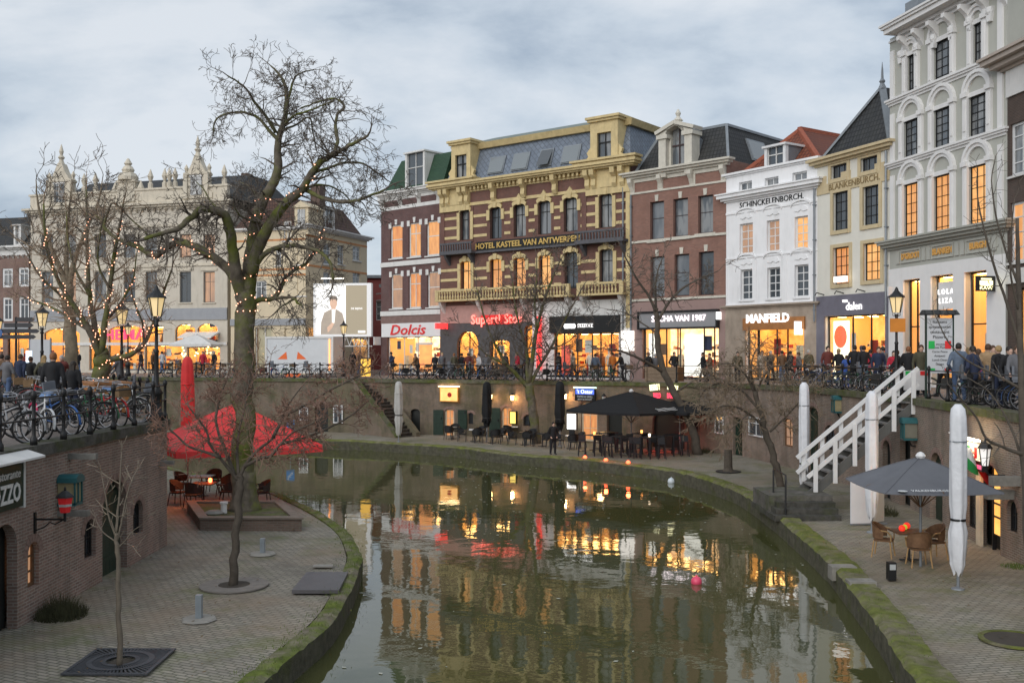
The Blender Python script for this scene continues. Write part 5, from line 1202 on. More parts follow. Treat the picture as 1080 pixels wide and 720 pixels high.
big, bbase, bpaths = limbs_tree('bare_tree', 'huge bare mossy tree with spreading crooked limbs on the brick planter', 32.0, BIG, 5, BARK, TWIG, (4.4, 1.02, 3, -.02, .42, (2, 4)), group=None, rmin=.007)
q = MB(); q.lathe([(.62,-.12),(.52,.1),(.42,.4),(.38,.9),(.36,1.2)], (0,0,0), 12); q.build('root_flare', BARK, big, smooth=True, uv=False)
limbs_tree('small_tree', 'slender tree with low spreading russet twig crown in front of the red parasol', 22.9, [
 ([(245,621),(247,590),(250,555),(252,525),(252,505),(252,500)], .105, .085, 0, 0),
 ([(252,507),(242,495),(232,482),(222,470),(218,455),(208,440),(198,428)], .048, .014, 0, -.8),
 ([(252,503),(262,486),(275,472),(288,462),(295,445),(305,425),(318,408)], .048, .014, 0, .5),
 ([(258,492),(272,484),(286,480),(296,468),(310,455),(330,446),(350,436)], .042, .012, 0, -.9),
 ([(252,502),(250,480),(252,455),(258,430),(262,405),(266,385)], .042, .012, 0, .9),
 ([(247,500),(236,470),(228,445),(232,420),(240,398)], .05, .016, 0, 1.0),
 ([(232,482),(215,476),(198,470),(182,455),(168,445)], .04, .014, -.3, -.6),
 ([(288,462),(300,440),(325,425),(350,410),(375,398),(392,392)], .045, .014, .2, -.4),
 ([(296,468),(320,462),(345,452),(370,438),(385,425)], .04, .013, -.2, .8),
], 8, BARKD, TWIGR, (8.5, .66, 2, .03, .5, (3, 5)), rmin=.0062, leaf=(mat('withered_leaf', (.22,.1,.06), .9, .3, 5, 0), .35, .03))
limbs_tree('sapling', 'thin young sapling rising from the square iron grate', 17.0, [
 ([(126,702),(126,670),(125.5,640),(125,605),(124,575),(123,562)], .052, .036, 0, 0),
 ([(123,566),(117,552),(114,540),(112,525),(109,510)], .022, .008, 0, -.15), ([(123.5,570),(128,552),(131,535),(136,515),(142,500)], .022, .008, 0, .15),
 ([(123,560),(124,540),(126,520),(127,500),(128,482)], .026, .008, 0, .1), ([(124,572),(115,566),(108,560),(102,550)], .014, .006, 0, .2), ([(124,578),(132,570),(140,560),(147,555)], .014, .006, 0, -.2),
], 3, mat('pale_bark', (.15,.125,.095), .9, .25, 6, .3), TWIGP, (5.0, .42, 1, .1, .3, (2, 3)), rmin=.0042)
lit, lbase, lpaths = limbs_tree('bare_tree', 'bare tree wound with fairy lights on the left street among parked bicycles', 34.0, [
 ([(108,412),(107,395),(106,380),(106,372)], .3, .27, 0, 0),
 ([(105,375),(96,352),(82,328),(66,304),(54,278),(48,248),(46,215)], .13, .03, 0, -1), ([(106,373),(100,345),(95,312),(92,270),(92,232),(91,200)], .13, .03, 0, .8),
 ([(107,373),(111,340),(116,305),(120,272),(126,240),(130,215)], .13, .03, 0, -.6), ([(109,382),(122,378),(138,374),(152,362),(162,340),(171,312),(181,285)], .13, .03, 0, .4),
 ([(96,350),(78,338),(58,326),(38,318),(20,312)], .07, .02, 0, 1.2), ([(82,328),(60,308),(40,288),(26,262)], .06, .02, -.2, -1), ([(111,340),(128,318),(140,296),(144,268)], .06, .02, 0, 1), ([(95,312),(80,285),(72,255),(70,222)], .06, .02, .2, 1.4), ([(116,305),(104,280),(105,250),(110,225)], .05, .018, -.3, -1.2), ([(152,362),(150,340),(142,320),(138,300)], .05, .018, .2, -.7),
], 12, BARK, mat('brown_twig', (.26,.19,.13), .9, .2, 2, 0), (4.0, 1.0, 2, .05, .3, (3, 4)), group=None, rmin=.0062)
limbs_tree('plane_tree', 'pale barked tree trunk behind the lit tree near the store windows', 62, [
 ([(76,396),(75,370),(74,345),(72,320),(71,300)], .42, .34, 0, 0), ([(71,305),(60,275),(48,245),(40,215),(38,190)], .2, .03, 0, -1), ([(72,303),(80,270),(92,240),(104,212),(108,190)], .2, .03, 0, 1),
 ([(71,302),(70,265),(72,230),(76,195)], .2, .03, 0, .4), ([(62,280),(42,268),(24,255),(12,250)], .1, .02, 0, 1.5), ([(85,258),(108,245),(122,225)], .1, .02, 0, -1.5)
], 14, mat('plane_bark', (.2,.16,.11), .9, .35, 3, .3), TWIG, (1.8, 2.2, 2, .05, .35, (3, 4)), rmin=.015)
limbs_tree('terrace_tree', 'multi stemmed bare tree on the far terrace in front of the hotel', 59, [
 ([(566,469),(563,440),(560,420),(557,404)], .3, .25, 0, 0), ([(557,408),(546,396),(534,384),(526,370),(516,350),(508,325),(503,305)], .15, .03, 0, -1), ([(557,405),(556,385),(555,368),(548,345),(543,320),(540,292)], .15, .03, 0, .8),
 ([(558,404),(562,375),(566,346),(575,314),(584,290),(592,272)], .16, .03, 0, -.5), ([(559,406),(568,388),(580,368),(592,345),(604,322),(616,300)], .13, .03, 0, .6), ([(566,346),(564,320),(566,295),(566,270)], .08, .025, -.3, .4),
 ([(534,384),(520,378),(505,366),(492,350)], .07, .025, -.4, -1), ([(580,368),(596,362),(612,350)], .06, .025, .3, 1.3),
], 21, BARK, TWIG, (3.3, 1.6, 2, .06, .3, (3, 5)), rmin=.0125)
limbs_tree('leaning_tree', 'dark slim tree leaning left beside the black parasols', 52.5, [
 ([(737,481),(730,455),(720,430),(708,408),(699,388),(694,365),(693,340),(692,325)], .26, .13, 0, 0), ([(692,330),(684,312),(672,295),(660,272),(652,255)], .09, .025, 0, -1), ([(692,328),(691,305),(694,285),(700,268)], .08, .025, 0, .8),
 ([(693,340),(706,318),(720,304),(738,294),(757,286)], .09, .025, 0, .4), ([(700,392),(686,384),(672,377),(658,371),(645,368)], .11, .035, 0, -1.5), ([(694,352),(676,340),(660,330),(640,326)], .05, .02, 0, 1), ([(712,414),(735,400),(756,398),(772,408)], .07, .02, 0, -2)
], 25, BARKD, TWIG, (2.8, 1.3, 2, -.01, .35, (3, 4)), rmin=.012)
limbs_tree('weeping_tree', 'pale weeping tree beside the white stairs drooping over the far quay', 40, [
 ([(824,516),(818,490),(812,470),(806,450),(801,430),(796,412)], .17, .1, 0, 0), ([(806,450),(790,436),(772,428),(754,430),(742,440)], .06, .02, 0, -1.2), ([(801,432),(782,412),(762,404),(745,410),(735,425)], .06, .02, 0, .9),
 ([(796,414),(786,395),(772,384),(758,384)], .06, .02, 0, -.3), ([(797,416),(806,396),(818,386),(834,388)], .05, .02, 0, .5), ([(796,412),(792,390),(796,372),(806,360)], .05, .018, 0, -.8), ([(812,455),(828,440),(846,420),(862,398)], .05, .018, 0, .3), ([(790,436),(776,448),(764,458)], .03, .014, -.6, -1.5)
], 31, BARKD, TWIGB, (8.0, 1.0, 2, -.07, .38, (3, 5)), rmin=.0095)
limbs_tree('edge_tree', 'bare thin tree at the picture edge reaching in over the right quay', 18.9, [
 ([(1092,675),(1088,600),(1083,520),(1079,440),(1076,360),(1074,290),(1073,230)], .13, .03, 0, 0), ([(1076,365),(1062,320),(1050,285),(1040,250),(1032,215),(1030,190)], .035, .009, 0, -.3), ([(1077,410),(1050,395),(1020,380),(1000,360),(985,330)], .03, .009, 0, .5),
 ([(1081,480),(1060,472),(1040,462),(1030,440),(1012,420),(1000,405)], .04, .01, 0, -.5), ([(1074,300),(1060,262),(1050,225),(1046,190),(1050,165)], .028, .008, 0, .5), ([(1082,500),(1066,450),(1045,415),(1024,400)], .03, .009, 0, .8), ([(1075,330),(1066,290),(1066,250),(1070,210)], .025, .008, 0, -.6)
], 37, BARKD, TWIG, (3.4, .5, 1, .04, .3, (2, 4)), rmin=.0042)
# fairy lights: a cable wound round each lit limb, its bulbs as separate parts
BULB = emit('fairy_bulb', (1, .42, .26), 2.6, base=(.8,.6,.4))
bulb_me = MB().ball((0,0,0), .0165, 6, 4).mesh('bulb', BULB, True, False)
def string(path, rs, base, label, turn, step, rb=1.0, f0=0, f1=1):
    root = empty('fairy_lights', base, 0, label, 'fairy lights', 'fairy light strings'); n = len(path); pts = []
    K = 14
    for i in range(int((n-1)*f0), max(2, int((n-1)*f1))):
        for j in range(K):
            t = j/K; p = path[i].lerp(path[min(i+1, n-1)], t); d = (path[min(i+1, n-1)]-path[i]).normalized(); a = (i+t)*turn; u = d.orthogonal().normalized(); w = d.cross(u)
            pts.append(p + (u*cos(a)+w*sin(a))*(rs[i]+.03))
    MB().tube(pts, .005, 3, False).build('cable', BLACK, root, uv=False)
    acc = 0; nxt = 0; c = 0
    for a, b in zip(pts, pts[1:]):
        acc += (b-a).length
        if acc > nxt and c < 100: o = put(bpy.data.objects.new('bulb', bulb_me), root, loc=b); o.scale = (rb, rb, rb); nxt = acc + step*R.uniform(.6, 1.4); c += 1
for li, lab, f0, f1, turn, st in ((2, 'string of warm bulbs along the lowest left limb of the huge tree', .05, .75, 1.6, .16), (4, 'string of warm bulbs up the mossy main stem of the huge tree', 0, .35, 1.8, .2), (16, 'string of warm bulbs on the rising right limb of the huge tree', .1, 1, 1.6, .17), (5, 'short string of warm bulbs high on the right stem of the huge tree', .35, .62, 1.0, .2), (0, 'string of warm bulbs round the trunk fork of the huge tree', .84, 1, 2.6, .17)):
    string(bpaths[li][0], bpaths[li][1], bbase, lab, turn, st, 1.1, f0, f1)
for li, lab in ((1, 'bulb string up the outer left stem of the lit street tree'), (2, 'bulb string up the straight tall stem of the lit street tree'), (3, 'bulb string up the inner right stem of the lit street tree'), (4, 'bulb string along the low right arm of the lit street tree'), (5, 'bulb string along the flat left arm of the lit street tree'), (6, 'bulb string on the steep left side branch of the lit street tree'), (7, 'bulb string on the right side branch of the lit street tree'), (10, 'bulb string on the short branch above the low right arm'), (0, 'bulb string round the trunk of the lit street tree')):
    string(lpaths[li][0], lpaths[li][1], lbase, lab, 1.5, .13, 1.15, 0, .9)
# ------------------------------------------------------------------ stairs
def up(v, z): return V((v.x, v.y, z))
BST = moss_mat('brick_stair', (.08,.068,.058), (.05,.055,.025), .55, .75)
T, B = V((-10.3,66.5,0)), V((-7.2,63.1,0)); d = (B-T).normalized(); w = V((-d.y, d.x, 0)); w = w if w.x > 0 else -w
root = empty('brick_stairs', up(B, QZ), 0, 'old brick stairs descending from the street along the far wharf wall', 'stairs'); o = root.location; n = 17; zt = 4.2
for i in range(n):
    a = T.lerp(B, i/n); b = T.lerp(B, (i+1)/n); z = zt-(zt-QZ)*(i+1)/n
    q = MB(); q.hexa([up(a,QZ)-o, up(b,QZ)-o, up(b+w*1.25,QZ)-o, up(a+w*1.25,QZ)-o], [up(a,z)-o, up(b,z)-o, up(b+w*1.25,z)-o, up(a+w*1.25,z)-o])
    q.hexa([up(a,z)-o, up(b+d*.05,z)-o, up(b+d*.05+w*1.25,z)-o, up(a+w*1.25,z)-o], [up(a,z+.07)-o, up(b+d*.05,z+.07)-o, up(b+d*.05+w*1.25,z+.07)-o, up(a+w*1.25,z+.07)-o])
    q.build('step', BST, root)
for off, nm in ((-.32, 'parapet'), (1.26, 'parapet')):
    hp_ = .02 if off < 0 else .25; q = MB(); a, b = T+w*off, B+w*off+d*.2; q.hexa([up(a,QZ-.1)-o, up(b,QZ-.1)-o, up(b+w*.3,QZ-.1)-o, up(a+w*.3,QZ-.1)-o], [up(a,zt+hp_)-o, up(b,QZ+hp_+.05)-o, up(b+w*.3,QZ+hp_+.05)-o, up(a+w*.3,zt+hp_)-o]); pp = q.build(nm, WBD, root)
    if off > 0: continue
    q = MB(); q.hexa([up(a-w*.04,zt+.02)-o, up(b-w*.04,QZ+.07)-o, up(b+w*.34,QZ+.07)-o, up(a+w*.34,zt+.02)-o], [up(a-w*.04,zt+.12)-o, up(b-w*.04,QZ+.17)-o, up(b+w*.34,QZ+.17)-o, up(a+w*.34,zt+.12)-o]); q.build('coping', DC2, pp)
root = empty('white_stairs', (10.2,34.5,QZ), 0, 'white wooden stairs with double handrails climbing to the right street', 'stairs'); x0, x1, z0, z1, n = 0, 3.5, .72, 3.8, 13
TRD = mat('grey_tread', (.2,.19,.18), .8, .2, 5)
for i in range(n):
    t = (i+.6)/n; MB().box(x0+(x1-x0)*t-.14, -.5, z0+(z1-z0)*t-.03, x0+(x1-x0)*t+.14, .55, z0+(z1-z0)*t+.02).build('tread', TRD, root)
for y in (-.56, .56):
    MB().bar((x0-.1, y, z0-.22), (x1, y, z1-.22), .06, .3).build('stringer', mat('dark_stringer', (.1,.1,.095), .6), root)
    ys = y + (-.07 if y < 0 else .07)
    for hh, nm in ((1.08,'handrail'), (.55,'middle_rail')): MB().bar((x0-.15, ys, z0+hh-.1), (x1+.12, ys, z1+hh), .07, .13).build(nm, WHITE, root)
    for k in range(6):
        t = .03+.19*k; x = x0+(x1-x0)*t; z = z0+(z1-z0)*t; MB().box(x-.07, ys-.11 if y < 0 else ys+.05, z-.42, x+.07, ys-.05 if y < 0 else ys+.11, z+1.0).build('post', WHITE, root)
MATS_STEP = moss_mat('mossy_step_riser', (.075,.072,.064), (.06,.068,.03), .48, .72)
root = empty('stone_steps', (9.65,33.9,QZ), 0, 'mossy stone landing steps at the foot of the white stairs', 'steps')
for i in range(4): MB().box(-.85-.1*i, -1.0-.28*(2-i)*0-.32*(3-i), .17*i*0, .95, 1.2, .17*(i+1)-.0).build('step', moss_mat('mossy_step', (.12,.112,.1), (.08,.09,.045), .45, .7), root) if i == 3 else MB().box(-.85-.12*(3-i), -1.0-.32*(3-i), 0, .95-.01*(3-i), 1.2-.01*(3-i), .17*(i+1)).build('step', MATS_STEP, root)
# ------------------------------------------------------------------ parasols
CVW = mat('white_cover', (.64,.65,.68), .6, .1, 3, 1.0, bscale=7, grime=.3, gcol=(.42,.43,.45)); CVB = mat('black_cloth', (.007,.0075,.009), .8, .2, 4, .4, bscale=8); CVG = mat('grey_cover', (.42,.41,.39), .7, .1, 4, .4, bscale=9); REDC = mat('red_cloth', (.75,.05,.05), .7, .16, 2, .2, bscale=8); GREYC = mat('slate_cloth', (.12,.125,.14), .75, .12, 2, .15)
def folded(name, label, x, y, zb, H, R0, m, tie=.36, foot=.18, pole_m=ZINC, seed=0, cat='closed parasol', group=None, base=True, dome=False):
    r = random.Random(seed+3); root = empty(name, (x, y, zb), 0, label, cat, group); N_ = 40; q = MB(); vs = []; fs = []; ph = [r.uniform(0, 6.28) for _ in range(4)]
    hs = [foot, .05+foot, .14+foot, tie-.07, tie-.015, tie+.015, tie+.08, .55, .7, .84, .93, .975, 1]
    ks = [.35, .62, .72, .98, .8, .8, 1.0, 1.0, .96, .9, .84, .7, .3] if not dome else [.42, .8, .98, 1.08, .84, .84, 1.0, 1, 1, .98, .95, .82, .35]
    for h_, k in zip(hs, ks):
        for j in range(N_):
            a = 2*pi*j/N_; f = 1+(.10 if not dome else .07)*sin(6*a+ph[0]+h_*2)*(1 if h_ < .9 else .4)+.06*sin(3*a+ph[1]+7*h_)*(1 if h_ < tie+.1 else .5)+.03*sin(5*a+13*h_+ph[3])+(.12*sin(9*a+ph[2]+20*h_) if h_ < foot+.16 else 0)
            vs.append((R0*k*f*cos(a), R0*k*f*sin(a), H*h_+(.06*sin(4*a+ph[3]) if h_ < foot+.04 else 0)))
    for i in range(len(hs)-1):
        for j in range(N_): a = i*N_+j; b = i*N_+(j+1) % N_; fs.append((a, b, b+N_, a+N_))
    fs.append(tuple(range((len(hs)-1)*N_, len(hs)*N_))); q.add(vs, fs); q.build('folded_canopy', m, root, smooth=True, uv=False)
    MB().lathe([(R0*.93,-.025),(R0*.96,0),(R0*.93,.025)], (0,0,H*tie), 16).build('tie', BLACK, root)
    MB().lathe([(R0*1.06,-.015),(R0*1.09,0),(R0*1.06,.015)], (0,0,H*.8), 16).build('tie', m if not dome else ZINC, root)
    MB().tube([(0,0,0), (0,0,H*foot+.2)], .035, 8).build('pole', pole_m, root)
    if base: MB().lathe([(.16,0),(.14,.05),(.05,.08)], (0,0,0), 12).build('base', ZINC, root)
    return root
for i, (px, yb, ytop, lab) in enumerate(((848, None, 403, 'white covered closed parasol behind the foot of the white stairs'), (919.5, 562, 412, 'white covered closed parasol in front of the white stairs and board'), (1010.5, 622, 426, 'nearest white covered closed parasol, right of the slate parasol'))):
    Y = 37 if yb is None else (CZ-QZ)*F/(yb-HY); p = at(px, 500, Y); Z1 = at(px, ytop, Y).z
    folded('closed_parasol', lab, p.x, Y, QZ, Z1-QZ, .18, CVW, .38 if i else .3, .1 if i != 2 else .09, seed=i, group='white closed parasols on the right quay', dome=True)
p = gnd(420.5, 466.5, QZ); folded('closed_parasol', 'tall beige closed parasol beside the lit door on the far quay', p.x, p.y, QZ, at(0, 402, p.y).z-QZ, .26, CVG, .45, .12, seed=5)
p = gnd(513.5, 466, QZ); folded('closed_parasol', 'black closed parasol left of the terrace tree', p.x, p.y, QZ, at(0, 402.5, p.y).z-QZ, .3, CVB, .4, .25, seed=6, group='black closed parasols on the far terrace')
p = gnd(590.5, 471, QZ); folded('closed_parasol', 'black closed parasol next to the white lit menu panel', p.x, p.y, QZ, at(0, 402, p.y).z-QZ, .3, CVB, .42, .25, seed=7, group='black closed parasols on the far terrace')
p = at(198, 480, 38); folded('closed_parasol', 'tall red closed parasol behind the open red one', p.x, 38, QZ, at(0, 376, 38).z-QZ, .25, REDC, .35, .25, seed=8)
def strip_text(parent, s, size, loc, rz, tilt, m): return text(s, size, m, parent, loc, rz, 'lettering', .004, tilt)
PALEL = mat('pale_lettering', (.6,.62,.63), .7, .05)
u1 = umbrella('parasol', 'open slate grey square parasol over the wicker chairs', (10.3,25.1,QZ), 2.0, 2.78, .72, GREYC, pm=ZINC, valance=.02, base_plate=False)
text('VALKENBURGER', .12, PALEL, u1, (-.3, -1.39, 2.12), 0, 'lettering', .004, 22, sx=1.1); MB().lathe([(.01,0),(.11,.0),(.11,.01),(.01,.01)], (-1.0, -1.4, 2.11), 12).build('round_mark', PALEL, u1)
u2 = umbrella('parasol', 'large open black parasol over the high bar tables', (6.35,53,QZ), 3.45, 3.35, .98, CVB, n=4, rot=rad(45), pm=ZINC, valance=.12)
for s, w_ in ((-1, 1.1), (1, 1.15)):
    q = MB(); a = rad(45); lx = 2.45
    for j in range(5):
        pts = [V((lx if s > 0 else -.9+i*.28, (-.9+i*.28) if s > 0 else -lx, 0)) for i in range(7)]
    MBq = MB(); c = 2.445
    for j in range(3 if s < 0 else 5):
        z = 2.47 + .07*j if s > 0 else 2.44+.045*j; t = (2.37+.98-(z-0)) if 0 else c-(z-2.4)*2.2
        pts = [((-.8+.27*i), -t-.03, z+.02*sin(i*2.1+j)) for i in range(7)] if s < 0 else [(t+.03, (-.55+.22*i), z+.03*sin(i*1.7+j*1.3)) for i in range(7)]
        MBq.tube(pts, .022, 4)
    MBq.build('printed_mark', PALEL, u2, uv=False)
u3 = umbrella('parasol', 'big open red parasol behind the huge tree trunk', (-10.0,36,QZ), 3.5, 3.55, 1.4, REDC, n=4, rot=rad(28), pm=WTRIM, valance=.22)
text('Amstel', .3, mat('pale_red_letters', (.75,.5,.45), .6), u3, (-2.1, -1.93, 2.03), rad(0), 'lettering', .004, 90)
umbrella('parasol', 'second black parasol behind the leaning tree by the red neon', (9.0,53.4,QZ), 2.2, 2.9, .6, CVB, n=4, rot=rad(45), pm=ZINC, valance=.12)
# ------------------------------------------------------------------ tables and chairs
WICK = mat('brown_wicker', (.17,.09,.045), .7, .35, 9, .5, bscale=60); WICKD = mat('dark_wicker', (.045,.03,.024), .7, .35, 9, .5, bscale=60); CANE = mat('cane_leg', (.4,.25,.11), .6, .2, 9); DARKM = mat('dark_metal', (.02,.02,.022), .5, .2, 5)
def chair(label, x, y, rz, m=WICK, legm=CANE, group=None, name='wicker_chair'):
    key = (m.name, legm.name)
    if key in CH: r = copy_tree(CH[key]); r.location = (x, y, QZ+.06); r.rotation_euler = (0, 0, rz)
    else:
        r = empty(name, (x, y, QZ+.06), rz); CH[key] = r
        MB().hexa([(-.22,-.23,.42),(.22,-.23,.42),(.2,.2,.42),(-.2,.2,.42)], [(-.23,-.24,.47),(.23,-.24,.47),(.21,.21,.47),(-.21,.21,.47)]).build('seat', m, r)
        q = MB(); vs = []; fs = []; n = 9
        for th in (0, .03):
            for zz_ in (.5, .68, .84, .9):
                for i in range(n):
                    a = pi*(-.06+1.12*i/(n-1)); rr = .25+.05*(zz_-.5)+th; side = abs(i-(n-1)/2)/((n-1)/2); zq = zz_ if zz_ < .6 else zz_ - (.2*side**2)*(zz_-.5)/.4
                    vs.append((rr*cos(a), rr*sin(a)*.95, zq))
        for t in (0, 4*n):
            for k in range(3):
                for i in range(n-1): a = t+k*n+i; fs.append((a, a+1, a+n+1, a+n))
        for i in range(n-1): a = 3*n+i; fs.append((a, a+1, a+4*n+1, a+4*n))
        q.add(vs, fs); q.build('backrest', m, r, smooth=True)
        for sx in (-1, 1):
            MB().tube([(sx*.29,.0,.72), (sx*.29,-.15,.7), (sx*.25,-.23,.6), (sx*.23,-.23,.45)], .02, 6).build('arm', legm, r)
            for sy in (-1, 1): MB().tube([(sx*.2,sy*.2,.43), (sx*.25,sy*.25,0)], .018, 6).build('leg', legm, r)
    return tag(r, label, 'chair', group)
CH = {}
def table(label, x, y, w=.7, h=.75, m=WOOD, legm=DARKM, group=None, name='table', rnd=False, rz=0):
    r = empty(name, (x, y, QZ+.06), rz, label, 'table', group)
    (MB().lathe([(w/2,h-.03),(w/2,h)], (0,0,0), 20) if rnd else MB().box(-w/2,-w/2,h-.04,w/2,w/2,h)).build('tabletop', m, r)
    if h < .9:
        MB().tube([(0,0,.03), (0,0,h-.04)], .03, 8).build('pedestal', legm, r); MB().box(-.25,-.04,0,.25,.04,.03).box(-.04,-.25,.005,.04,.25,.035).build('foot', legm, r)
    else:
        for sx in (-1, 1):
            for sy in (-1, 1): MB().box(sx*(w/2-.03)-.025, sy*(w/2-.03)-.025, 0, sx*(w/2-.03)+.025, sy*(w/2-.03)+.025, h-.04).build('leg', legm, r)
        MB().box(-w/2+.02,-.02,.28,w/2-.02,.02,.32).build('footrest', legm, r)
    return r
table('brown wooden table under the slate grey parasol with coloured globes on it', 10.25, 25.7, .8, .75)
chair('brown wicker armchair left of the globe table', 9.75, 26.15, rad(60)); chair('brown wicker armchair in front of the globe table seen from behind', 10.2, 24.95, rad(175)); chair('brown wicker armchair right of the globe table by the parasol pole', 10.95, 25.85, rad(-80))
for c, px, y, s_, lb in (((.9,.04,.02), -.22, 25.6, .085, 'red glass globe at the left of the table under the slate parasol'), ((.45,.5,.04), -.08, 25.8, .075, 'yellow green glass globe between two red globes on the table'), ((.9,.06,.02), .04, 25.95, .09, 'red glass globe at the back of the table under the slate parasol')):
    g = empty('glass_globe', (10.25+px, y, QZ+.81), 0, lb, 'globe'); MB().ball((0,0,s_), s_, 12, 8).build('globe', emit('globe_%s' % lb[:3], c, .45, base=c), g, smooth=True, uv=False); MB().lathe([(.05,0),(.045,.02)], (0,0,0), 10).build('base', DARKM, g)
# terrace under the red parasol
table('wooden terrace table under the red parasol, the nearer one', -10.9, 35.2, .8, .75); table('grey topped terrace table farther back under the red parasol', -11.6, 37.2, .8, .75, ZINC)
for x, y, a, lb in ((-11.75,35.0,80,'dark wicker chair at the left of the nearer table under the red parasol'), (-11.0,34.35,170,'dark wicker chair in front of the nearer table under the red parasol'), (-10.05,35.2,-90,'dark wicker chair between the nearer table and the tree trunk'), (-12.4,37.4,75,'dark wicker chair at the far left under the red parasol'), (-11.4,38.1,0,'dark wicker chair behind the grey topped table'), (-10.7,37.1,-95,'dark wicker chair right of the grey topped table'), (-8.75,34.9,-60,'single dark wicker chair right of the huge trunk near the canal edge')):
    chair(lb, x, y, rad(a), WICKD, WICKD, 'dark wicker chairs under the red parasol')
g = empty('table_lamp', (-10.7,35.3,QZ+.81), 0, 'small red glowing lamp on the table under the red parasol', 'lamp'); MB().lathe([(.04,0),(.07,.05),(.06,.14),(.02,.16)], (0,0,0), 10).build('shade', emit('red_lamp_glow', (1,.12,.04), 6), g); MB().lathe([(.05,-.0),(.05,.01)], (0,0,-.01), 8).build('base', DARKM, g)
def lampo(name, loc, e, c, r=.1):
    l = bpy.data.lights.new(name, 'POINT'); l.energy = e; l.color = c; l.shadow_soft_size = r
    o = bpy.data.objects.new(name, l); COL.objects.link(o); o.location = loc; return o
lampo('heater_light', (-11.2,34.6,2.2), 40, (1,.3,.1), .2)
g = empty('terrace_heater', (-9.9,35.6,QZ+.06), 0, 'orange glowing terrace heater tube under the red parasol', 'heater'); MB().tube([(0,0,0),(0,0,2.1)], .03, 6).build('pole', mat('orange_lit_pole', (.6,.2,.05), .5), g); MB().box(-.2,-.05,2.1,.2,.05,2.2).build('heating_element', emit('heater_glow', (1,.25,.05), 4), g)  # pole's orange colour stands in for warm light on the parasol pole
# far terrace: low tables with dark chairs
CHB = mat('black_chair', (.01,.01,.011), .6, .2, 9, .3); rr = random.Random(4); k = 0
places = [(477,463.5),(500,466.5),(519,468),(541,463),(553,470),(572,471.5),(602,474)]
side = ['nearest the lit green shuttered door', 'left of the folded black parasol', 'right of the folded black parasol', 'below the yellow menu board', 'beside the terrace tree trunk', 'between the tree and the waiting man', 'below the white lit menu panel']
for i, (px, py) in enumerate(places):
    p = gnd(px, py, QZ); table('small terrace table %s' % side[i], p.x, p.y, .62, .74, [STONE, WHITE, DARKM, WHITE, DARKM, DARKM, WHITE][i], rnd=i % 2 == 0, group='small tables on the far terrace')
    for a in ((200, 20) if i in (0, 3) else (165, 285, 45)):
        t = rad(a+rr.uniform(-12, 12)); chair('black terrace chair at the small table %s' % side[i], p.x+.72*sin(t), p.y+.72*cos(t), -t, CHB, DARKM, 'black chairs on the far terrace')
hp = [(4.3,51.9),(5.6,51.1),(7.0,50.6),(5.2,53.6),(6.9,52.9),(8.4,51.9)]
hn = ['at the left corner of the large black parasol', 'front left under the large black parasol', 'front right under the large black parasol', 'at the back left under the large black parasol', 'beside the pole of the large black parasol', 'nearest the leaning tree under the black parasol']
def stool(label, x, y):
    if 'stool' in CH: r = copy_tree(CH['stool']); r.location = (x, y, QZ+.06)
    else:
        r = empty('bar_stool', (x, y, QZ+.06)); CH['stool'] = r
        MB().box(-.18,-.18,.74,.18,.18,.78).build('seat', DARKM, r); MB().box(-.18,.14,.78,.18,.18,1.05).build('backrest', DARKM, r)
        for sx in (-1, 1):
            for sy in (-1, 1): MB().bar((sx*.14,sy*.14,.74), (sx*.2,sy*.2,0), .03).build('leg', DARKM, r)
        MB().box(-.17,-.19,.25,.17,-.16,.28).build('footrest', DARKM, r)
    return tag(r, label, 'bar stool', 'black bar stools under the black parasol')
for i, (x, y) in enumerate(hp):
    table('black high bar table %s' % hn[i], x, y, .75, 1.08, DARKM, DARKM, 'black high tables', 'high_table', rz=rad(40))
    for a in (20, 130, 250): stool('black bar stool at the high table %s' % hn[i], x+.7*sin(rad(a)), y+.7*cos(rad(a)))
    if i in (0, 2, 4): c = empty('candle_glass', (x, y+.1, QZ+1.14), 0, ['orange candle glass on the high table at the parasol left corner', '', 'pale candle glass on the front right high table', '', 'orange candle glass on the high table beside the parasol pole'][i], 'candle'); MB().lathe([(.05,0),(.065,.12),(.055,.15)], (0,0,0), 10).build('glass', emit('candle_glass_%d' % (i % 4), (1,.35,.08) if i != 2 else (1,.75,.5), 2.5), c); MB().lathe([(.055,-.01),(.055,0)], (0,0,0), 8).build('base', DARKM, c)
for i, (px, py) in enumerate(((617,483.5),(639,486.5),(662.5,489))):
    p = gnd(px, py, QZ+.06); c = empty('ground_lantern', p, 0, ['leftmost red glowing lantern on the quay before the black parasol', 'middle red glowing lantern on the quay before the black parasol', 'rightmost red glowing lantern on the quay before the black parasol'][i], 'lantern', 'red ground lanterns')
    MB().lathe([(.06,0),(.1,.05),(.09,.12),(.05,.16)], (0,0,0), 12).build('glass', emit('red_lantern', (1,.1,.03), 3.2), c); MB().lathe([(.08,-.02),(.08,0)], (0,0,0), 10).build('base', DARKM, c)
    lampo('lantern_light', (p.x, p.y-.1, QZ+.45), 7, (1,.12,.04))
lampo('bar_red_light', (7.9,54.3,1.3), 22, (1,.06,.04), .2); lampo('bar_warm_light', (4.9,55.2,2.2), 25, (1,.55,.2), .2)
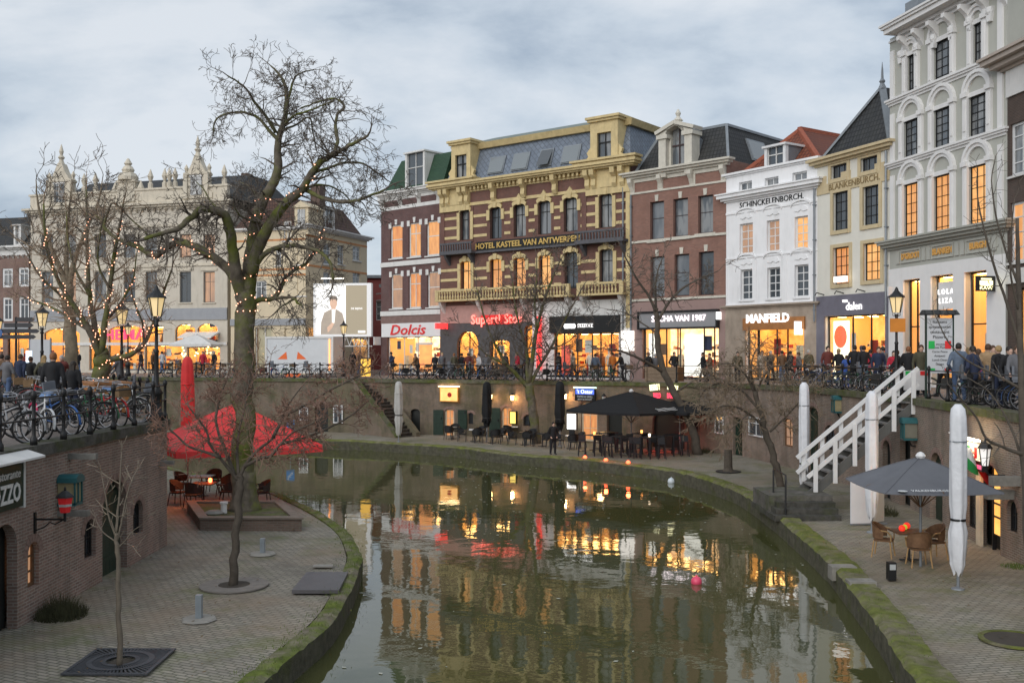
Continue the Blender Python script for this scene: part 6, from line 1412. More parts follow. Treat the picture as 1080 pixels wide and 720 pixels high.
# ------------------------------------------------------------------ signs and lamps on the wharf walls
def walllamp(label, sg, px, py, c, e, m, light=0):
    u, z = sg.u(px), sg.z(px, py); w_ = sg.world(u, -.22, z); g = empty('wall_lantern', w_, sg.rz, label, 'wall lantern', 'lit lanterns on the far wharf wall')
    MB().lathe([(.09,-.17),(.13,.13)], (0,0,0), 6).build('glass', m, g); MB().lathe([(.16,.13),(.1,.22),(.02,.3)], (0,0,0), 6).build('cap', BLACK, g); MB().tube([(0,0,-.17), (0,.1,-.28), (0,.22,-.2)], .018, 5).build('bracket', BLACK, g)
    if light: lampo('lantern_light', w_ + V((0,-.15,-.05)), light, (1,.5,.18))
wl = emit('lantern_glass', (1,.6,.25), 6)
f4, f5, f6 = fseg[4], fseg[5], fseg[6]
walllamp('warm wall lantern beside the cream arched door left of the terrace tree', f4, 519, 418, 0, 0, wl, 18); walllamp('bright wall lantern above the yellow menu board', f5, 542.5, 419, 0, 0, wl, 40); walllamp('warm wall lantern beside the blue pub sign', f5, 598, 417.5, 0, 0, wl, 32)
walllamp('unlit grey lantern right of the blue pub sign', f5, 639, 420, 0, 0, mat('grey_glass', (.4,.42,.42), .3, .05))
def wallsign(label, sg, x0, y0, x1, y1, m, name='wall_sign', cat='sign', out=.25, th=.1, fm=BLACK):
    a, b, c, e = sg.rect(x0, y0, x1, y1); p = sg.world((a+b)/2, -out, (c+e)/2); g = empty(name, p, sg.rz, label, cat); w_, h_ = (b-a)/2, (e-c)/2
    MB().box(-w_, 0, -h_, w_, th, h_).build('face', m, g); q = MB(); t = .05; q.box(-w_-t, -.02, h_, w_+t, th+.02, h_+t).box(-w_-t, -.02, -h_-t, w_+t, th+.02, -h_).box(-w_-t, -.02, -h_, -w_, th+.02, h_).box(w_, -.02, -h_, w_+t, th+.02, h_); q.build('frame', fm, g)
    MB().box(-.03, th+.02, -.03, .03, out-.005, .03).build('bracket', BLACK, g)
    return g, w_, h_
g, w_, h_ = wallsign('glowing amber cabinet sign on the wall above the white door', f4, 466.5, 409, 484.5, 422.5, emit('amber_sign', (1,.42,.08), .95, (1,.55,.15), 2), fm=mat('amber_frame', (.5,.25,.05)))
MB().box(-w_-.1, -.12, h_+.08, w_+.1, .12, h_+.14).build('hood_lamp', emit('hood_lamp', (1,.7,.35), 4), g); q = MB().lathe([(.01,0),(.16,0),(.16,.02),(.01,.02)], (0,0,0), 10).build('emblem', mat('red_emblem', (.5,.03,.02)), g); q.rotation_euler = (rad(90),0,0); q.location = (.05,-.001,-.02)
g, w_, h_ = wallsign('tall yellow lit menu board beside the arched cream door', f5, 541, 434, 547, 446, emit('yellow_menu', (1,.7,.12), 1.1), out=.3)
g, w_, h_ = wallsign('white lit menu panel beside the open wooden doors', f5, 602, 436, 611.5, 452, emit('white_menu', (1,.95,.9), 1.8), out=.4); MB().box(-.2,.02,-1.3,.2,.08,-h_-.06).build('stand', DARKM, g)
g, w_, h_ = wallsign('blue and green pub sign with pale strip light on the wharf wall', f5, 612, 410, 631.5, 421.5, mat('black_sign', (.012,.012,.012)), out=.5)
MB().box(-w_-.1, -.1, h_+.06, w_+.1, .1, h_+.13).build('strip_light', emit('green_white_strip', (.65,1,.75), 1.6), g); MB().box(-w_-.02,-.012,.02,w_+.02,-.001,h_).build('blue_panel', emit('blue_panel', (.04,.12,.9), .9), g)
text("'t Oeter", .34, emit('sign_letters', (.85,.9,1), 1.3), g, (0,-.02,.17), ext=.006); text('TAPAS & GRILL', .17, PALEL, g, (0,-.012,-.12), ext=.006); text('RESTAURANT', .16, PALEL, g, (0,-.012,-.3), ext=.006)
NEY = emit('cream_neon', (1,.95,.55), 1.25); NER = emit('red_neon_words', (1,.03,.08), 1.2)
for wd, px, py, sz, m_, tl, lb in (('BEERS !', 693.5, 408.5, .5, NEY, .12, 'cream glowing word sign on the left above the dark arched doorway'), ('BARRELS', 712.5, 408.7, .42, NEY, -.12, 'cream glowing word sign on the right above the dark arched doorway'), ('WILD', 696, 417, .42, NER, 0, 'red neon word below the left cream sign'), ('BAR', 709.5, 417.2, .42, NER, 0, 'red neon word below the right cream sign')):
    p = f6.world(f6.u(px), -.3, f6.z(px, py)); g = empty('neon_sign', p, f6.rz, lb, 'neon sign'); t = text(wd, sz*.92, m_, g, (0,0,0), ext=.02, bold=.014, sx=.46 if m_ is NEY else .5); t.rotation_euler = (0, tl*-1, 0); MB().box(-.03,.03,-.03,.03,.295,.03).build('bracket', BLACK, g)
# wooden tub with posts at the wall's edge
p = at(700, 391, 57.2); g = empty('timber_planter', (p.x, 56.9, 4.15), f6.rz, 'long weathered timber box on posts above the neon words', 'planter'); TIM = mat('grey_timber', (.22,.16,.11), .8, .25, 5, .3)
for k in range(4): MB().box(-1.1,-.35,.25+.2*k,1.1,-.3,.43+.2*k).build('board', TIM, g)
MB().box(-1.1,-.3,.25,1.1,.3,1.05).build('inner_box', WOOD, g)
for x in (-1.0, 1.0): MB().box(x-.06,-.42,-1.3,x+.06,-.355,1.05).build('post', TIM, g)
# teal lamp boxes
TEAL = mat('teal_metal', (.02,.1,.11), .4, .15, 4)
def teal(label, sg, px, py, s=1, pane=None):
    p = sg.world(sg.u(px), -.26*s, sg.z(px, py)); g = empty('lamp_box', p, sg.rz, label, 'lamp box', 'teal lamp boxes on the wharf walls'); k = s
    MB().box(-.2*k,-.18*k,-.32*k,.2*k,.26*k-.01,.2*k).build('glass', pane or mat('yellowed_glass', (.3,.26,.15), .3, .15, 8), g)
    q = MB(); q.prism([(-.26*k,.2*k), (-.24*k,.32*k), (-.12*k,.4*k), (.12*k,.4*k), (.24*k,.32*k), (.26*k,.2*k)], -.26*k, .25*k); q.build('hood', TEAL, g)
    q = MB()
    for x in (-.23*k, .19*k):
        for y in (-.22*k,): q.box(x, y, -.36*k, x+.04*k, y+.04*k, .2*k)
    q.box(-.23*k,-.22*k,-.4*k,.23*k,.25*k,-.33*k).box(-.02*k,-.215*k,-.33*k,.02*k,-.181*k,.2*k); q.build('frame', TEAL, g)
    MB().tube([(0,.0,-.4*k), (0,.1,-.6*k), (0,.25*k,-.62*k)], .03, 6).build('bracket', BLACK, g)
teal('teal hooded lamp box with yellow panes on the left wharf wall', lseg[1], 64, 516, .82); teal('small teal hooded lamp box near the top of the white stairs', rseg[3], 889, 426, .9); teal('teal hooded lamp box beside the wall pier under the stair top', rseg[4], 966, 452, .95, mat('dim_glass', (.16,.16,.13), .3))
# left wall: lettered board, red lantern, stone corbels
s = lseg[1]
p = s.world(s.u(4), -.1, s.z(4, 514)); g = empty('restaurant_sign', p, s.rz, 'dark green restaurant board with white letters under a pale hood', 'sign')
MB().box(-1.2,0,-.42,.55,.08,.4).build('board', GREENP, g); MB().box(.55,-.02,-.46,.6,.09,.46).build('edge_strip', WTRIM, g); q = MB(); q.hexa([(-1.3,-.35,.5),(.72,-.35,.5),(.72,.09,.62),(-1.3,.09,.62)], [(-1.3,-.35,.54),(.72,-.35,.54),(.72,.09,.68),(-1.3,.09,.68)]); q.build('hood', WTRIM, g)
text('POZZO', .5, WTRIM, g, (-.2,-.012,-.14), ext=.008, sx=.72, bold=.012); text('Ristorante', .24, WTRIM, g, (-.1,-.012,.23), ext=.008, shear=.2)
p = s.world(s.u(36), 0, s.z(36, 540)); g = empty('red_lantern', p + V((.62,0,0)), 0, 'red beer lantern with black cap on an iron wall bracket', 'lantern')
MB().lathe([(.1,0),(.155,.3)], (0,0,0), 6).build('glass', emit('red_beer_glass', (.6,.02,.02), .08, base=(.45,.015,.02)), g); MB().lathe([(.19,.3),(.17,.34),(.07,.42),(.025,.44),(.025,.49),(.0,.52)], (0,0,0), 6).build('cap', BLACK, g)
q = MB(); q.lathe([(.134,.12),(.142,.17)], (0,0,0), 6); q.build('white_label', mat('label_white', (.4,.38,.38)), g)
q = MB(); q.tube([(0,0,0),(0,0,-.18)], .03, 6); q.tube([(0,0,-.14),(-.62,0,-.14)], .022, 6); q.box(-.62,-.03,-.42,-.58,.03,.0); q.tube([(-.05,0,-.16),(-.2,0,-.24),(-.3,0,-.2),(-.42,0,-.3),(-.58,0,-.36)], .014, 5); q.build('bracket', BLACK, g)
for i, (px, py, ln) in enumerate(((73,481,.75), (168,488,.5), (62,541,.8))):
    p = s.world(s.u(px), 0, s.z(px, py)); g = MB().box(-.05,-.07,-.06,ln*.8,.07,.06).build('stone_corbel', mat('corbel_stone', (.2,.19,.17), .85, .3, 5, .4), None, label=['stone corbel sticking out of the left wall above the teal lamp', 'stone corbel at the far corner of the left wall', 'stone corbel below the teal lamp box on the left wall'][i], cat='corbel', loc=p)
# right wall: restaurant door dressing
s = rseg[4]
WARMD = emit('warm_door_glow', (1,.5,.1), .9, (.9,.35,.05), 2)
a, b, c, e = s.rect(1034, 498, 1054, 574); rightw_root = rightw
s.MB().box(b-.62, .1, .5, b-.1, .14, 2.3).build('lit_door_pane', WARMD, rightw); s.MB().box(b-.66, .06, .05, b-.62, .16, 2.4).box(b-.1, .06, .05, b-.04, .16, 2.4).build('door_frame', BLACK, rightw); s.MB().box(a-.1, -.09, .05, a+.25, -.01, 2.2).build('cream_shutter', mat('cream_paint', (.55,.48,.36)), rightw)
q = s.MB()
for k in range(4): q.box(b-.61, .08, .95+.36*k, b-.11, .098, 1.0+.36*k)
q.build('glazing_bars', BLACK, rightw)
g, w_, h_ = wallsign('lit cream restaurant sign with green and red bars beside the flag', s, 1028, 466, 1047, 486, emit('cream_lit_sign', (1,.85,.55), .9), out=.3)
for x, c_, nm in ((-.28,(.02,.4,.08),'green'), (.28,(.7,.03,.03),'red')): MB().box(x-.14*w_,-.012,-h_*.6,x+.14*w_,-.002,h_*.5).build(nm+'_bar', mat(nm+'_bar', c_), g)
MB().box(-.3*w_,-.012,-h_*.1,.3*w_,-.004,h_*.05).build('pale_bar', mat('tan_bar', (.5,.4,.25)), g)
MB().box(-w_-.1,-.16,h_+.06,w_+.1,-.06,h_+.12).build('tube_lamp', emit('tube_lamp', (1,.85,.6), 8), g); lampo('sign_light', g.location + V((-.5,-.1,.2)), 14, (1,.6,.25)); lampo('door_light', s.world((a+b)/2, -.8, 2.2), 26, (1,.5,.18))
g2, w2, h2 = wallsign('small pink lit sign below the cream restaurant sign', s, 1037, 487.5, 1048, 494, emit('pink_small_sign', (1,.12,.25), .8), out=.3, name='small_sign')
g = empty('wall_lantern', s.world(s.u(1060), -.5, s.z(1060, 481)), s.rz, 'clear glass lantern on an iron bracket beside the lit restaurant door', 'wall lantern'); MB().lathe([(.09,-.25),(.15,.2)], (0,0,0), 4).build('glass', emit('pale_lantern', (.8,.75,.7), .45, base=(.6,.6,.6)), g); MB().lathe([(.2,.2),(.12,.32),(.04,.36),(.02,.48)], (0,0,0), 6).build('cap', BLACK, g); MB().tube([(0,0,-.25),(0,.1,-.5),(0,.5,-.5)], .02, 6).build('bracket', BLACK, g)
q = MB()
for a_ in range(4): q.bar((.09*cos(a_*pi/2),.09*sin(a_*pi/2),-.25), (.15*cos(a_*pi/2),.15*sin(a_*pi/2),.2), .022)
q.build('frame', BLACK, g)
# the flag
p0 = s.world(s.u(1036), -.05, s.z(1036, 484)); tip = at(1001, 456, 26.3); g = empty('flag', p0, 0, 'green white and red flag hanging from a slanting pole at the restaurant door', 'flag'); dv = tip-p0
MB().tube([(0,0,0), dv], .018, 6).build('pole', WTRIM, g); fl = MB(); n, m_ = 12, 10; vs = []; fs = []
for i in range(n+1):
    for j in range(m_+1):
        t = .95-.75*i/n; b0 = dv*t; x = j/m_; vs.append(b0 + V((.55*x+.06*sin(i*.9+j*.5), .07*sin(i*1.3+j*.8)+.1*x, -.92*x-.08*sin(i*.8)*x)))
fm = []
for i in range(n):
    for j in range(m_): a_ = i*(m_+1)+j; fs.append((a_, a_+1, a_+m_+2, a_+m_+1)); fm.append(0 if i < 4 else (1 if i < 8 else 2))
fl.add(vs, fs); fl.mi = fm; fl.build('cloth', [mat('flag_green', (.02,.25,.06), .8, .1, 3, 0), mat('flag_white', (.65,.66,.68), .8, .05, 3, 0), mat('flag_red', (.6,.02,.02), .8, .1, 3, 0)], g, smooth=True, uv=False)
for i, (px, py, lb) in enumerate(((1074,507,'grey stone corbel high on the right wall beside the lantern'), (1068,521,'grey stone corbel low on the right wall beside the lantern'))):
    sx = rseg[5] if px > 1062 else s; p = sx.world(sx.u(px), 0, sx.z(px, py)); MB().box(-.7,-.12,-.12,.05,.12,.12).build('stone_corbel', MATS['corbel_stone'], None, label=lb, cat='corbel', loc=p)
# ------------------------------------------------------------------ things on the quays
g = empty('display_board', (10.55,31.0,QZ+.04), rad(8), 'white folding display board behind the second white closed parasol', 'board'); MB().box(0,0,.05,.72,.04,1.42).build('left_panel', mat('white_panel', (.66,.67,.7), .5, .04), g); MB().hexa([(.725,0,.05),(1.3,.35,.05),(1.3,.39,.05),(.725,.04,.05)], [(.725,0,1.42),(1.3,.35,1.42),(1.3,.39,1.42),(.725,.04,1.42)]).build('right_panel', mat('cream_panel', (.6,.56,.5), .5, .04), g); MB().box(0,-.03,0,1.2,.05,.05).build('foot', ZINC, g)
pc = [V((-9.43,30.1,0)), V((-6.36,30.1,0)), V((-7.8,33.6,0)), V((-10.96,33.6,0))]; g = empty('brick_planter', (-8.6,31.8,QZ+.04), 0, 'low brick edged tree planter round the huge tree', 'planter'); o = g.location; ce = sum(pc, V())/4
PLB = brick('planter_brick', (.22,.15,.12), (.15,.11,.09), (.2,.18,.15), .22, .07, .01, grime=.4, moss=.4)
for i in range(4):
    a, b = pc[i], pc[(i+1) % 4]; ai, bi = a.lerp(ce, .17), b.lerp(ce, .17); q = MB(); z0, z1 = -.04, .34
    q.hexa([up(a,z0)-up(o,0), up(b,z0)-up(o,0), up(bi,z0)-up(o,0), up(ai,z0)-up(o,0)], [up(a,z1)-up(o,0), up(b,z1)-up(o,0), up(bi,z1)-up(o,0), up(ai,z1)-up(o,0)]); e_ = q.build('edging', PLB, g)
    q = MB(); k = 1.03; a2, b2 = ce+(a-ce)*k, ce+(b-ce)*k; q.hexa([up(a2,z1)-up(o,0), up(b2,z1)-up(o,0), up(bi,z1)-up(o,0), up(ai,z1)-up(o,0)], [up(a2,z1+.05)-up(o,0), up(b2,z1+.05)-up(o,0), up(bi,z1+.05)-up(o,0), up(ai,z1+.05)-up(o,0)]); q.build('capstone', mat('brown_capstone', (.2,.16,.13), .85, .25, 4, .3, grime=.3, gcol=(.1,.1,.05)), e_)
q = MB(); ii = [p.lerp(ce, .16) for p in pc]; q.add([up(p,.33)-up(o,0) for p in ii], [(0,1,2,3)]); q.build('soil', moss_mat('planter_soil', (.13,.11,.08), (.11,.13,.04), .4, .6), g)
g = empty('stone_statue', (-9.05,31.2,QZ+.36), 0, 'small white stone bowl and post lying on the brick planter', 'stone ornament'); MB().lathe([(.3,0),(.34,.05),(.2,.12)], (-.25,-.05,0), 10).build('bowl', STONE, g); MB().lathe([(.1,0),(.1,.28),(.13,.3),(.13,.36)], (.02,0,.02), 8).build('post', WTRIM, g)
for px, py, h_, lb in ((210,653,.5,'steel square bollard on a pale stone plate beside the sapling'), (277,584,.42,'steel square bollard on a pale plate near the canal edge')):
    p = gnd(px, py, QZ+.04); g = empty('bollard', p, 0, lb, 'bollard'); MB().box(-.06,-.06,0,.06,.06,h_).build('post', mat('galvanised', (.3,.34,.37), .45, .1, 4, .1, metal=.4), g); MB().lathe([(.36,0),(.33,.035),(.1,.04)], (0,0,0), 8).build('plate', mat('pale_plate', (.3,.285,.255), .8), g)
p = gnd(940, 611, QZ+.04); g = empty('path_light', p, 0, 'short black post light near the canal edge before the wicker chairs', 'post light'); MB().box(-.09,-.09,0,.09,.09,.42).build('post', BLACK, g); MB().box(-.07,-.1,.25,.07,-.091,.38).build('lens', mat('grey_glass', (.4,.42,.42)), g)
q = MB(); q.hexa([(-4.9,22.15,QZ+.05),(-3.85,22.15,QZ+.05),(-3.95,24.0,QZ+.05),(-4.95,24.0,QZ+.05)], [(-4.9,22.15,QZ+.13),(-3.85,22.15,QZ+.13),(-3.95,24.0,QZ+.13),(-4.95,24.0,QZ+.13)]); q.build('steel_hatch', mat('steel_plate', (.13,.125,.13), .5, .15, 2, .2, metal=.5), None, label='flat dark steel hatch plate at the left canal edge', cat='hatch')
q = MB(); q.box(-.25,-.12,0,.25,.12,.03); q.build('pale_tile', mat('pale_plate', (.42,.4,.36)), None, label='small pale tile set in the paving near the steel hatch', cat='tile', loc=gnd(341, 597, QZ+.05))
g = empty('tree_grate', (-6.78,17.25,QZ+.05), 0, 'square cast iron grate round the sapling', 'tree grate'); q = MB(); GR = mat('grate_iron', (.085,.09,.1), .5, .2, 5, .2, metal=.4)
q.box(-.72,-.72,0,.72,-.66,.03).box(-.72,.66,0,.72,.72,.03).box(-.72,-.66,0,-.66,.66,.03).box(.66,-.66,0,.72,.66,.03); q.build('rim', GR, g)
q = MB()
for k in range(64):
    a_ = 2*pi*k/64; ca, sa = cos(a_), sin(a_); ro = min(.655/max(abs(ca), 1e-6), .655/max(abs(sa), 1e-6)); w0 = .28*2*pi/64*.3; q.hexa([(ca*.28-sa*w0, sa*.28+ca*w0, .0), (ca*.28+sa*w0, sa*.28-ca*w0, 0), (ca*ro+sa*w0*2.1, sa*ro-ca*w0*2.1, 0), (ca*ro-sa*w0*2.1, sa*ro+ca*w0*2.1, 0)][::-1], [(ca*.28-sa*w0, sa*.28+ca*w0, .028), (ca*.28+sa*w0, sa*.28-ca*w0, .028), (ca*ro+sa*w0*2.1, sa*ro-ca*w0*2.1, .028), (ca*ro-sa*w0*2.1, sa*ro+ca*w0*2.1, .028)][::-1])
q.build('slotted_plate', GR, g)
q = MB(); vs = []; fs = []
for r_ in (.24, .32, .46, .56):
    for k in range(32): vs.append((r_*cos(2*pi*k/32), r_*sin(2*pi*k/32), .034))
for t in (0, 64):
    for k in range(32): a_ = t+k; b_ = t+(k+1) % 32; fs.append((a_, b_, b_+32, a_+32))
q.add(vs, fs); q.build('rings', GR, g); MB().lathe([(.0,-.03),(.24,-.03),(.24,-.02),(0,-.02)], (0,0,.0), 20).build('soil', mat('dark_soil', (.06,.05,.04), .95), g)
def ringstone(name, label, x, y, r0, r1, m, cat): 
    q = MB(); vs = []; fs = []; n = 36
    for r_, z in ((r0,.0),(r0,.03),(r1,.03),(r1,.0)):
        for k in range(n): vs.append((r_*cos(2*pi*k/n), r_*sin(2*pi*k/n), z))
    for t in range(3):
        for k in range(n): a_ = t*n+k; b_ = t*n+(k+1) % n; fs.append((a_, b_, b_+n, a_+n))
    q.add(vs, fs); g = empty(name, (x, y, QZ+.04), 0, label, cat); q.build('stone_ring', m, g); MB().lathe([(.0,.0),(r0,.0),(r0,.02),(0,.025)], (0,0,0), 24).build('soil', mat('dark_soil', (.06,.05,.04)), g); return g
p = gnd(247, 619, QZ); ringstone('tree_ring', 'round stone ring set round the slender russet tree', p.x, p.y, .36, .78, mat('ring_stone', (.21,.19,.17), .85, .2, 6, .4), 'tree ring')
p = gnd(768, 498, QZ); ringstone('stump_ring', 'iron ring edging round the sawn tree stump', p.x, p.y, .5, .56, DARKM, 'tree ring'); g = empty('tree_stump', p, 0, 'sawn off dark tree stump on the right quay', 'stump'); MB().lathe([(.28,0),(.2,.2),(.18,.9),(.175,1.02),(.05,1.04)], (0,0,0), 12).build('trunk', BARKD, g); MB().lathe([(.165,1.04),(.14,1.045)], (0,0,.0), 12).build('cut_face', mat('cut_wood', (.2,.15,.1)), g)
p = gnd(1064, 677, QZ); ringstone('mossy_bed', 'round mossy bed edged with stones under the edge tree', p.x+.1, p.y, .52, .62, MOSS, 'tree bed')
g = ringstone('quay_landing', 'square stone cut in the right quay edge', 8.35, 24.3, .01, .02, STONE, 'landing') if 0 else None
def floaty(name, label, px, py, r, m): p = gnd(px, py, .12+r*.35); g = empty(name, p, 0, label, 'ball'); MB().ball((0,0,0), r, 14, 10).build('ball', m, g, smooth=True, uv=False); MB().lathe([(.03,-.02),(.02,.03)], (0,0,r), 6).build('knot', m, g)
floaty('floating_balloon', 'white balloon floating near the far quay bend', 708, 507.5, .17, mat('white_balloon', (.6,.66,.7), .3, .03)); floaty('floating_balloon', 'pink balloon floating in the middle of the canal', 734.5, 613, .14, mat('pink_balloon', (.75,.08,.16), .3, .05)); floaty('floating_balloon', 'tiny red and white balloon floating under the far terrace', 585.5, 490, .13, mat('red_balloon', (.6,.1,.1), .4))
q = MB(); rr = random.Random(9)
for k in range(520):
    y = rr.uniform(13, 55)**1.0; x = rr.uniform(-6, 8.2); s_ = rr.choice((.02,.03,.045,.07)); a_ = rr.uniform(0, 6.3)
    if rr.random() < .6: y = rr.uniform(30, 54); x = rr.uniform(-3, 8)
    v1 = V((cos(a_), sin(a_), 0))*s_; v2 = V((-sin(a_), cos(a_), 0))*s_*.6; c = V((x, y, .13)); q.face(c-v1, c-v2, c+v1, c+v2)
q.build('floating_debris', mat('floating_leaf', (.4,.4,.34), .7, .4, 9, 0), None, uv=False, label='pale leaves and scum flecks floating on the canal', cat='debris', kind='stuff')
# tufts of grass and weeds
def tuft(name, label, loc, n, h_, sp, m, cat='plant', kind=None):
    q = MB(); rr = random.Random(int(loc[0]*100))
    for k in range(n):
        a_ = rr.uniform(0, 6.3); d_ = sp*math.sqrt(rr.random()); p = V((d_*cos(a_), d_*sin(a_), 0)); l = V((rr.gauss(0,.3), rr.gauss(0,.3), 1)).normalized()*h_*rr.uniform(.5,1.1)*(1.3-d_/sp*.9); s_ = V((rr.gauss(0,1), rr.gauss(0,1), 0)).normalized()*.012
        q.face(p-s_, p+s_, p+l)
    return q.build(name, m, None, uv=False, label=label, cat=cat, kind=kind, loc=loc)
WEED = mat('dark_weed', (.055,.055,.025), .9, .3, 6, 0); GRS = mat('quay_grass', (.1,.14,.03), .9, .3, 6, 0)
tuft('weed_bush', 'dark withered weeds at the foot of the left wall', (-9.15,20.2,QZ+.04), 900, .55, .5, WEED); tuft('weed_bush', 'dark weed clump below the white stairs', (12.3,33.0,QZ+.04), 350, .5, .5, WEED); tuft('weed_bush', 'small dark weeds at the wall left of the green cellar door', (10.4,53.6,QZ+.04), 350, .35, .6, WEED); tuft('weed_bush', 'green weeds at the wall pier beside the right doorway', (12.6,24.9,QZ+.04), 220, .14, .35, GRS)
q = MB(); rr = random.Random(2)
for P, w_ in ((eL, -.4), (eR, .45)):
    off = offset(P, w_)
    for i in range(8, len(P)-8):
        if P[i].y > 46 or i % 2: continue
        for k in range(34 if w_ < 0 else 12):
            c = P[i].lerp(off[i], rr.uniform(.1, 1.15)) + V((rr.gauss(0,.15), rr.gauss(0,.15), QZ+.09)); l = V((rr.gauss(0,.35), rr.gauss(0,.35), 1)).normalized()*rr.uniform(.03,.09); s_ = V((rr.gauss(0,1), rr.gauss(0,1), 0)).normalized()*.008; q.face(c-s_, c+s_, c+l)
q.build('grass', GRS, None, uv=False, label='short grass and moss growing along the canal edges', cat='grass', kind='stuff')
# ------------------------------------------------------------------ bicycles
RUB = mat('tyre_rubber', (.015,.015,.015), .8, .1, 5, 0); CHR = mat('bright_steel', (.3,.3,.31), .4, .1, 5, 0, metal=.7); SADB = mat('black_leather', (.018,.017,.016), .5, .2, 9, 0)
FRM = {n: mat('frame_%s' % n, c, .35, .1, 5, 0) for n, c in (('black', (.015,.015,.017)), ('white', (.6,.6,.6)), ('blue', (.03,.1,.3)), ('red', (.4,.02,.02)), ('green', (.03,.12,.06)), ('silver', (.35,.36,.38)))}
def torus(q, c, r0, r1, n=24, k=5, mi=0):
    vs = []; fs = []
    for i in range(n):
        for j in range(k):
            a = 2*pi*i/n; b = 2*pi*j/k; rr = r0+r1*cos(b); vs.append((c[0]+rr*cos(a), c[1]+r1*sin(b), c[2]+rr*sin(a)))
    for i in range(n):
        for j in range(k): fs.append((i*k+j, ((i+1) % n)*k+j, ((i+1) % n)*k+(j+1) % k, i*k+(j+1) % k))
    q.add(vs, fs, mi)
ME = {}
def once(key, f):
    if key not in ME: ME[key] = f()
    return ME[key]
def wheel_me():
    q = MB(); torus(q, (0,0,0), .325, .02, 24, 5); return q.mesh('wheel', RUB, True, False)
def rim_me():
    q = MB(); torus(q, (0,0,0), .3, .012, 20, 4)
    for i in range(12): a = 2*pi*i/12; q.tube([(0,.02*(-1)**i,0), (.3*cos(a),0,.3*sin(a))], .0025, 3, False)
    q.lathe([(.02,-.04),(.02,.04)], (0,0,0), 6); return q.mesh('rim', CHR, False, False)
BK = {}
def bike(x, y, z, rz, col='black', lean=0, label=None, group=None, extra=()):
    key = (col, tuple(extra))
    if key in BK: r = copy_tree(BK[key]); r.location = (x, y, z); r.rotation_euler = (lean, 0, rz)
    else:
        r = empty('bicycle', (x, y, z), rz); r.rotation_euler = (lean, 0, rz); BK[key] = r
        for sx in (-.54, .54):
            w_ = put(bpy.data.objects.new('wheel', once('w', wheel_me)), r, loc=(sx, 0, .345)); put(bpy.data.objects.new('rim', once('r', rim_me)), w_)
        q = MB(); t = lambda a, b, w=.016: q.tube([a, b], w, 6)
        t((-.12,0,.3), (-.22,0,.85)); t((-.12,0,.3), (.36,0,.72), .02); t((-.19,0,.66), (.34,0,.84), .016); t((.33,0,.9), (.38,0,.66), .02); t((.38,0,.66), (.54,0,.345), .014); t((-.12,0,.3), (-.54,0,.345), .012); t((-.54,0,.345), (-.2,0,.74), .011); q.build('frame', FRM[col], r, uv=False)
        MB().tube([(.33,0,.9), (.3,0,1.02), (.3,.12,1.05), (.24,.27,1.06), (.1,.29,1.05)], .013, 6).tube([(.3,0,1.02), (.3,-.12,1.05), (.24,-.27,1.06), (.1,-.29,1.05)], .013, 6).build('handlebar', CHR, r, uv=False)
        MB().hexa([(-.38,-.1,.9),(-.1,-.03,.91),(-.1,.03,.91),(-.38,.1,.9)], [(-.38,-.11,.96),(-.09,-.03,.95),(-.09,.03,.95),(-.38,.11,.96)]).build('saddle', SADB, r)
        for sx, a0, a1 in ((-.54, 40, 190), (.54, -10, 150)):
            q = MB()
            pts = [(sx+.365*cos(rad(a)), 0, .345+.365*sin(rad(a))) for a in range(a0, a1+1, 15)]
            for p_, p2 in zip(pts, pts[1:]): q.bar(p_, p2, .05, .008)
            q.build('mudguard', FRM[col], r, uv=False)
        MB().box(-.78,-.06,.73,-.3,.06,.745).tube([(-.72,.05,.73),(-.55,.05,.36)], .008, 4).tube([(-.72,-.05,.73),(-.55,-.05,.36)], .008, 4).build('carrier', DARKM, r, uv=False)
        MB().box(-.52,.03,.27,-.05,.055,.37).build('chain_guard', SADB, r)
        MB().box(-.12,.06,.2,-.06,.16,.23).box(-.18,-.16,.37,-.12,-.06,.4).bar((-.09,.05,.21), (-.15,-.05,.39), .02).build('pedals', SADB, r, uv=False)
        MB().ball((.42,0,.86), .04, 8, 5).build('headlight', CHR, r, uv=False)
        for e in extra:
            if e == 'red_bag': MB().box(-.78,-.22,.4,-.4,-.07,.76).box(-.78,.07,.4,-.4,.22,.76).box(-.74,-.07,.75,-.44,.07,.78).build('pannier', mat('red_bag', (.5,.02,.03), .6, .1, 5, .1), r)
            if e == 'black_bag': MB().box(-.78,-.2,.42,-.42,-.07,.74).box(-.78,.07,.42,-.42,.2,.74).box(-.74,-.07,.75,-.46,.07,.77).build('pannier', SADB, r)
            if e == 'blue_seat': MB().hexa([(-.42,-.14,.9),(-.08,-.12,.9),(-.08,.12,.9),(-.42,.14,.9)], [(-.36,-.08,1.0),(-.14,-.06,.99),(-.14,.06,.99),(-.36,.08,1.0)]).build('seat_cover', mat('blue_cover', (.12,.2,.36), .6), r)
            if e == 'basket': MB().box(.42,-.17,.78,.76,.17,.8).box(.42,-.17,.8,.44,.17,1.02).box(.74,-.17,.8,.76,.17,1.02).box(.44,-.17,.8,.74,-.15,1.02).box(.44,.15,.8,.74,.17,1.02).build('basket', mat('basket_wicker', (.16,.1,.05), .8, .3, 9, .3), r)
            if e == 'pink_lock':
                q = MB(); torus(q, (-.35,.09,.62), .2, .022, 18, 5); q.build('cable_lock', mat('pink_lock', (.6,.03,.12), .4), r, uv=False)
            if e == 'child_seat': MB().box(-.78,-.15,.78,-.5,.15,.84).box(-.8,-.16,.84,-.74,.16,1.22).box(-.74,-.18,.84,-.55,-.15,1.0).box(-.74,.15,.84,-.55,.18,1.0).build('child_seat', mat('grey_seat', (.12,.13,.15), .6), r)
    return tag(r, label, 'bicycle', group)
rr = random.Random(17)
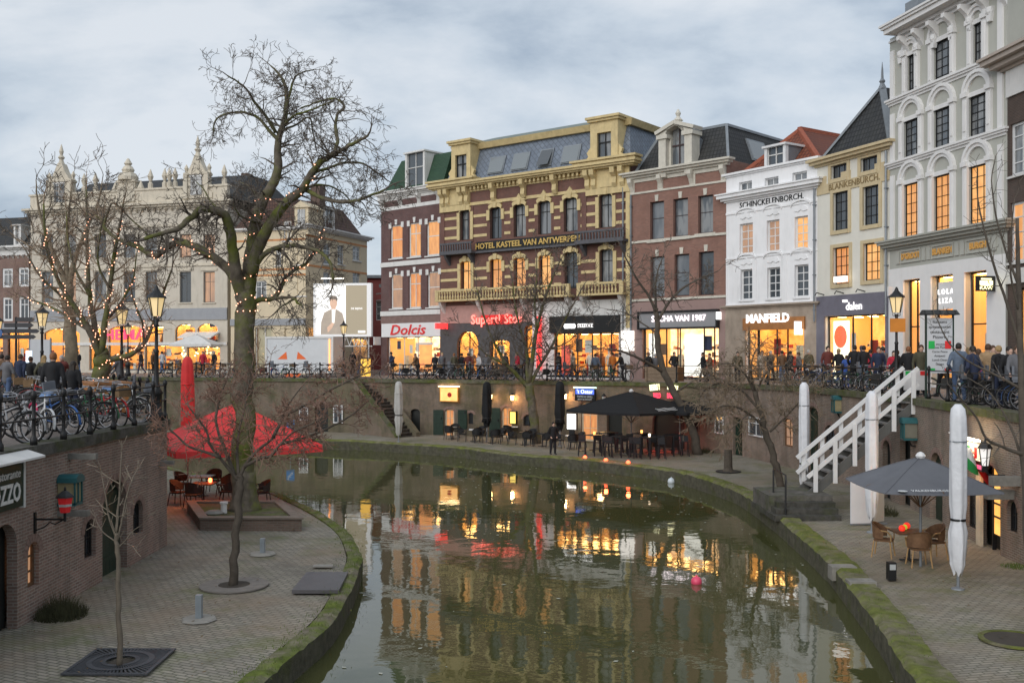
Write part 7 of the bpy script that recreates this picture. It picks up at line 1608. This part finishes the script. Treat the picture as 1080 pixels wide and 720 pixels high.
near = [(19.0,'black',('red_bag',),'black bicycle with bright red panniers nearest on the left railing'), (19.9,'silver',(),'silver bicycle between the red panniers and the pink lock'), (20.7,'white',('pink_lock',),'white bicycle with a thick pink cable lock on the left railing'), (21.6,'black',(),'plain black bicycle just past the pink lock bicycle'), (22.4,'blue',('blue_seat',),'blue bicycle with a pale blue seat cover on the left railing'), (23.2,'black',('child_seat',),'black bicycle with a grey child seat beside the blue seat cover'), (24.0,'black',('black_bag',),'black bicycle with black panniers on the left railing'), (24.8,'green',(),'green bicycle near the far end of the left railing'), (25.5,'red',('basket',),'red bicycle with a wicker front basket on the left railing'), (26.2,'black',('blue_seat',),'black bicycle with a pale blue seat cover near the corner lamp'), (26.9,'white',(),'white bicycle leaning by the corner lamp on the left railing')]
for i, (y, c, e, lb) in enumerate(near): bike(-10.5+rr.uniform(-.1,.1), 20.4+.66*i, LZ, rad(rr.uniform(-42,-15) if i % 3 else rr.uniform(15, 40)), c, rr.uniform(-.14,.14), lb, 'bicycles along the left railing', e)
cols = ['black','black','black','silver','blue','green','white','black','red']
def row(pts, n, zf, off, label, group, ang, jit=20):
    P = [V((*p, 0)) for p in pts]; tot = sum((b-a).length for a, b in zip(P, P[1:]))
    for i in range(n):
        t = tot*(i+.5+rr.uniform(-.25,.25))/n; k = 0
        while k < len(P)-2 and t > (P[k+1]-P[k]).length: t -= (P[k+1]-P[k]).length; k += 1
        d = (P[k+1]-P[k]).normalized(); p = P[k]+d*t+V((d.y,-d.x,0))*off*rr.uniform(.8,1.2); c = rr.choice(cols); ex = rr.choice([(),(),('black_bag',),('basket',),('child_seat',)])
        bike(p.x, p.y, zf(p.x, p.y), math.atan2(d.y, d.x)+rad(ang+rr.uniform(-jit, jit)), c, rr.uniform(-.12,.12), label % c, group, ex)
lz = lambda x, y: LZ
row([(-10.3,28.8),(-14.9,36.5)], 15, lz, -.9, '%s bicycle in the dense tangle beyond the corner lamp on the left street', 'tangled bicycles beyond the corner lamp', 70)
row([(-12.2,29.4),(-16.6,37)], 12, lz, -.9, '%s bicycle in the second row behind the tangle on the left street', 'second row of bicycles on the left street', 80)
row([(-16.2,38.4),(-24,48)], 16, lz, -1.0, '%s bicycle in the rack row beyond the lit tree', 'bicycles in the rack beyond the lit tree', 75)
row([(-26,71.8),(-12,67.8)], 17, streetz, -.8, '%s bicycle along the far railing in front of the pale store', 'bicycles along the far railing', 70)
row([(-7.6,66.8),(.4,63.2)], 16, streetz, -.8, '%s bicycle on the railing in front of the hotel shops', 'bicycles before the hotel shops', 60)
row([(1.2,62.7),(6.4,58.8)], 8, streetz, -.8, '%s bicycle on the railing in front of the black fascia shop', 'bicycles before the black fascia shop', 60)
row([(13.1,48.5),(13.9,41),(14.1,36.3)], 15, streetz, -.75, '%s bicycle on the right railing between the shoe shop and the white stairs', 'bicycles beside the white stairs', 65)
row([(14.1,32.6),(13.7,28),(13.4,23.5)], 13, streetz, -.8, '%s bicycle on the near right railing under the edge tree', 'bicycles on the near right railing', 65)
# ------------------------------------------------------------------ people
def remesh(q, vox, smooth=2):
    me = q.mesh('tmp', (), False, False); o = bpy.data.objects.new('tmp', me); COL.objects.link(o)
    m = o.modifiers.new('r', 'REMESH'); m.mode = 'VOXEL'; m.voxel_size = vox; m.use_smooth_shade = True
    s = o.modifiers.new('s', 'SMOOTH'); s.iterations = smooth; s.factor = .5
    dg = bpy.context.evaluated_depsgraph_get(); out = bpy.data.meshes.new_from_object(o.evaluated_get(dg)); bpy.data.objects.remove(o); bpy.data.meshes.remove(me); return out
def cap(q, a, b, r0, r1, n=10):
    a, b = V(a), V(b); q.tube([a.lerp(b, t) for t in (0, .5, 1)], [r0, (r0+r1)/2, r1], n); q.ball(a, r0, n, 6); q.ball(b, r1, n, 6)
POSES = {}
def pose(name, legs, arms, lean=0.0, hz=.92, seat=False):
    """legs/arms: two lists of joint points (hip-knee-ankle, shoulder-elbow-wrist); facing +y"""
    b, j, t, s, h = MB(), MB(), MB(), MB(), MB(); ch = V((0, lean*.45, hz+.46)); nk = V((0, lean*.58, hz+.6)); hd = V((0, lean*.62+.02, hz+.73)); hip = V((0, 0, hz))
    b.ball(hd, (.077,.098,.118), 14, 10); b.ball(hd+V((0,.096,-.018)), (.015,.022,.02), 6, 4); b.ball(hd+V((0,.03,-.075)), (.05,.062,.05), 8, 6)
    for sx in (-1, 1): b.ball(hd+V((sx*.08,-.005,-.01)), (.014,.022,.032), 6, 4)
    cap(b, nk-V((0,0,.08)), hd-V((0,.01,.05)), .052, .05); cap(b, hip, ch, .13, .14)
    j.ball(ch+V((0,0,-.02)), (.185,.125,.19), 14, 8); cap(j, hip+V((0,0,-.04)), ch, .158, .165, 12); cap(j, ch+V((-.15,0,.08)), ch+V((.15,0,.08)), .085, .085); cap(j, ch+V((0,0,.12)), nk+V((0,0,-.02)), .085, .065)
    for sd, (hp, kn, an) in zip((-1, 1), legs):
        cap(b, hp, kn, .075, .055); cap(b, kn, an, .05, .036); cap(t, hp, kn, .098, .07); cap(t, kn, an, .072, .058); f = (V(an)-V(kn)).normalized(); fw = V((sd*.1, 1, -.05 if abs(f.y) < .4 else -.4)).normalized()
        cap(s, V(an)+V((0,-.03,-.035)), V(an)+fw*.16+V((0,0,-.045)), .046, .036, 8)
    cap(t, hip+V((-.08,0,-.02)), hip+V((.08,0,-.02)), .125, .125)
    for sd, (sh, el, wr) in zip((-1, 1), arms):
        cap(b, sh, el, .046, .038); cap(b, el, wr, .036, .026); cap(j, sh, el, .066, .056); cap(j, el, V(el).lerp(V(wr), .93), .054, .043); d = (V(wr)-V(el)).normalized(); sw = d.cross(V((0,1,0))) if abs(d.y) < .8 else V((1,0,0)); sw = sw.normalized(); p = V(wr)+d*.045
        b.ball(p, (.036,.034,.045), 8, 5)
        for k in range(4): o = sw*(.024-.016*k); cap(b, p+d*.025+o, p+d*(.085-.008*abs(k-1.3))+o+V((0,.012,0)), .0105, .009, 6)
        cap(b, p+sw*.03, p+sw*.052+d*.045, .0115, .01, 6)
    for z, r in ((.03,.094), (.06,.09)): h.ball(hd+V((0,-.018,z-.005)), (r,.104,.098), 14, 8)
    POSES[name] = (remesh(b, .014, 1), remesh(j, .026, 3), remesh(t, .024, 2), remesh(s, .02, 1), remesh(h, .02, 1), hd)
L_ = lambda x, k, a: ((x*.095,0,.9), (x*.1,k[0],k[1]), (x*.105,a[0],a[1]))
SH = lambda x, lean, hz=.92: (x*.2, lean*.5, hz+.5)
pose('stand', (L_(-1,(.02,.49),(0,.09)), L_(1,(.03,.49),(.02,.09))), ((SH(-1,.02),(-.26,-.02,1.14),(-.24,.1,.9)), (SH(1,.02),(.26,-.02,1.14),(.25,.08,.9))), .02)
pose('walk', (L_(-1,(.17,.5),(.22,.1)), L_(1,(-.02,.49),(-.3,.16))), ((SH(-1,.06),(-.25,-.16,1.17),(-.25,-.1,.93)), (SH(1,.06),(.25,.1,1.16),(.22,.28,1.0))), .06)
pose('stride', (L_(-1,(-.06,.49),(-.34,.18)), L_(1,(.2,.51),(.28,.1))), ((SH(-1,.05),(-.25,.12,1.17),(-.2,.3,1.05)), (SH(1,.05),(.26,-.14,1.16),(.26,-.1,.92))), .05)
pose('pockets', (L_(-1,(.03,.49),(.0,.09)), ((.095,0,.9),(.14,.04,.49),(.17,.02,.09))), ((SH(-1,.0),(-.3,-.08,1.15),(-.19,.09,.98)), (SH(1,.0),(.3,-.08,1.15),(.19,.09,.98))), .0)
pose('bend', (L_(-1,(.06,.49),(0,.09)), L_(1,(.02,.49),(-.1,.1))), ((SH(-1,.3),(-.24,.34,1.15),(-.2,.5,1.0)), (SH(1,.3),(.24,.34,1.15),(.2,.5,1.0))), .3)
pose('ride', (((-.09,-.2,.98),(-.1,.16,.8),(-.1,.06,.42)), ((.09,-.2,.98),(.1,.18,.65),(.1,.0,.25))), (((-.2,-.1,1.46),(-.27,.06,1.22),(-.24,.26,1.1)), ((.2,-.1,1.46),(.27,.06,1.22),(.24,.26,1.1))), .16, .97)
SKINS = [mat('skin_light', (.52,.33,.25), .6, .06, 9, 0), mat('skin_tan', (.33,.19,.12), .6, .06, 9, 0)]
PC = {'black': (.014,.014,.016), 'navy': (.02,.028,.06), 'grey': (.12,.12,.13), 'brown': (.12,.07,.04), 'olive': (.07,.065,.04), 'red': (.4,.02,.04), 'blue': (.04,.09,.32), 'tan': (.3,.2,.11), 'beige': (.36,.3,.24), 'jeans': (.07,.11,.2), 'darkred': (.12,.03,.025), 'steel': (.1,.13,.18), 'white': (.55,.55,.56), 'pink': (.5,.15,.3), 'orange': (.5,.16,.03)}
CLO = lambda n: mat('cloth_%s' % n, PC[n], .85, .2, 6, .2, bscale=50)
HAIRC = {'dark': (.02,.014,.01), 'brown': (.07,.035,.018), 'blond': (.3,.2,.09), 'grey': (.35,.34,.33), 'ginger': (.2,.08,.03)}
def person(px, Y, z, face, ps, jk, tr, hair, label, h_=1.74, long_hair=False, sk=0, x=None):
    X = (px-540)*Y/F if x is None else x; r = empty('person', (X, Y, z), rad(face), label, 'person'); k = h_/1.74; r.scale = (k, k, k); me = POSES[ps]
    def part(nm, m_, src):
        o = bpy.data.objects.new(nm, src); put(o, r)
        if not src.materials: src.materials.append(m_)
        o.material_slots[0].link = 'OBJECT'; o.material_slots[0].material = m_
    part('body', SKINS[sk], me[0]); part('jacket', CLO(jk), me[1]); part('trousers', CLO(tr), me[2]); part('shoes', BLACK, me[3]); hm = mat('hair_%s' % hair, HAIRC[hair], .6, .3, 20, .2); part('hair', hm, me[4])
    if long_hair: hd = me[5]; MB().hexa([(-.09,hd.y-.12,hd.z-.3),(.09,hd.y-.12,hd.z-.3),(.085,hd.y-.04,hd.z-.3),(-.085,hd.y-.04,hd.z-.3)], [(-.085,hd.y-.11,hd.z+.03),(.085,hd.y-.11,hd.z+.03),(.085,hd.y-.02,hd.z+.03),(-.085,hd.y-.02,hd.z+.03)]).build('long_hair', hm, r)
    return r
def bag(nm, label, per, m_, off=(0,-.2,1.2), s=(.15,.09,.2)):
    M_ = Matrix.Rotation(per.rotation_euler.z, 4, 'Z'); g = empty(nm, per.location + M_ @ V(off), per.rotation_euler.z, label, 'bag'); MB().ball((0,0,0), s, 12, 8).build('body', m_, g, smooth=True, uv=False); q = MB()
    for x in (-.09, .09): q.tube([(x,.0,s[2]*.9),(x,.14,s[2]*1.1),(x,.22,s[2]*.5)], .018, 5)
    q.build('strap', m_, g, uv=False)
sz = streetz
P_ = person
P_(56,27.2,LZ,12,'stand','black','black','ginger','man in a black jacket with ginger hair seen from behind, beside a dark haired woman',1.86); P_(77,28.2,LZ,-10,'stand','black','navy','dark','dark haired woman in black walking next to the ginger haired man',1.62,True)
P_(7,37,LZ,-20,'walk','grey','jeans','dark','man in a grey jacket and jeans walking at the left edge',1.76); P_(21,38.5,LZ,-10,'stride','navy','black','brown','man in a navy jacket walking behind the grey jacket man',1.8)
a = P_(46,37.5,LZ,5,'walk','olive','grey','blond','blond woman in an olive coat with a backpack on the left street',1.76,True); bag('backpack', 'dark backpack on the blond woman in the olive coat', a, CLO('black'))
for px, Y, f, ps, j, t, hr, lb in ((53,72,170,'stand','navy','black','dark','small figure in navy before the lit left arch of the store'), (82,76,40,'walk','black','jeans','brown','small figure in black walking past the left arch of the store'), (108,77,-60,'stride','grey','black','dark','small figure in grey beside the lit tree trunk by the store'), (149,77,90,'walk','black','navy','dark','small figure in black in front of the store entrance'), (161,78,-80,'stand','brown','black','blond','small figure in brown by the store doors'), (171,77,60,'stride','white','jeans','dark','small figure in a white coat by the store doors'), (214,77,180,'stand','red','black','brown','small figure in red at the glowing stall'), (226,78.4,150,'stand','black','black','grey','small figure in black right of the glowing stall'), (372,77,180,'stand','black','black','dark','dark figure waiting under the billboard'), (380,76,120,'walk','brown','jeans','brown','brown coated figure under the billboard entrance')):
    P_(px, Y, 4.36, f, ps, j, t, hr, lb, 1.72)
c = person(414,68,sz(0,68),100,'ride','navy','black','dark','man in navy riding a bicycle past the white shoe shop',1.74); bike(c.location.x-.02,68,sz(0,68)-.02,rad(190),'black',0,'black bicycle ridden by the man in navy before the white shoe shop')
P_(441,67,sz(0,67),95,'bend','brown','black','ginger','woman bending over a bicycle in front of the white shoe shop',1.7,True)
for px, Y, f, ps, j, t, hr, lb in ((459,69,160,'stand','black','black','dark','person in black right of the shoe shop poster'), (466,68,200,'walk','grey','jeans','blond','person in a grey coat beside the red hanging sign'), (479,67,30,'stand','olive','black','ginger','ginger person in olive left of the arched shop window'), (487,67.5,-30,'pockets','black','navy','dark','person in black before the arched shop window'), (494,66.5,20,'stride','darkred','black','brown','person in dark red before the arched shop window'), (513,66.5,180,'stand','grey','black','grey','grey haired person beneath the red neon words'), (523,66,150,'walk','tan','black','brown','person in tan beneath the red neon words'), (533,66.5,-40,'stand','black','jeans','dark','person in black near the terrace tree stems'), (546,66,60,'walk','red','black','blond','person in red behind the terrace tree stems'), (556,65,10,'stand','navy','black','dark','person in navy behind the terrace tree trunk'), (628,63.5,0,'stand','steel','black','dark','person in steel blue before the black fascia shop'), (657,62,90,'bend','black','black','dark','person in black bending over a bicycle by the shop corner'), (684,60.4,30,'stand','black','navy','ginger','person in black left behind the timber box'), (691,60.8,-20,'stand','grey','black','grey','grey coated person behind the timber box'), (711,60.2,200,'pockets','black','black','dark','person in black right behind the timber box'), (742,59.2,90,'walk','black','black','dark','person in black walking before the white lit panel'), (749,58.6,100,'stride','brown','black','brown','person in brown walking before the white lit panel'), (778,57.6,170,'stand','olive','black','dark','person in olive at the left of the brown shoe shop'), (804,56.5,170,'stand','beige','beige','brown','man in a beige coat at the shoe shop window'), (812.5,55.5,200,'walk','black','black','grey','grey haired person in black next to the beige coat'), (825,55,20,'stand','brown','jeans','dark','person in brown before the shoe shop window'), (833,54.2,-60,'stride','black','black','dark','tall person in black before the shoe shop window'), (843,54.5,60,'walk','grey','black','brown','person in grey before the right end of the shoe shop'), (853,53,10,'stand','olive','navy','grey','person in olive beyond the russet twigs by the shoe shop')):
    P_(px, Y, sz(0, Y), f, ps, j, t, hr, lb, rr.uniform(1.66, 1.8))
P_(873,46,4.44,180,'stand','darkred','black','dark','man in a dark red pullover facing the canal before the round orange sign',1.82); P_(893,44,4.44,0,'stand','blue','blue','brown','child in a bright blue jacket beside the dark red pullover',1.42)
P_(901.5,43,4.44,-5,'pockets','black','black','dark','man in black, left of two seen from behind at the lit shop',1.84); P_(911,42.6,4.44,10,'pockets','black','jeans','dark','man in black, right of two seen from behind at the lit shop',1.82)
P_(926.5,40.5,4.44,170,'stand','navy','navy','brown','man in a navy jacket facing the canal left of the lamp post',1.76); P_(932,43,4.44,30,'walk','grey','black','dark','person in grey half hidden behind the navy jacket man',1.78); P_(943,40,4.44,150,'walk','red','black','dark','dark haired woman in a red jacket right of the lamp post',1.6,True)
a = P_(951,38,4.44,80,'bend','black','black','brown','person in black bending beside the lamp post base',1.62); bag('shoulder_bag', 'orange bag beside the person bending at the lamp post', a, CLO('orange'), (.3,.1,.75), (.17,.1,.16))
P_(971.5,35.8,4.44,160,'stand','olive','black','brown','man in an olive jacket standing left of the Italian menu board',1.8); P_(1011,31.5,4.44,-15,'pockets','steel','jeans','dark','broad man in a steel blue hooded jacket seen from behind',1.82)
a = P_(1032,31,4.44,5,'stand','brown','black','brown','long haired woman in brown with a pink bag',1.64,True); bag('shoulder_bag', 'pink bag on the long haired woman in brown', a, CLO('pink'), (-.02,-.2,1.12), (.16,.08,.17))
P_(1042,30,4.44,-30,'walk','tan','jeans','brown','man in a tan jacket walking behind the pink bag',1.78); a = P_(1053.5,28.6,4.44,20,'stand','black','navy','blond','fair person with a big black backpack on the right street',1.72); bag('backpack', 'big black backpack on the fair person', a, CLO('black'), (0,-.22,1.2), (.19,.13,.26))
P_(1064,28.2,4.44,190,'stand','black','black','dark','dark haired person in black at the right picture edge',1.7); P_(1073,27.4,4.44,160,'walk','grey','black','brown','person in grey beside the right picture edge',1.72); P_(1022,34.5,4.44,10,'stride','navy','black','blond','fair haired person in navy beyond the steel blue jacket',1.7,True)
p = gnd(583.5, 479, QZ+.06); P_(583.5,p.y,QZ+.06,200,'pockets','black','black','dark','waiter in black standing by the white lit menu panel',1.66)
# ------------------------------------------------------------------ street furniture
LG = mat('lamp_glass_warm', (.5,.4,.22), .3, .1, 3, 0)
def lamp(label, x, y, z, H, s=1.0, glow=.35, group='cast iron street lamps'):
    r = empty('street_lamp', (x, y, z), 0, label, 'street lamp', group); hh = H-.85*s
    MB().lathe([(.2,0),(.2,.25),(.15,.3),(.15,.75),(.19,.8),(.1,.95),(.07,1.1),(.06,1.9),(.08,1.95),(.05,2.0),(.045,hh-.25),(.08,hh-.22),(.05,hh-.15),(.07,hh-.05),(.05,hh)], (0,0,0), 10).build('pole', BLACK, r, smooth=True)
    q = MB()
    for a in range(4): q.tube([(0,0,hh-.1),(.14*cos(a*pi/2+.78),.14*sin(a*pi/2+.78),hh-.05),(.13*cos(a*pi/2+.78),.13*sin(a*pi/2+.78),hh+.06)], .014, 4)
    for a in range(6): q.bar((.135*s*cos(a*pi/3),.135*s*sin(a*pi/3),hh+.06), (.235*s*cos(a*pi/3),.235*s*sin(a*pi/3),hh+.06+.5*s), .022)
    q.build('lantern_frame', BLACK, r, uv=False)
    MB().lathe([(.125*s,0),(.225*s,.5*s)], (0,0,hh+.06), 6).build('glass', emit('street_lamp_glass', (1,.72,.32), .38, base=(.5,.42,.28)), r)
    MB().lathe([(.28*s,0),(.26*s,.05*s),(.13*s,.16*s),(.1*s,.2*s),(.08*s,.22*s),(.05*s,.3*s),(.02,.36*s)], (0,0,hh+.06+.5*s), 12).build('cap', BLACK, r)
    return r
lamp('iron street lamp on the corner of the left wharf wall', -9.75,27.3,LZ,3.68,.98); lamp('iron street lamp just behind the lit tree', -14.35,36.6,LZ,3.75,1.0); lamp('iron street lamp left of the lit tree among the bicycles', -18.6,39.4,LZ,3.75,1.0); lamp('iron street lamp at the left picture edge', -24.8,48,LZ,3.7,1.0)
lamp('small distant street lamp in front of the store sign', (135-540)*70/F,70,4.35,3.75); lamp('distant street lamp before the billboard entrance', (358.5-540)*66.8/F,68.3,4.38,3.75); 
l = lamp('iron street lamp with an orange board at the top of the white stairs', 14.25,36.9,4.42,3.95,1.1); MB().box(-.28,-.14,2.35,.28,-.09,2.85).build('orange_board', mat('orange_board', (.6,.22,.03), .6, .1, 3), l)
r = empty('menu_board', (14.35,33.4,4.42), rad(-3), 'tall Italian menu board with green and red squares under a tiled hood', 'menu board'); MB().box(-.42,0,.9,.42,.06,2.75).build('panel', mat('board_grey', (.5,.51,.53), .6, .05), r)
for x in (-.47, .42): MB().box(x,-.01,0,x+.05,.07,2.85).build('post', GREENP, r)
MB().hexa([(-.6,-.2,2.85),(.6,-.2,2.85),(.6,.3,2.85),(-.6,.3,2.85)], [(-.55,-.02,3.02),(.55,-.02,3.02),(.55,.12,3.02),(-.55,.12,3.02)]).build('hood', DTILE, r)
for i, (s_, sz_) in enumerate((('Italiaans', .15), ('specialiteiten', .14), ('restaurant', .15), ('Pizzeria', .15))): text(s_, sz_, BLACK, r, (0,-.006,2.62-.17*i), ext=.003)
for x, c in ((-.27,'green'), (.27,'red')): MB().box(x-.1,-.012,1.72,x+.1,-.003,1.98).build(c+'_square', MATS[c+'_bar'], r); MB().box(x-.11,-.012,.98,x+.11,-.003,1.06).build(c+'_stripe', MATS[c+'_bar'], r)
for i in range(6): text(('IL POZZO','Pizza Pasta','Carne Pesce','Antipasti','Lunch Diner','Gelato')[i], .1, BLACK, r, (0,-.006,1.9-.14*i if i else 1.85), ext=.003)
r = empty('notice_board', (14.5,35.6,4.42), rad(5), 'low white stand with green and red patches beside the menu board', 'notice stand'); MB().box(-.5,0,.25,.5,.05,.95).build('panel', WHITE, r); MB().box(-.45,-.01,.78,-.15,-.002,.93).build('green_patch', MATS['green_bar'], r); MB().box(.1,-.01,.78,.4,-.002,.93).build('red_patch', MATS['red_bar'], r)
for x in (-.45, .4): MB().box(x,0,0,x+.05,.05,.25).build('leg', ZINC, r)
Y = 43; r = empty('direction_sign', ((17-540)*Y/F, Y, LZ), 0, 'direction signpost with dark arrow boards at the left edge', 'signpost'); MB().tube([(0,0,0),(0,0,3.45)], .05, 8).build('pole', BLACK, r)
for i, (a, b, z) in enumerate(((-.9,.9,2.75), (-.85,.75,2.5), (-.5,.65,3.0), (.0,.7,3.25))): MB().prism([(a,z),(b,z),(b+.12,z+.09),(b,z+.18),(a,z+.18)], -.04, .0).build('arrow_board', mat('sign_dark', (.03,.03,.035), .5), r)
q = MB().lathe([(.01,0),(.2,0),(.2,.03),(.01,.03)], (0,0,0), 14).build("round_mark", mat("sign_blue", (.05,.12,.3), .5), r); q.rotation_euler = (rad(90),0,0); q.location = (-.75,-.05,2.75)
r = empty('lit_totem', ((30.5-540)*46/F, 46, LZ), 0, 'slim pale blue lit totem beside the street bicycles', 'totem'); MB().box(-.12,-.05,.2,.12,.05,2.0).build('screen', emit('blue_white_totem', (.6,.8,1), 1.3), r); MB().box(-.16,-.06,0,.16,.06,.195).build('base', BLACK, r)
r = empty('info_panel', ((42-540)*60/F, 60, 4.2), 0, 'grey map panel on a frame near the street lamps', 'panel'); MB().box(-.6,0,.5,.6,.1,2.6).build('panel', mat('board_grey', (.5,.51,.53)), r); MB().box(-.66,-.02,0,-.6,.12,2.7).box(.6,-.02,0,.66,.12,2.7).build('frame', ZINC, r)
r = empty('orange_container', (-12.6,30.9,LZ), rad(-58), 'rusty orange container behind the corner lamp bicycles', 'container'); MB().box(-1.1,-.5,.1,1.1,.5,.95).build('body', mat('rusty_orange', (.45,.19,.06), .7, .25, 3, .2), r); MB().box(-1.15,-.55,.95,1.15,.55,1.02).build('lid', mat('rust_lid', (.3,.14,.06), .7), r)
r = empty('yellow_pillar', ((383-540)*68.5/F+.1, 69, 4.38), 0, 'small yellow advertising pillar before the lit entrance', 'pillar'); r['kind'] = 'thing'; MB().box(-.3,-.3,0,.3,.3,1.2).build('body', emit('yellow_pillar', (1,.55,.08), .55, base=(.6,.35,.05)), r); MB().box(-.34,-.34,1.2,.34,.34,1.28).build('cap', BLACK, r)
r = empty('poster_stand', ((449-540)*70/F, 70, 4.22), 0, 'orange lit poster stand in front of the white shoe shop', 'poster stand'); MB().box(-.45,0,.5,.45,.12,2.35).build('poster', emit('orange_poster', (1,.42,.08), .8, (1,.25,.05), 2), r); MB().box(-.5,-.03,2.35,.5,.15,2.5).build('hood', WTRIM, r); MB().box(-.05,0,0,.05,.12,.5).build('post', BLACK, r)
r = empty('parcel_lift_post', (4.9,57.6,QZ), 0, 'dark green timber post rising above the far wall by the black parasol', 'post') if 0 else None
for px, Y, z, f, ps, j, t, hr, lb in ((32,39.5,LZ,-5,'stand','black','jeans','brown','brown haired person in black between the navy man and the blond woman'), (1,40,LZ,-15,'stride','brown','black','dark','person in brown half cut by the left picture edge'), (66,41,LZ,170,'walk','darkred','black','grey','person in dark red coming towards the canal behind the couple'), (128,41,LZ,90,'bend','grey','black','dark','person in grey bending over a bicycle right of the lit tree'), (885,45,4.44,20,'stride','black','navy','blond','fair person in black between the dark red pullover and the blue child'), (918,44.5,4.44,-20,'stand','red','black','dark','person in red half hidden between two black jackets'), (958,37,4.44,-30,'stand','black','black','ginger','ginger person in black left of the olive jacket'), (996,34.8,4.44,15,'walk','brown','black','grey','grey haired person in brown just right of the menu board'), (1047,32,4.44,175,'stand','white','jeans','brown','person in a white coat behind the tan jacket'), (1026,29.4,4.44,25,'pockets','navy','black','dark','dark haired person in navy next to the steel blue jacket'), (505,67.2,4.2,120,'stand','white','black','dark','person in a white coat beneath the red neon words'), (590,64.5,4.2,60,'walk','black','jeans','dark','person in black by the red poster of the black fascia shop'), (604,65,4.2,-70,'stride','beige','black','brown','person in beige passing the black fascia shop window'), (646,62.8,4.2,30,'stand','orange','black','dark','person in orange by the shop corner bicycles')):
    P_(px, Y, z, f, ps, j, t, hr, lb, rr.uniform(1.66, 1.8))
# ------------------------------------------------------------------ small weathering: fallen leaves and litter on the quays, drainpipes
q = MB(); rr = random.Random(33)
for k in range(1500):
    if k % 2: y = rr.uniform(14, 36); x = rr.uniform(-9.4, -4.8); 
    else: y = rr.uniform(14, 50); x = rr.uniform(8.6, 12.6) if y < 38 else rr.uniform(9, 12)
    if k % 3 == 0: x = (-9.45 if k % 2 else 12.5) + rr.gauss(0, .15)*(1 if k % 2 else -1)
    s_ = rr.uniform(.015, .045); a_ = rr.uniform(0, 6.3); v1 = V((cos(a_), sin(a_), .2))*s_; v2 = V((-sin(a_), cos(a_), .1))*s_*.6; c = V((x, y, QZ+.085)); q.face(c-v1, c-v2, c+v1, c+v2)
q.build('fallen_leaves', mat('dead_leaf', (.16,.11,.06), .9, .6, 12, 0), None, uv=False, label='brown fallen leaves and litter on both lower quays', cat='leaves', kind='stuff')
for P0, z0, H, nm in ((PB, 4.22, 12.6, 'brick_house'), (PD, 4.25, 9.5, 'brick_house'), (PE, 4.3, 9.3, 'white_house'), (PF, 4.4, 9.5, 'cream_house')):
    pass
g = empty('mooring_sign', gnd(306.5, 466, QZ), 0, 'small blue square sign on a post at the far canal edge', 'sign'); MB().tube([(0,0,0),(0,0,1.35)], .03, 6).build('post', ZINC, g)
q = MB().box(-.24,-.05,.75,.24,-.03,1.32).build('plate', mat('traffic_blue', (.04,.2,.5), .5, .05), g); MB().bar((-.16,-.056,1.22),(.16,-.056,.86), .01, .06).build('white_stripe', WHITE, q)
g = empty('iron_handrail', (8.85,32.2,QZ), 0, 'black iron handrail beside the stone landing steps', 'handrail')
for y in (0, 1.5): MB().tube([(0,y,0),(0,y,1.45)], .03, 6).build('post', BLACK, g)
MB().tube([(0,-.1,1.2),(0,0,1.45),(0,1.5,1.5)], .025, 6).build('rail', BLACK, g)
for i, (px, py) in enumerate(((880,597.5), (899,613))):
    p = gnd(px, py, QZ+.1); MB().hexa([(-.12,-.2,-.3),(.5,-.2,-.3),(.5,.2,-.3),(-.1,.2,-.3)], [(-.12,-.2,.035),(.5,-.2,.035),(.5,.2,.035),(-.1,.2,.035)]).build('kerb_stone', STONE, None, label=['worn grey kerb stone at the far side of the notch in the right quay edge', 'worn grey kerb stone at the near side of the notch in the right quay edge'][i], cat='stone block', loc=p)
